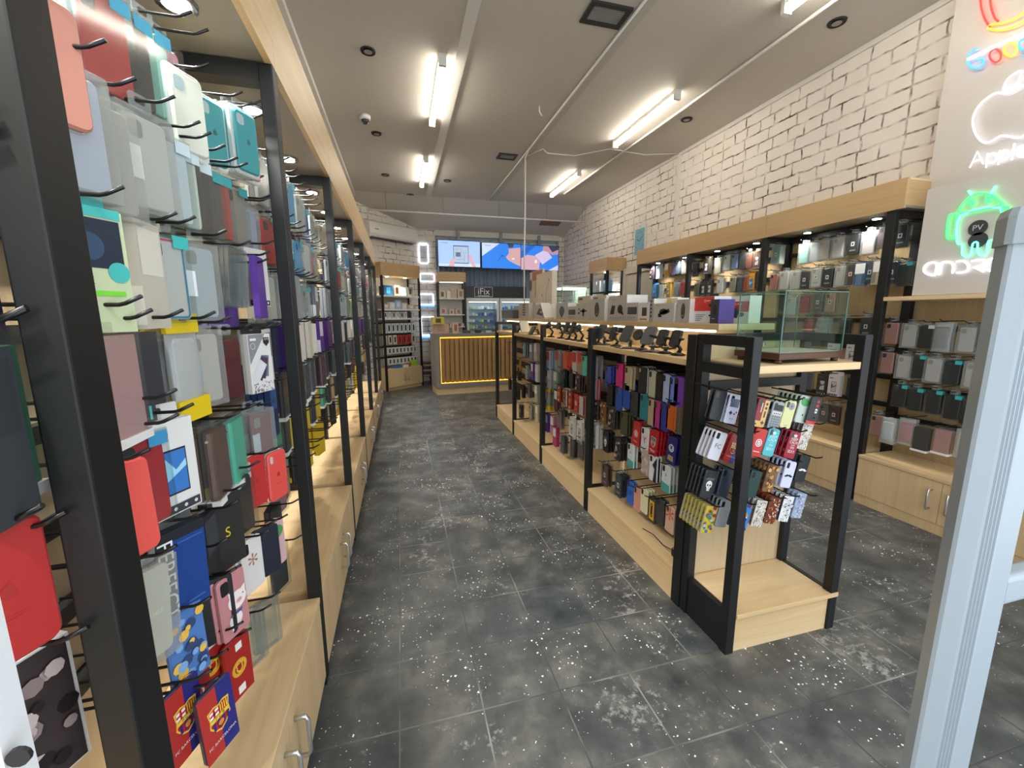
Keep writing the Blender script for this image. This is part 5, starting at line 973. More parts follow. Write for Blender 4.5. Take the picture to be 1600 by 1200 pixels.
# first tall bay
for px, py, look, kind, col, n, a in ((1212, 398, 'mint boxed case', 'milkbox', '#5fa08a', 2, 'square'), (1255, 396, 'aqua boxed case', 'milkbox', '#7fd8c8', 2, None), (1272, 393, 'blue grey boxed case', 'milkbox', '#a9b2bc', 1, None), (1286, 390, 'grey tan boxed case', 'milkbox', '#a39a88', 2, None), (1308, 386, 'silver boxed case', 'milkbox', '#b5b4ae', 3, None), (1332, 381, 'black boxed case', 'box', '#26282b', 2, 'square'), (1356, 379, 'rosy white boxed case', 'milkbox', '#c9bec0', 3, None), (1380, 370, 'plum boxed case', 'box', '#5a4a50', 1, None), (1406, 368, 'slate black boxed case', 'box', '#2f3432', 3, 'square')):
    W_(1, 0, px, py, look, kind, col, n, None, a)
for px, py, look, kind, col, n, a in ((1208, 440, 'salmon boxed case', 'box', '#b9786a', 2, None), (1224, 438, 'frosted boxed case', 'milkbox', '#bdb9b2', 3, None), (1243, 437, 'grey milky boxed case', 'milkbox', '#b4b1ac', 2, None), (1256, 437, 'black boxed case', 'box', '#2a2c30', 2, 'square'), (1274, 433, 'silver square-label boxed case', 'milkbox', '#b9b8b2', 2, 'square'), (1292, 433, 'dark square-label boxed case', 'box', '#2b2a2a', 3, 'square'), (1313, 431, 'pearl boxed case', 'milkbox', '#b4b0aa', 2, None), (1328, 428, 'brown red-label boxed case', 'box', '#4a3f3c', 2, 'square_red'), (1343, 428, 'denim blue slim carton', 'slim', '#56708c', 2, None), (1358, 425, 'navy boxed case', 'box', '#2a3d5c', 3, 'square'), (1372, 425, 'beige slim carton', 'slim', '#b5ac98', 1, None), (1392, 425, 'black tall boxed case', 'box', '#242829', 3, 'square'), (1412, 428, 'dark teal-tab boxed case', 'box', '#2f3636', 2, None)):
    W_(1, 1, px, py, look, kind, col, n, '#3fa6b8' if 'teal' in look else None, a)
for px, py, look, kind, col, n, a in ((1235, 478, 'pale clear boxed case', 'milkbox', '#a9b0ae', 2, None), (1255, 474, 'red boxed case', 'box', '#a8262c', 2, None), (1277, 472, 'framed brown boxed case', 'box', '#4a443e', 2, 'square'), (1296, 472, 'peach boxed case', 'box', '#b98272', 2, 'square')):
    W_(1, 2, px, py, look, kind, col, n, None, a)
for px, py, look, kind, col, n, a in ((1262, 512, 'red soft boxed case', 'box', '#b03034', 2, None), (1284, 512, 'grey blue boxed case', 'milkbox', '#8c999c', 2, None), (1318, 513, 'black boxed phone case', 'box', '#1e2220', 2, None), (1352, 510, 'deep navy boxed case', 'box', '#222a38', 2, 'square'), (1300, 552, 'white printed carton', 'carton', '#c9c4c0', 1, 'phoneprint'), (1330, 555, 'silver printed carton', 'carton', '#b7b3ae', 1, 'phoneprint')):
    W_(1, 3, px, py, look, kind, col, n, None, a)
for px, py, look, kind, col, n, a in ((1262, 594, 'grey violet boxed case', 'box', '#55525c', 1, None), (1284, 600, 'black framed carton', 'carton', '#33322e', 1, 'phoneprint'), (1302, 602, 'white phone print carton', 'carton', '#cbc6be', 3, 'phoneprint'), (1330, 604, 'dark navy boxed case', 'box', '#20293a', 2, 'square')):
    W_(1, 4, px, py, look, kind, col, n, None, a)
for px, py, look, kind, col, n, a in ((1268, 644, 'red print boxed case', 'box', '#8a3a34', 1, None), (1286, 645, 'grey square-label boxed case', 'box', '#5a5c60', 2, 'square_red'), (1302, 648, 'brown boxed case', 'box', '#4b3226', 3, 'square'), (1326, 657, 'black navy boxed case', 'box', '#252a34', 3, 'square')):
    W_(1, 5, px, py, look, kind, col, n, None, a)
for px, py, look, kind, col, n, a in ((1085, 421, 'black patterned boxed case', 'box', '#23282e', 2, 'rear'), (1103, 416, 'black white-frame carton', 'carton', '#2e2c28', 2, 'phoneprint'), (1121, 415, 'tan frosted boxed case', 'milkbox', '#b4ac98', 3, None), (1135, 410, 'white glossy boxed case', 'milkbox', '#d8e4e6', 2, None), (1147, 408, 'blue floral boxed case', 'box', '#7f92b8', 2, None), (1159, 408, 'black boxed phone case', 'box', '#2a2a2c', 2, None), (1170, 406, 'red brown boxed case', 'box', '#7a4438', 1, None), (1182, 406, 'brown framed boxed case', 'carton', '#5a4436', 2, 'phoneprint')):
    W_(2, 0, px, py, look, kind, col, n, '#d8cfbe' if kind == 'carton' else None, a)
for px, py, look, kind, col, n, a in ((1088, 452, 'khaki boxed case', 'box', '#6a6550', 2, None), (1098, 451, 'black framed carton', 'carton', '#2e2c2a', 1, 'phoneprint'), (1108, 450, 'dark framed carton', 'carton', '#33302e', 1, 'phoneprint'), (1124, 446, 'white ring print carton', 'milkbox', '#c5c9cc', 2, 'rear'), (1144, 444, 'beige framed boxed case', 'box', '#8f8472', 2, None), (1156, 444, 'teal dark boxed case', 'box', '#3d5558', 2, None), (1164, 443, 'red boxed case', 'box', '#a04038', 1, None), (1173, 441, 'blue globe print carton', 'carton', '#c08a38', 2, 'bluephone'), (1186, 438, 'black square-label boxed case', 'box', '#2a2724', 2, 'square')):
    W_(2, 1, px, py, look, kind, col, n, None, a)
for row, items in enumerate((((1018, 426, 'violet dark carton', 'carton', '#4a3a4c', 1, 'floral'), (1028, 425, 'white blue print carton', 'carton', '#c9d4da', 2, 'rear'), (1041, 422, 'yellow edged carton', 'slim', '#b8963c', 2, None), (1051, 420, 'red blue boxed case', 'box', '#6a4a78', 2, None), (1058, 418, 'slate boxed case', 'box', '#55606c', 2, None), (1069, 416, 'rosy boxed case', 'milkbox', '#9a8482', 3, None)),
    ((1022, 455, 'blue phone print carton', 'carton', '#4a86b4', 2, 'bluephone'), (1033, 455, 'pale blue carton', 'milkbox', '#a9c2d2', 1, None), (1044, 454, 'gold edged carton', 'carton', '#a8873a', 2, 'phoneprint'), (1056, 452, 'navy ring boxed case', 'milkbox', '#5a6682', 2, None), (1066, 450, 'red boxed phone case', 'box', '#b03438', 2, None)))):
    for px, py, look, kind, col, n, a in items: W_(3, row, px, py, look, kind, col, n, None, a)
place_all()
# ================================================================ goods standing on the island
def carton_box(label, px0, px1, py0, py1, x, depth, front, draw=None, side=None, group='accessory cartons on the island top', zt=1.406, cat='carton', name='accessory_carton', handle_=None):
    """printed carton standing on the top shelf; its printed face looks to the aisle"""
    a, b2 = at_x(px0, py1, x), at_x(px1, py1, x); hgt = max(0.05, at_x((px0+px1)/2, py0, x).z - zt)
    y0, y1 = min(a.y, b2.y), max(a.y, b2.y); w = y1-y0; t = thing(name, label, cat, (x, (y0+y1)/2, zt+0.0006), math.pi, group)
    MB().box(-depth, 0, -w/2, w/2, 0, hgt).build('carton', c_(side or front), t, bevel=0.0008)
    mats = [c_(front)]; mb = MB(); mb.rect(-w/2+0.0005, w/2-0.0005, 0.0005, hgt-0.0005, 0.0006); L = [0.0010]
    def use(col):
        m = c_(col)
        if m not in mats: mats.append(m)
        mb.cur = mats.index(m); L[0] += 0.0003; return L[0]
    if draw: draw(mb, use, w, hgt)
    mb.build('front_print', mats, t)
    if handle_: MB().box(-depth*0.6, -depth*0.55, -0.03, 0.03, hgt, hgt+0.016).build('hang_loop', c_(handle_), t)
    return t
def d_oval(mb, u, w, h): mb.disc(0, h*0.52, w*0.22, u('#2c2d30'), h*0.30); mb.disc(0, h*0.52, w*0.16, u('#4a4c50'), h*0.24); mb.rect(-w*0.05, w*0.05, h*0.14, h*0.24, u('#2c2d30'))
def d_mount(mb, u, w, h):
    x = u('#25272a'); mb.disc(0.0, h*0.55, w*0.20, x, h*0.16); mb.poly([(-w*0.28, h*0.42), (w*0.1, h*0.66), (w*0.16, h*0.56), (-w*0.2, h*0.32)], x); mb.disc(-w*0.16, h*0.32, w*0.10, x, h*0.06); mb.poly([(w*0.05, h*0.6), (w*0.26, h*0.72), (w*0.30, h*0.52), (w*0.1, h*0.42)], x); mb.rect(-w*0.38, -w*0.18, h*0.86, h*0.92, u('#d0b63a'))
def d_two(mb, u, w, h):
    x = u('#232427'); mb.poly([(-w*0.40, h*0.26), (-w*0.18, h*0.26), (-w*0.10, h*0.60), (-w*0.30, h*0.62)], x); mb.disc(w*0.16, h*0.46, w*0.14, x, h*0.17); mb.poly([(w*0.16, h*0.32), (w*0.34, h*0.22), (w*0.36, h*0.28), (w*0.26, h*0.42)], x); x = u('#8e8f90'); [mb.disc(-w*0.35+k*w*0.14, h*0.12, w*0.03, x) for k in range(6)]; mb.rect(-w*0.3, -w*0.1, h*0.82, h*0.85, x)
def d_grid(mb, u, w, h): mb.rect(-w*0.40, w*0.40, h*0.38, h*0.76, u('#2d3032')); x = u('#5c6266'); [mb.rect(-w*0.36+k*w*0.12, -w*0.30+k*w*0.12, h*0.42, h*0.72, x) for k in range(6)]; x = u('#8b8d8e'); mb.rect(-w*0.4, w*0.3, h*0.2, h*0.24, x); mb.rect(-w*0.4, w*0.1, h*0.12, h*0.15, x)
def d_lap(mb, u, w, h): mb.poly([(-w*0.25, h*0.35), (-w*0.05, h*0.75), (w*0.32, h*0.60), (w*0.28, h*0.50), (w*0.05, h*0.58), (w*0.0, h*0.45), (w*0.25, h*0.36), (w*0.18, h*0.22)], u('#3a3436'))
def d_cross(mb, u, w, h): x = u('#34373b'); mb.disc(0.08*w, h*0.56, w*0.12, x, h*0.12); mb.rect(-w*0.2, w*0.34, h*0.50, h*0.58, x); mb.rect(w*0.02, w*0.14, h*0.22, h*0.5, x); mb.disc(-w*0.28, h*0.42, w*0.08, x, h*0.05); mb.disc(-w*0.26, h*0.66, w*0.08, x, h*0.04); mb.rect(-w*0.40, -w*0.25, h*0.9, h*0.95, u('#d8c33a'))
def d_slim(mb, u, w, h): mb.disc(0, h*0.50, w*0.16, u('#4b4743'), h*0.34); mb.disc(0, h*0.30, w*0.05, u('#c7b8a8'), h*0.02)
def d_red(mb, u, w, h):
    mb.rect(-w/2+0.001, w/2-0.001, h*0.46, h-0.001, u('#cf3527')); x = u('#e9c7bf'); mb.ring(0.05*w, h*0.84, h*0.035, h*0.05, x); mb.rect(w*0.12, w*0.32, h*0.825, h*0.855, x); x = u('#7d8a96'); [mb.rect(-w*0.40, w*0.1-k*w*0.08, h*0.30-k*h*0.07, h*0.33-k*h*0.07, x) for k in range(4)]; x = u('#26282b'); mb.rect(w*0.25, w*0.45, h*0.62, h*0.72, x); mb.rect(w*0.28, w*0.48, h*0.26, h*0.32, x)
def d_red2(mb, u, w, h):
    mb.rect(-w/2+0.001, w/2-0.001, h*0.42, h*0.80, u('#c93425')); x = u('#eecfc8'); mb.ring(-0.08*w, h*0.70, h*0.03, h*0.045, x); mb.rect(0, w*0.2, h*0.685, h*0.715, x); x = u('#3a444a'); mb.poly([(-w*0.30, h*0.26), (-w*0.12, h*0.55), (w*0.14, h*0.50), (w*0.02, h*0.18)], x); mb.disc(w*0.20, h*0.32, w*0.12, x, h*0.08)
def d_dark(mb, u, w, h): mb.disc(0.02*w, h*0.58, w*0.22, u('#23252c'), h*0.20); mb.rect(-w*0.12, w*0.16, h*0.30, h*0.45, u('#2a2c34')); mb.rect(-w*0.3, w*0.1, h*0.18, h*0.22, u('#8f93a0'))
def d_tower(mb, u, w, h): x = u('#3a3d40'); [mb.rect(-w*0.12, w*0.18, h*(0.2+0.16*k), h*(0.30+0.16*k), x) for k in range(5)]
def d_bin(mb, u, w, h): mb.poly([(-w*0.24, h*0.06), (w*0.24, h*0.06), (w*0.16, h*0.74), (-w*0.16, h*0.74)], u('#3d3430'))
GB, GW = '#b5b0a8', '#d6d2ca'
carton_box('white carton with two black holders, tallest of the pale cartons', 950, 978, 462, 508, 1.50, 0.16, GB, d_two, GW)
carton_box('pale carton showing a grid tray, beside the two-holder carton', 978, 996, 473, 508, 1.49, 0.10, '#bcb8b0', d_grid, GW)
carton_box('white carton with a tall charger print and red foot', 996, 1012, 473, 509, 1.485, 0.10, GW, lambda m, u, w, h: (m.rect(-w*0.1, w*0.35, h*0.3, h*0.74, u('#37383a')), m.rect(-w*0.3, w*0.4, h*0.1, h*0.16, u('#c0503a'))), '#dcd9d2')
carton_box('narrow grey carton just before the clamp carton', 1012, 1020, 467, 509, 1.49, 0.10, '#a9a7a2', d_tower, GW)
carton_box('grey carton printed with a black clamp mount', 1020, 1052, 474, 510, 1.47, 0.07, '#bab7b2', d_mount, GW)
carton_box('grey carton printed with an upright oval charger', 1056, 1076, 468, 511, 1.47, 0.10, '#aeaaa4', d_slim, '#dcd8d4')
carton_box('red and white carton, larger one nearest the grey charger carton', 1083, 1113, 464, 513, 1.50, 0.10, '#d8dadd', d_red, '#d9dade', handle_='#1c1c1e')
carton_box('dark purple sided carton in front of the red cartons', 1108, 1121, 468, 514, 1.475, 0.09, '#3a3b46', d_dark, '#4a2f80')
carton_box('red and white carton beside the glass case', 1132, 1168, 463, 512, 1.62, 0.07, '#e2ddd6', d_red2, '#e6e0da', handle_='#1c1c1e')
carton_box('pale carton with a dark band behind the grey clamp carton', 1038, 1056, 466, 508, 1.58, 0.08, '#cfc9ae', lambda m, u, w, h: m.rect(-w*0.4, w*0.0, h*0.8, h*0.94, u('#d8bf34')), GW)
for px0, px1, py0, py1, x, dr, l, f in ((869, 887, 474, 502, 1.50, d_oval, 'grey carton printed with a large oval pad', '#b1aca6'), (887, 900, 479, 502, 1.49, d_grid, 'low carton printed with a charging tray', '#b6b2ab'), (900, 920, 474, 503, 1.49, d_cross, 'grey carton printed with a crossed cradle', '#b9b5ae'), (921, 944, 467, 505, 1.48, d_slim, 'tall white sided carton with a slim remote print', '#b3afa8'),
    (834, 853, 476, 501, 1.48, d_lap, 'pale carton printed with a folded stand', '#c0bab2'), (811, 826, 474, 500, 1.50, d_tower, 'tall grey carton with a column of small prints', '#b7b1a7'), (826, 836, 473, 500, 1.56, d_bin, 'tan carton with a dark tapered print', '#b09a7c'), (803, 811, 478, 500, 1.52, None, 'narrow grey carton at the far end of the island', '#a9a399')):
    carton_box(l, px0, px1, py0, py1, x, 0.10, f, dr, GW)
for px0, px1, py0, py1, l in ((902, 922, 463, 476, 'pale carton in the rear row, above the crossed cradle carton'), (925, 946, 462, 470, 'beige carton in the rear row behind the slim remote carton'), (1026, 1046, 465, 476, 'yellow marked carton in the rear row behind the clamp carton')):
    carton_box(l, px0, px1, py0, 503, 1.66, 0.08, '#c4bba8', lambda m, u, w, h: m.rect(-w*0.4, -w*0.1, h*0.84, h*0.93, u('#4a463e')), GW)
carton_box('grey speaker carton with a rounded dark face at the island end', 784, 801, 485, 503, 1.44, 0.10, '#5b5a57', None, '#4f4e4c', cat='speaker', name='bluetooth_speaker')
# tall display carton with printed earphones
carton_box('tall cream display carton printed with black cables', 838, 862, 426, 478, 1.62, 0.06, '#d6c8b2', lambda m, u, w, h: [m.poly([(a*w, b*h), (a*w+0.006, b*h), (c*w+0.006, d*h), (c*w, d*h)], u('#37322e')) for a, b, c, d in ((-0.42, 0.15, -0.42, 0.55), (-0.42, 0.55, -0.30, 0.72), (-0.1, 0.5, 0.05, 0.28), (0.05, 0.28, 0.05, 0.05), (0.15, 0.25, 0.15, 0.6), (0.15, 0.6, 0.32, 0.8))] + [m.disc(a*w, b*h, 0.012, u('#2a2623')) for a, b in ((-0.42, 0.15), (-0.1, 0.52), (0.15, 0.25), (0.33, 0.82), (-0.1, 0.22), (0.2, 0.08), (-0.4, 0.03))], '#cdbfa8', cat='display carton', name='display_carton')
o = carton_box('orange topped display card leaning behind the tall cable carton', 828, 848, 423, 440, 1.9, 0.03, '#cdbfae', lambda m, u, w, h: (m.rect(-w*0.3, w*0.45, h*0.80, h*0.99, u('#b5642e')), m.disc(-w*0.42, h*0.72, w*0.1, u('#5a3030'), h*0.13), m.rect(-w*0.1, w*0.45, h*0.45, h*0.78, u('#c79a62'))), '#c9b9a0', cat='display card', name='display_card', zt=1.406)
# leaning white phone box on the shelf edge and another below
for px, py, l, s, zz in ((858, 487, 'white flat box leaning on the island shelf edge', 0.20, 1.41), (822, 512, 'white flat box leaning on the lower island shelf', 0.17, 1.25)):
    p = at_x(px, py, 1.40 if zz > 1.3 else 1.34); t = thing('flat_box', l, 'box', (p.x, p.y, zz)); M = Matrix.Rotation(-0.7, 4, 'X')
    MB().obox(M, -0.05, 0.05, -0.012, 0.012, 0.012, s).build('carton', c_('#d4cbbd'), t); MB().obox(M, -0.051, -0.0505, -0.011, 0.011, 0.02, s-0.01).build('spine_print', c_('#8a7f78'), t)
# phone holders on the lit shelf
HB = pm('#1b1c1e', 0.35, var=0.03); HG = pm('#3c3d3f', 0.4, var=0.03)
def holder(px, py, kind, label, mat=HB, x=1.37):
    p = at_x(px, py, x); z0 = 1.243; H = min(0.105, max(0.085, p.z-z0)); t = thing('phone_holder', label, 'phone holder', (x, p.y, z0+0.0008), math.pi, 'phone holders on the lit island shelf'); t.scale = (1.3, 1.5, 1.06)
    if kind == 'pad':
        MB().lathe([(0.035, 0), (0.036, 0.006), (0.02, 0.010)], n=20).build('base', mat, t)
        mb = MB(); mb.tube([(0, 0, 0.008), (-0.005, 0, H*0.5), (0.015, 0, H*0.8)], 0.008); mb.build('arm', mat, t)
        M = Matrix.Translation((0.02, 0, H)) @ Matrix.Rotation(-0.35, 4, 'Y')
        mb = MB(); n = len(mb.v); mb.slab(0.075, 0.10, 0.012, 0.018, 0.003, 0.006); mb.v = [tuple(M @ Vector(v)) for v in mb.v]; mb.build('charging_plate', mat, t)
        mb = MB(); mb.tube([(0.0, 0.0, 0.02), (0.03, 0.04, 0.004), (0.06, 0.02, 0.004), (0.05, -0.05, 0.004), (0.01, -0.06, 0.004)], 0.003); mb.build('cable', HB, t)
    elif kind == 'cradle':
        MB().lathe([(0.022, 0), (0.03, 0.004), (0.012, 0.014)], n=16).build('suction_base', mat, t)
        mb = MB(); mb.tube([(0, 0, 0.01), (-0.01, 0, H*0.35), (0.01, 0, H*0.7)], [0.009, 0.007, 0.008]); mb.build('arm', mat, t)
        M = Matrix.Translation((0.015, 0, H*0.95)) @ Matrix.Rotation(-0.25, 4, 'Y')
        mb = MB(); mb.slab(0.05, 0.085, 0.016, 0.016, 0.004, 0.008); mb.v = [tuple(M @ Vector(v)) for v in mb.v]; mb.build('cradle', mat, t)
        for s in (-1, 1):
            mb = MB(); mb.tube([(0.0, s*0.02, -0.005), (0.005, s*0.040, 0.0), (0.028, s*0.044, 0.002)], [0.007, 0.008, 0.006]); mb.v = [tuple(M @ Vector(v)) for v in mb.v]; mb.build('jaw', mat, t)
        mb = MB(); mb.tube([(0.005, -0.02, -0.045), (0.03, -0.018, -0.055), (0.03, 0.018, -0.055), (0.005, 0.02, -0.045)], 0.005); mb.v = [tuple(M @ Vector(v)) for v in mb.v]; mb.build('foot', mat, t)
    elif kind == 'disc':
        MB().lathe([(0.025, 0), (0.03, 0.005), (0.014, 0.014)], n=18).build('base', mat, t)
        mb = MB(); mb.tube([(0, 0, 0.01), (-0.012, 0.006, H*0.45), (0.012, 0, H*0.85)], 0.008); mb.build('arm', mat, t)
        mb = MB().lathe([(0.028, -0.006), (0.032, 0.0), (0.028, 0.006)], (0, 0, 0), 'x', 22); M = Matrix.Translation((0.02, 0, H)) @ Matrix.Rotation(-0.3, 4, 'Y'); mb.v = [tuple(M @ Vector(v)) for v in mb.v]; mb.build('magnet_disc', mat, t)
        MB().lathe([(0.004, -0.012), (0.012, -0.006), (0.012, 0.006), (0.004, 0.012)], (0.0, 0, H*0.85), 'z', 14).build('ball_joint', SNAP, t)
    elif kind == 'stand':
        MB().box(-0.05, 0.05, -0.035, 0.035, 0, 0.006).build('base', mat, t)
        MB().obox(Matrix.Translation((0.03, 0, 0.006)) @ Matrix.Rotation(-0.45, 4, 'Y'), -0.008, 0.008, -0.034, 0.034, 0, H).build('backrest', mat, t)
        MB().obox(Matrix.Translation((-0.045, 0, 0.0)) @ Matrix.Rotation(0.35, 4, 'Y'), -0.004, 0.004, -0.02, 0.02, 0.006, H*0.75).build('prop', mat, t)
for px, py, k, l, m in ((934, 522, 'cradle', 'slim black holder with jaws, farthest in the nearest island bay', HB), (944, 521, 'pad', 'grey plate holder, second farthest in the nearest island bay', HG), (963, 522, 'cradle', 'black clamp holder beside the two plate holders', HB), (985, 523, 'pad', 'large dark grey charging plate holder with looped cable', HG), (1003, 526, 'disc', 'round brown faced magnetic holder', HB), (1020, 530, 'pad', 'pale grey plate holder between round and clamp holders', pm('#5a5b5d', 0.4)), (1040, 528, 'cradle', 'black angled clamp holder, second from the black post', HB), (1061, 530, 'cradle', 'black clamp holder closest to the black post', HB),
    (861, 508, 'disc', 'large round black holder over the second bay', HB), (877, 509, 'disc', 'black magnetic holder with shining ball joint', HB), (889, 511, 'cradle', 'small black holder in the middle of the second bay', HB), (899, 507, 'cradle', 'tall black holder with glossy jaws', HB), (908, 514, 'disc', 'black round holder nearest the second bay post', HB), (834, 514, 'stand', 'black tablet stand leaning in the third bay', HB), (812, 510, 'stand', 'dark folding stand in the third bay, farther one', HB)):
    holder(px, py, k, l, m)
# black scanner left on the base board, and a glass display case on the end rack
p = at_z(1045, 858, 0.19); t = thing('barcode_scanner', 'black handheld scanner lying on the island base board', 'scanner', (1.36, 1.68, 0.187))
MB().slab(0.05, 0.10, 0.03, 0.012, 0.004, 0.015).build('body', HB, t).rotation_euler = (math.pi/2, 0, 0.4)
mb = MB(); mb.tube([(0, 0, 0.0), (-0.04, 0.1, -0.01+0.015), (-0.03, 0.2, 0.008), (-0.05, 0.28, 0.008)], 0.003); mb.build('cord', HB, t)
t.location.z = 0.187+0.026
gc = thing('display_case', 'glass display case on a dark wooden base on the end rack', 'display case', (1.60, 1.42, 1.2527), 0.06)
GL = clear('#f0f7f3', 0.04, 0.02, 0.0); EDGE = clear('#7fae9a', 0.2, 0.1, 0.35)
DW = wood('#5a3a28', '#3d2519', 'x', 0.35)
MB().box(-0.16, 0.20, -0.11, 0.11, 0.016, 0.043).build('wooden_base', DW, gc, bevel=0.003)
MB().box(-0.145, 0.185, -0.10, 0.10, 0.043, 0.0445).build('base_inlay', c_('#c9beab'), gc)
for x in (-0.14, 0.18):
    for y in (-0.09, 0.09): MB().lathe([(0.012, 0), (0.014, 0.016)], (x, y, 0), n=12).build('foot', DW, gc)
z0, z1 = 0.0447, 0.285; xa, xb, ya, yb = -0.155, 0.195, -0.105, 0.105
for nm, bb in (('glass_pane', (xa, xb, ya, ya+0.003, z0, z1)), ('glass_pane', (xa, xb, yb-0.003, yb, z0, z1)), ('glass_pane', (xa, xa+0.003, ya+0.0032, yb-0.0032, z0, z1)), ('glass_pane', (xb-0.003, xb, ya+0.0032, yb-0.0032, z0, z1)), ('glass_top', (xa, xb, ya, yb, z1+0.0002, z1+0.0035))): MB().box(*bb).build(nm, GL, gc)
for x in (xa, xb):
    for y in (ya, yb): MB().box(x-0.002, x+0.002, y-0.002, y+0.002, z0, z1).build('glass_edge', EDGE, gc)
for x0, x1, y0, y1 in ((xa, xb, ya-0.0015, ya+0.0015), (xa, xb, yb-0.0015, yb+0.0015), (xa-0.0015, xa+0.0015, ya, yb), (xb-0.0015, xb+0.0015, ya, yb)): MB().box(x0, x1, y0, y1, z1+0.0005, z1+0.004).build('glass_edge', EDGE, gc)
MB().slab(0.018, 0.018, 0.006, 0.003, 0.001, 0).build('lock', SNAP, gc, (0.0, 0.1, 0.06), math.pi/2)
tb = MB(); tb.slab(0.13, 0.10, 0.010, 0.012, 0.002, 0.0); tt = tb.build('wooden_block', oak('x'), None, (1.60, 1.575-0.02, 1.252+0.05+0.0), -math.pi/2); tag(tt, 'rounded pale wooden board standing behind the glass case', 'board'); tt.location = (1.63, 1.555, 1.302)
# ================================================================ the rear of the shop
CT = thing('service_counter', 'service counter with gold backlit slatted front at the rear', 'counter', (0, 0, 0)); CT.location = (0.592, 7.535, 0); CT.rotation_euler = (0, 0, math.radians(4.8))
W = 2.3; STONE = pm('#8a847c', 0.6, var=0.14); SLAT = wood('#b8945c', '#977346', 'z', 0.4); GOLDL = em('#ffb52e', 1.5, 'gold_led')
MB().box(0.0, W, 0.0, 0.62, 1.06, 1.12).build('counter_top', STONE, CT, bevel=0.004)
MB().box(0.0, 0.085, 0.0, 0.6, 0.13, 1.06).box(W-0.085, W, 0.0, 0.6, 0.13, 1.06).box(0.085, W-0.085, 0, 0.6, 0.13, 0.205).build('frame', STONE, CT)
MB().box(0.01, W, 0.02, 0.6, 0, 0.13).build('plinth', oak('x'), CT)
MB().box(0.085, W-0.085, 0.07, 0.09, 0.205, 1.06).build('back_board', pm('#a8824a', 0.5, var=0.05), CT)
mb = MB(); n = 24
for k in range(n): x = 0.125+(W-0.25)*k/(n-1); mb.box(x-0.029, x+0.029, 0.02, 0.05, 0.222, 1.040)
mb.build('slat_panel', SLAT, CT)
MB().box(0.088, W-0.088, 0.052, 0.068, 1.040, 1.056).box(0.088, W-0.088, 0.052, 0.068, 0.207, 0.222).box(0.087, 0.096, 0.03, 0.06, 0.222, 1.04).build('led_strip', GOLDL, CT)
# shelf unit behind the counter
def unit(name, label, x0, x1, y, zs, ztop, cat='display rack'):
    t = thing(name, label, cat, ((x0+x1)/2, y, 0)); h = (x1-x0)/2
    for x in (-h, h-0.03):
        for yy in (0, 0.32): MB().box(x, x+0.03, yy, yy+0.03, 0, ztop).build('post', BLK, t)
    MB().box(-h, h, 0.34, 0.352, 0.1, ztop).build('back_panel', c_('#c9c2b2'), t)
    MB().box(-h-0.01, h+0.01, -0.005, 0.35, ztop, ztop+0.2).build('canopy_board', wood('#c9a878', '#b8956a', 'x', 0.42), t)
    for z in zs: MB().box(-h+0.03, h-0.03, 0.0, 0.34, z-0.02, z).build('shelf_board', WL, t)
    MB().box(-h+0.05, h-0.05, 0.02, 0.035, ztop-0.012, ztop-0.002).build('led_strip', em('#f4f8ff', 3.0, 'white_led'), t)
    return t
unit('shelf_unit', 'oak topped shelf unit with white shelves behind the counter', 0.77, 1.35, 8.78, [1.0, 1.22, 1.47, 1.80], 2.13)
def small_box(x, y, z, w, d, h, col, label, group, face=None, rz=0.0, cat='carton'):
    t = thing('product_box', label, cat, (x, y, z+0.0007), rz, group)
    MB().box(-w/2, w/2, -d/2, d/2, 0, h).build('carton', c_(col), t)
    if face:
        m = MB(); m.add([(-w*0.22, -d/2-0.001, h*0.2), (w*0.22, -d/2-0.001, h*0.2), (w*0.22, -d/2-0.001, h*0.8), (-w*0.22, -d/2-0.001, h*0.8)], [(0, 1, 2, 3)]); m.build('front_print', c_(face), t)
    return t
SHF = 'boxes on the shelf unit behind the counter'
for x, w, h, c, f, l in ((0.87, 0.13, 0.16, '#d8c9a4', '#5a5040', 'cream headset box on the upper shelf behind the counter'), (1.0, 0.08, 0.15, '#e6e2d8', None, 'white box second on the upper shelf behind the counter'), (1.10, 0.13, 0.17, '#c9b79a', None, 'tan plain box on the upper shelf behind the counter'), (1.25, 0.13, 0.19, '#cdb894', '#8a7a5c', 'kraft box with loop print on the upper shelf')): small_box(x, 8.86, 1.80, w, 0.1, h, c, l, SHF, f)
for x, w, h, c, l in ((0.88, 0.14, 0.13, '#c9c2b6', 'grey box on the third shelf behind the counter'), (1.05, 0.10, 0.10, '#d9d5cb', 'pale box on the third shelf, middle'), (1.2, 0.14, 0.12, '#c4b8a6', 'beige box on the third shelf, end')): small_box(x, 8.86, 1.47, w, 0.1, h, c, l, SHF, '#b56a5a')
for k in range(6): small_box(0.98+0.06*k, 8.84, 1.22, 0.05, 0.06, 0.06, ['#a9444a', '#c9c6c0', '#b05058', '#d5d0ca', '#9a3c44', '#cfc9c1'][k], f'{["red", "silver", "rosy", "white", "wine red", "ivory"][k]} little pack on the low shelf behind the counter', SHF)
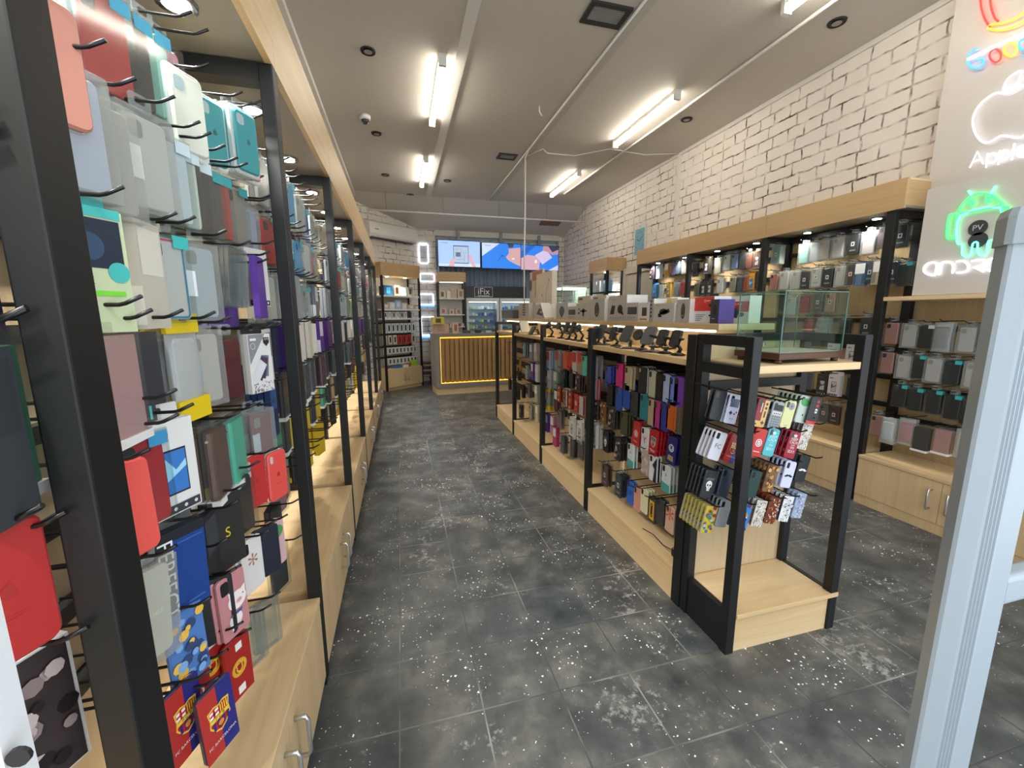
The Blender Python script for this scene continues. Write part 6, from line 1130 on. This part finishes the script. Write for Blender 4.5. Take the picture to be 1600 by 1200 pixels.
# goods on the counter top
def on_counter(u, v): M = Matrix.Translation(CT.location) @ Matrix.Rotation(math.radians(4.8), 4, 'Z'); return M @ Vector((u, v, 1.12))
CG = 'things on the service counter'
for u, v, w, h, c, f, l in ((0.10, 0.28, 0.30, 0.17, '#c9ab90', '#b99a7f', 'wide kraft carton on the counter end'), (0.36, 0.22, 0.11, 0.20, '#d5bda6', '#b0584a', 'small upright kraft carton beside the wide one'), (0.04, 0.2, 0.22, 0.13, '#d7c23a', '#4a4438', 'yellow headphone box on top of the kraft carton')):
    p = on_counter(u+0.05, v); small_box(p.x, p.y, p.z+(0.17 if 'top of' in l else 0), w, 0.12, h, c, l, CG, f, math.radians(4.8))
p = on_counter(0.14, 0.28)
for u, w, d, h, c, l in ((0.62, 0.14, 0.1, 0.05, '#4a4c50', 'grey card terminal on the counter'), (0.85, 0.10, 0.12, 0.06, '#2e3033', 'black receipt printer on the counter'), (1.05, 0.12, 0.10, 0.04, '#c9cdd0', 'white till tray on the counter')):
    p = on_counter(u, 0.15); t = thing('counter_device', l, 'device', (p.x, p.y, p.z), 0.08, CG); MB().slab(w, h, d, 0.01, 0.004, 0, 0, h/2).build('body', c_(c), t).rotation_euler = (0, 0, -math.pi/2); MB().box(-w*0.3, w*0.3, d*0.15, d*0.8, h, h+0.004).build('screen', c_('#7c98b4'), t)
# two lit white cabinets
WLED = em('#eaf6ff', 3.5, 'cabinet_led')
for i, (x0, x1) in enumerate(((1.40, 2.12), (2.14, 2.86))):
    t = thing('display_cabinet', ['white lit glass cabinet of small blue parts below the black sign', 'white lit glass cabinet beside the island cartons'][i], 'display cabinet', ((x0+x1)/2, 9.0, 0), 0, 'lit cabinets at the rear'); h = (x1-x0)/2
    MB().box(-h, h, 0.28, 0.3, 0, 1.82).build('back_panel', c_('#cfe0e6'), t)
    for x in (-h, h-0.05): MB().box(x, x+0.05, 0, 0.28, 0, 1.82).build('side_panel', WL, t)
    MB().box(-h+0.05, h-0.05, 0, 0.28, 1.74, 1.82).build('top_panel', WL, t); MB().box(-h+0.05, h-0.05, 0, 0.28, 0, 0.9).build('base', WL, t)
    MB().box(-h+0.06, h-0.06, 0.02, 0.04, 1.728, 1.739).build('led_strip', WLED, t)
    for k in range(5):
        z = 1.02+0.14*k; MB().box(-h+0.05, h-0.05, 0.02, 0.28, z-0.008, z).build('glass_shelf', clear('#d6ecf0', 0.12, 0.1, 0.25), t)
        for j in range(9):
            w = 0.03+0.03*rnd.random(); hh = 0.03+0.045*rnd.random(); col = rnd.choice(['#2f5fc8', '#3b6fd8', '#d8e6ee', '#e8eef0', '#c9d640', '#2448a8', '#8fb4d8', '#f0f2f2'])
            small_box((x0+x1)/2-h+0.09+(2*h-0.18)*j/8, 9.0+0.1, z, w, 0.04, hh, col, f'small repair part pack, {ORD[j]} on the {ORD[4-k]} glass shelf of the {["first", "second"][i]} cabinet', 'parts in the lit cabinets', cat='part pack')
# black sign board above the cabinets
sg = thing('shop_sign', 'black sign board with white framed lettering above the lit cabinet', 'sign', (1.80, 9.02, 1.93), 0)
MB().box(-0.42, 0.95, 0, 0.03, -0.11, 0.14).build('board', pm('#15181d', 0.4, var=0.02), sg)
mb = MB(); mb.text('iFix', 0.19, 0, 0.025, 0); n = len(mb.v)
fr = [(-0.20, -0.085), (0.20, -0.085), (0.20, 0.125), (-0.20, 0.125)]
for (a, b2), (c, d) in zip(fr, fr[1:]+fr[:1]): mb.poly([(a, b2), (c, d), (c*0.965, (d-0.02)*0.93+0.02), (a*0.965, (b2-0.02)*0.93+0.02)], 0)
mb.rect(-0.13, 0.13, -0.068, -0.055, 0)
mb.v = [(-0.02+v[1]-0.0, -0.0015, v[2]) for v in mb.v]; mb.build('lettering', pm('#e9ecee', 0.4, var=0), sg)
# three wall screens
tvx = (1.29, 2.235, 3.13)
def tv(i, x, y, w, h, label):
    t = thing('wall_screen', label, 'screen', (x, y, 2.75-0.012*i), math.radians(2.2), 'screens in a row on the rear wall')
    MB().box(-w/2, w/2, 0, 0.05, -h/2, h/2).build('bezel', pm('#15171a', 0.35), t)
    MB().box(-0.03, 0.03, 0.05, 0.12, -0.1, h/2+0.22).build('mount', c_('#8f9698'), t)
    return t
def face(t, w, h, i):
    mb = MB(); mats = []; L = [0.0008]
    def use(c, s=1.0):
        m = em(c, s*0.42, 'screen'); 
        if m not in mats: mats.append(m)
        mb.cur = mats.index(m); L[0] += 0.0004; return L[0]
    W2, H2 = w/2-0.012, h/2-0.012
    if i == 0:
        mb.rect(-W2, W2, -H2, H2, use('#a5c4f2')); mb.poly([(-W2, -H2), (W2, -H2), (W2, -H2*0.75), (-W2, -H2*0.8)], use('#c3d8f6'))
        x = use('#4a5668'); mb.rect(-0.13, 0.20, -0.2, 0.17, x); mb.rect(-0.12, 0.19, -0.185, 0.15, use('#a9bcd8')); x = use('#5c6c88')
        for a, b2, c, d in ((-0.08, -0.06, 0.02, 0.03), (0.03, -0.1, 0.035, 0.12), (-0.05, -0.12, 0.1, -0.115), (0.07, 0.02, 0.15, 0.025), (-0.09, 0.09, -0.02, 0.095), (0.1, -0.15, 0.105, 0.0)): mb.rect(a, c, b2, d, x)
        x = use('#d9a9a8'); mb.poly([(-0.24, -H2), (-0.12, -H2), (-0.11, -0.14), (-0.13, -0.08), (-0.17, -0.12)], x); mb.poly([(0.20, -0.02), (0.26, 0.0), (0.28, -0.1), (0.36, -H2), (0.28, -H2), (0.22, -0.12)], x)
        mb.rect(-W2+0.06, -W2+0.2, H2-0.06, H2-0.045, use('#7f93c4'))
    else:
        mb.rect(-W2, W2, -H2, H2, use('#2f7ee6')); 
        if i == 1:
            mb.poly([(-W2, H2), (-W2, -0.02), (-0.05, H2)], use('#c4d3f2')); x = use('#22304a'); mb.poly([(-0.09, -0.10), (-0.082, -0.105), (0.0, 0.01), (0.05, -0.03), (0.055, -0.024), (0.0, 0.03)], x)
            x = use('#c9a0a4'); mb.poly([(0.09, -0.02), (0.16, 0.06), (0.15, 0.16), (W2, 0.2), (W2, -0.22), (0.3, -0.16), (0.14, -0.08)], x); x = use('#e6dcdc'); mb.disc(0.26, -0.05, 0.035, x, 0.02); mb.poly([(0.12, H2), (0.28, H2), (0.26, 0.2), (0.17, 0.18)], use('#39405c'))
            mb.rect(-W2+0.06, -W2+0.2, H2-0.06, H2-0.045, use('#8fa2cc'))
        else:
            x = use('#1b63c8'); mb.poly([(-W2, -0.02), (-0.1, H2), (-0.28, H2), (-W2, 0.12)], x)
            x = use('#c9a3b4'); mb.poly([(-W2, -H2), (-W2, -0.02), (-0.3, 0.06), (-0.1, 0.04), (0.0, -0.08), (-0.02, -H2)], x); mb.poly([(-0.12, 0.06), (0.14, 0.20), (0.30, 0.02), (0.06, -0.14)], use('#c9bce0')); x = use('#b78b94'); mb.poly([(0.08, H2), (W2, H2), (W2, 0.1), (0.3, 0.08), (0.18, 0.14), (0.06, 0.17)], x); mb.poly([(0.2, H2), (W2, H2), (W2, 0.2), (0.3, 0.14)], use('#3a3a58')); mb.disc(-0.1, -0.08, 0.03, use('#e9dfe2'), 0.04)
            mb.poly([(0.2, -H2), (W2, -H2), (W2, -0.14)], use('#c7ccec'))
    mb.v = [(v[1], -v[0], v[2]) for v in mb.v]; mb.build('display', mats, t)
for i, x in enumerate(tvx):
    t = tv(i, x, 9.15+0.03*i, 0.925, 0.555, ['wall screen showing hands holding an open phone', 'wall screen showing a hand and a bent tool on blue', 'wall screen showing two hands lifting a panel on blue'][i]); face(t, 0.925, 0.555, i)
# neon phone outlines on the brick pier and the corner
NW = em('#e8f2ff', NEON_E*1.6, 'neon_white'); NB = em('#5aa8ff', NEON_E*1.4, 'neon_blue'); NP = em('#ff6fc0', NEON_E*1.3, 'neon_pink')
def neon_frame(cx, cz, w, h, r, mat, label, extra=None):
    t = thing('neon_outline', label, 'neon sign', (cx, 9.27, cz), 0, 'neon outlines on the brick pier')
    mb = MB(); mb.tube([(p[0], 0, p[1]) for p in rrect(w, h, r, 4)], 0.014, 8, closed=True); mb.build('neon_tube', mat, t)
    MB().box(-w/2-0.01, w/2+0.01, 0.018, 0.024, -h/2-0.01, h/2+0.01).build('clear_backing', clear('#f4f6f8', 0.08, 0.1, 0.0), t)
    if extra: extra(t)
neon_frame(0.545, 2.75, 0.185, 0.40, 0.03, NW, 'white neon phone outline, uppermost on the brick pier', lambda t: MB().tube([(-0.05, 0, 0.175), (0.05, 0, 0.175)], 0.012).build('neon_or_glare_bar', NW, t))
neon_frame(0.60, 2.25, 0.30, 0.16, 0.03, NW, 'white neon watch outline with a pink end', lambda t: MB().tube([(0.11, 0.0, 0.07), (0.17, 0, 0.07), (0.175, 0, 0.0), (0.17, 0, -0.07), (0.11, 0, -0.07)], 0.014).build('neon_curve', NP, t))
neon_frame(0.57, 1.79, 0.29, 0.22, 0.01, NW, 'white neon laptop outline on the brick pier', lambda t: MB().tube([(-0.2, 0, -0.13), (0.17, 0, -0.13)], 0.016).build('neon_or_glare_bar', NB, t))
neon_frame(0.57, 1.22, 0.27, 0.40, 0.012, NW, 'white neon tablet outline with blue foot, lowest on the brick pier', lambda t: MB().tube([(-0.16, 0, -0.235), (0.17, 0, -0.235)], 0.014).build('neon_or_glare_bar', NB, t))
# corner unit standing across the rear corner
cu = thing('corner_rack', 'oak topped corner rack with white shelves across the rear corner', 'display rack', (0, 0, 0)); cu.rotation_euler = (0, 0, math.atan2(D.y, D.x)); cu.location = (-0.306, 8.190, 0)
CWID = 0.915
for x in (0.0, CWID-0.035):
    for y in (0.0, 0.345): MB().box(x, x+0.035, y, y+0.035, 0, 2.19).build('post', BLK, cu)
MB().box(-0.0, CWID, -0.006, 0.38, 2.19, 2.43).build('canopy_board', wood('#c9a878', '#b8956a', 'x', 0.42), cu)
MB().box(0.035, CWID-0.035, 0.37, 0.382, 0.4, 2.19).build('back_panel', c_('#b9b09c'), cu)
for z in (1.83, 1.575, 1.40): MB().box(0.036, CWID-0.036, 0.0, 0.36, z-0.03, z).build('shelf_board', WL, cu)
for z in (1.30, 1.07, 0.83, 0.62): MB().box(0.036, CWID-0.036, 0.35, 0.37, z-0.015, z+0.015).build('rail', BLK, cu)
for x in (0.25, 0.68): MB().lathe([(0.03, -0.004), (0.03, 0.002)], (x, 0.17, 2.187), n=16, smooth=False).build('downlight_lens', LENS, cu)
cw = Matrix.Translation(cu.location) @ Matrix.Rotation(cu.rotation_euler.z, 4, 'Z')
p = cw @ Vector((0.45, 0.1, 2.16)); spot(p, SPOT_W)
kk = thing('low_cupboard', 'low oak cupboard under the corner rack', 'cupboard', (0, 0, 0)); kk.location = cu.location; kk.rotation_euler = cu.rotation_euler
MB().box(0.037, CWID-0.037, 0.01, 0.34, 0.06, 0.40).build('body', OAKZ, kk); MB().box(0.037, CWID-0.037, 0.0, 0.34, 0.40, 0.42).build('top_board', OAKX, kk); MB().box(0.037, CWID-0.037, 0.02, 0.34, 0, 0.06).build('plinth', OAKX, kk)
for s in (0, 1):
    a, b2 = (0.04, CWID/2-0.002) if s == 0 else (CWID/2+0.002, CWID-0.04)
    d = MB().box(a, b2, -0.008, 0.0095, 0.065, 0.395).build('door', OAKZ, kk); link('handle', HMESH, d, ((b2-0.04) if s == 0 else a+0.04, -0.008, 0.24), -math.pi/2)
rz0 = cu.rotation_euler.z
def cor(u, v, z, w, h, c, l, f=None, d=0.08): p = cw @ Vector((u, v, z)); return small_box(p.x, p.y, p.z, w, d, h, c, l, 'goods on the corner rack', f, rz0)
for u, w, h, c, f, l in ((0.20, 0.20, 0.19, '#2d5f86', '#4fb0e0', 'black and blue globe carton'), (0.40, 0.13, 0.20, '#c9a48a', '#3a2c26', 'tan carton with dark print'), (0.56, 0.12, 0.17, '#bfe0de', None, 'mint carton'), (0.72, 0.13, 0.18, '#8d8278', '#2e2a28', 'brown carton with a teardrop print'), (0.07, 0.05, 0.17, '#26282c', None, 'narrow black carton')): cor(u+0.03, 0.15, 1.83, w, h, c, l+' on the corner rack top shelf', f)
for u, w, h, c, l in ((0.14, 0.14, 0.10, '#cbb09c', 'peach carton'), (0.28, 0.12, 0.13, '#d6dce6', 'white stacked carton'), (0.42, 0.14, 0.17, '#a9c6e8', 'pale blue carton'), (0.57, 0.12, 0.12, '#dcdcd8', 'ivory carton'), (0.74, 0.18, 0.09, '#cdb39c', 'flat peach carton')): cor(u, 0.12, 1.575, w, h, c, l+' on the corner rack second shelf', '#e6e6e6')
for k in range(8): cor(0.10+0.095*k, 0.10, 1.40, 0.07, 0.12, ['#e6e6e6', '#dfe3e6', '#d9d4cc', '#ece9e4', '#c9c6c0', '#e2e2e2', '#3a3c40', '#d8d8d4'][k], f'small white-topped pack, {ORD[k]} along the corner rack third shelf', '#9aa0a6' if k % 2 else '#2e3034')
for r, (z, n, c, f) in enumerate(((1.30, 8, '#dfe9ea', '#35383c'), (1.07, 7, '#d3cfc6', '#26282a'), (0.83, 9, '#dcdad4', '#4a4c4e'), (0.62, 9, '#dad8d2', '#3a3c3e'))):
    for k in range(n):
        cc = '#c43a30' if (r == 1 and k in (3, 4, 5)) else c
        h = (0.19, 0.18, 0.13, 0.13)[r]; u = 0.09+0.80*k/n+0.02; o = cor(u, 0.14, z-h, 0.078, h, cc, f'{"red" if cc != c else "white"} hanging pack, {ORD[k]} on the corner rack {["first", "second", "third", "lowest"][r]} rail', f, 0.03)
        p = Vector((u, 0.347, z+0.008)); pk = link('peg_hook', PEGM.setdefault(0.24, peg_mesh(0.24)), cu, p, -math.pi/2)
for u, w, h, c, l in ((0.32, 0.2, 0.05, '#3f6fa8', 'blue flat box lying on the corner cupboard'), (0.50, 0.14, 0.05, '#d8d8d6', 'white flat box lying on the corner cupboard'), (0.60, 0.08, 0.06, '#c0504a', 'red small box lying on the corner cupboard'), (0.72, 0.16, 0.12, '#9ccc3a', 'lime green bag box on the corner cupboard')): cor(u+0.02, 0.12, 0.42, w, h, c, l, None, 0.12)
# purple and yellow books stacked on a low black crate beside the pier
t = thing('low_stand', 'low black stand beside the counter on the floor', 'stand', (0.50, 8.95, 0)); MB().box(-0.10, 0.12, -0.14, 0.14, 0.22, 0.25).build('top', BLK, t)
for x in (-0.09, 0.09):
    for y in (-0.12, 0.12): MB().box(x-0.012, x+0.012, y-0.012, y+0.012, 0, 0.22).build('leg', BLK, t)
for k in range(6): o = MB().box(-0.1+0.01*(k % 2), 0.11, -0.12, 0.12, 0, 0.036).build('flat_box', c_(['#3e2266', '#c9a53a', '#452a70', '#3a1f5e', '#d0b04a', '#4a2c78'][k]), None, (0.50+0.006*k, 8.95, 0.2503+0.0365*k), 0.08*(k % 3)); tag(o, f'{["purple", "yellow", "violet", "dark purple", "gold", "plum"][k]} flat box, {ORD[5-k]} from the top of the stack beside the counter', 'box', 'flat boxes stacked by the brick pier')
# glass cabinet by the brick wall at the rear, lit from above
t = thing('glass_cabinet', 'tall glass cabinet with lit top beside the brick wall', 'display cabinet', (3.45, 8.3, 0))
for x in (-0.28, 0.26):
    for y in (-0.35, 0.33): MB().box(x, x+0.02, y, y+0.02, 0.9, 2.0).build('corner_post', SNAP, t)
MB().box(-0.28, 0.28, -0.35, 0.35, 2.0, 2.04).build('top_panel', WL, t); MB().box(-0.25, 0.25, -0.3, 0.3, 1.985, 1.998).build('led_panel', em('#e6fff6', 3.0, 'cabinet_led'), t)
MB().box(-0.28, 0.28, -0.35, 0.35, 0, 0.9).build('base', WL, t)
for nm, bb in (('glass_pane', (-0.278, -0.274, -0.33, 0.33, 0.9, 2.0)), ('glass_pane', (-0.26, 0.26, -0.348, -0.344, 0.9, 2.0))): MB().box(*bb).build(nm, GL, t)
for z in (1.3, 1.65): MB().box(-0.26, 0.26, -0.33, 0.33, z, z+0.008).build('glass_shelf', GL, t)
# boxes on the small far rack
for k, (y, z, c) in enumerate(((6.62, 1.85, '#7fb4d8'), (6.76, 1.85, '#cfd8dc'), (6.90, 1.85, '#a9b8bc'), (7.04, 1.85, '#c6d2d6'), (6.62, 1.55, '#3a6fb8'), (6.76, 1.55, '#b8b0a4'), (6.90, 1.55, '#3467ae'), (7.04, 1.55, '#5a86c0'))):
    small_box(3.50, y, z, 0.1, 0.10, 0.19, c, f'{["sky blue", "white", "grey green", "pale grey", "blue", "beige", "deep blue", "mid blue"][k]} box on the {"upper" if k < 4 else "lower"} shelf of the small far rack', 'boxes on the small far rack', None, math.pi/2)
# ================================================================ neon boards by the brick wall
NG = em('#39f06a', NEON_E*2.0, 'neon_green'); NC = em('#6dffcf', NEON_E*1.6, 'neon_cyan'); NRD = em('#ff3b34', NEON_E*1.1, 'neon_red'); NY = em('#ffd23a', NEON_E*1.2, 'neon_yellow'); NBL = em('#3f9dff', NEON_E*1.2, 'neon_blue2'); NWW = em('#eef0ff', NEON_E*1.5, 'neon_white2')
BOARD = pm('#cfc8bf', 0.45, var=0.02)
def soft(p, closed):
    """rounder line through the same points"""
    n = len(p)
    if n < 4: return p
    out = []
    for i in range(n if closed else n-1):
        a, b2, c, d = (p[(i+k-1) % n] if closed else p[min(max(i+k-1, 0), n-1)] for k in range(4))
        for s in (0, 0.34, 0.67): out.append(0.5*((2*b2)+(c-a)*s+(2*a-5*b2+4*c-d)*s*s+(3*b2-a-3*c+d)*s**3))
    return out if closed else out+[p[-1]]
def board_lines(t, name, lines, x, mat, r=0.0050, closed=False):
    mb = MB()
    for ln in lines: mb.tube(soft([at_x(px, py, x) - Vector(t.location) for px, py in ln], closed), r, 7, closed=closed)
    return mb.build(name, mat, t)
XU = 3.60
t = thing('neon_board', 'pale upper board with neon colour ring and white fruit outline by the brick wall', 'neon sign', (XU+0.035, 1.65, 2.95))
MB().box(-0.015, 0.015, -0.55, 0.57, -0.72, 0.64).build('board', BOARD, t)
Z = lambda pts: [(1380+a/2.5, b2/2.5) for a, b2 in pts]
board_lines(t, 'neon_ring', [Z([(392, -60), (380, -20), (383, 30), (398, 75), (418, 108)]), Z([(430, -50), (418, -10), (422, 30), (436, 70), (450, 84)])], XU, NRD)
board_lines(t, 'neon_ring', [Z([(408, 110), (440, 118), (490, 112), (540, 90), (600, 50)]), Z([(408, 110), (420, 96), (470, 90), (520, 70), (560, 40)])], XU, NY)
board_lines(t, 'neon_or_glare_bar', [Z([(330, 232), (440, 180), (560, 126), (640, 92)])], XU-0.01, NWW, 0.010)  # ceiling lamp's reflection on the board, imitated by an added glowing bar
board_lines(t, 'neon_letter', [Z([(368, 190), (345, 200), (330, 225), (335, 255), (360, 268), (385, 258), (392, 232), (365, 236)])], XU, NBL)
board_lines(t, 'neon_letter', [Z([(438, 190), (458, 205), (458, 230), (440, 243), (420, 232), (416, 208)])], XU, NRD, closed=True)
board_lines(t, 'neon_letter', [Z([(496, 166), (518, 178), (520, 204), (500, 220), (478, 210), (472, 186)])], XU, NY, closed=True)
board_lines(t, 'neon_letter', [Z([(555, 150), (535, 160), (532, 185), (550, 195), (566, 180), (568, 150), (568, 215), (545, 218)])], XU, NBL)
board_lines(t, 'neon_fruit', [Z([(475, 366), (445, 362), (410, 380), (372, 415), (350, 465), (356, 512), (378, 546), (405, 558), (435, 545), (462, 530), (495, 533), (530, 538), (570, 515), (610, 470), (575, 445), (556, 410), (565, 375), (590, 345), (560, 330), (525, 345), (500, 360)])], XU, NWW, closed=True)
board_lines(t, 'neon_leaf', [Z([(470, 352), (482, 315), (510, 290), (538, 278), (530, 315), (500, 345)])], XU, NWW, closed=True)
board_lines(t, 'neon_letter', [Z([(338, 655), (368, 592), (390, 640)]), Z([(350, 632), (383, 622)])], XU, NWW, 0.0042)
for dx, dy in ((0, 0), (48, -12)): board_lines(t, 'neon_letter', [Z([(402+dx, 655+dy), (408+dx, 600+dy)]), Z([(406+dx, 610+dy), (425+dx, 598+dy), (440+dx, 608+dy), (438+dx, 628+dy), (422+dx, 636+dy), (406+dx, 630+dy)])], XU, NWW, 0.0042)
board_lines(t, 'neon_letter', [Z([(503, 625), (512, 560)])], XU, NWW, 0.0042)
board_lines(t, 'neon_letter', [Z([(525, 598), (560, 588), (556, 572), (538, 570), (525, 585), (525, 605), (540, 614), (560, 606)])], XU, NWW, 0.0042)
XA = 3.395
a0, a1, a2, a3 = at_x(1446, 298, XA), at_x(1424, 452, XA), at_x(1545, 446, XA), at_x(1600, 272, XA)
t = thing('neon_board', 'pale lower board with a green neon robot sign standing on the shelf', 'neon sign', (XA+0.03, 1.65, 1.93))
MB().box(-0.012, 0.014, -0.45, 0.44, -0.357, 0.33).build('board', BOARD, t)
def al(name, lines, mat, closed=False, r=0.0052): return board_lines(t, name, [Z(l) for l in lines], XA+0.006, mat, r, closed)
al('neon_head', [[(302, 832), (312, 795), (345, 765), (385, 755), (425, 762), (452, 785), (458, 802)]], NG, True)
al('neon_feeler', [[(348, 766), (332, 745)], [(418, 760), (438, 726)]], NC)
al('neon_eye', [[(340, 785), (350, 782), (356, 792), (348, 802), (338, 797)], [(402, 772), (413, 768), (421, 778), (412, 789), (402, 785)]], NG, True)
al('neon_body', [[(302, 842), (458, 812), (445, 930), (412, 940), (404, 985), (385, 997), (368, 985), (368, 948), (350, 952), (344, 990), (328, 1003), (308, 992), (308, 955), (288, 945)]], NC, True)
al('neon_arm', [[(256, 850), (272, 838), (286, 846), (278, 918), (262, 932), (248, 922)]], NG, True); al('neon_arm', [[(466, 815), (480, 808), (490, 815), (482, 880), (470, 890), (460, 880)]], NG, True)
al('neon_letter', [[(203, 1075), (207, 1030), (180, 1027), (160, 1042), (160, 1062), (182, 1074), (203, 1074)]], NWW)
al('neon_letter', [[(218, 1074), (222, 1030), (258, 1024), (272, 1036), (270, 1068)]], NWW)
al('neon_letter', [[(285, 1022), (315, 1020), (332, 1038), (325, 1060), (286, 1066)]], NWW)
al('neon_letter', [[(345, 1020), (388, 1016), (390, 1035), (352, 1044), (362, 1046), (392, 1062)]], NWW)
al('neon_letter', [[(412, 1014), (400, 1030), (404, 1052), (425, 1058), (445, 1048), (450, 1022), (438, 1012)]], NWW, True)
mb = MB()
for cz in (890, 938): c = at_x(1380+370/2.5, cz/2.5, XA+0.012)-Vector(t.location); mb.lathe([(0.045, -0.002), (0.045, 0.002)], (c.x, c.y, c.z), 'x', 20, False)
mb.build('round_sticker', pm('#3a3d40', 0.5), t)
mb = MB(); c = at_x(1380+370/2.5, 890/2.5, XA+0.008)-Vector(t.location); mb.text('PV', 0.045, 0, 0, 0); mb.v = [(c.x-0.0035, c.y-v[1], c.z+v[2]) for v in mb.v]; mb.build('sticker_lettering', pm('#c9c9c6', 0.5), t)
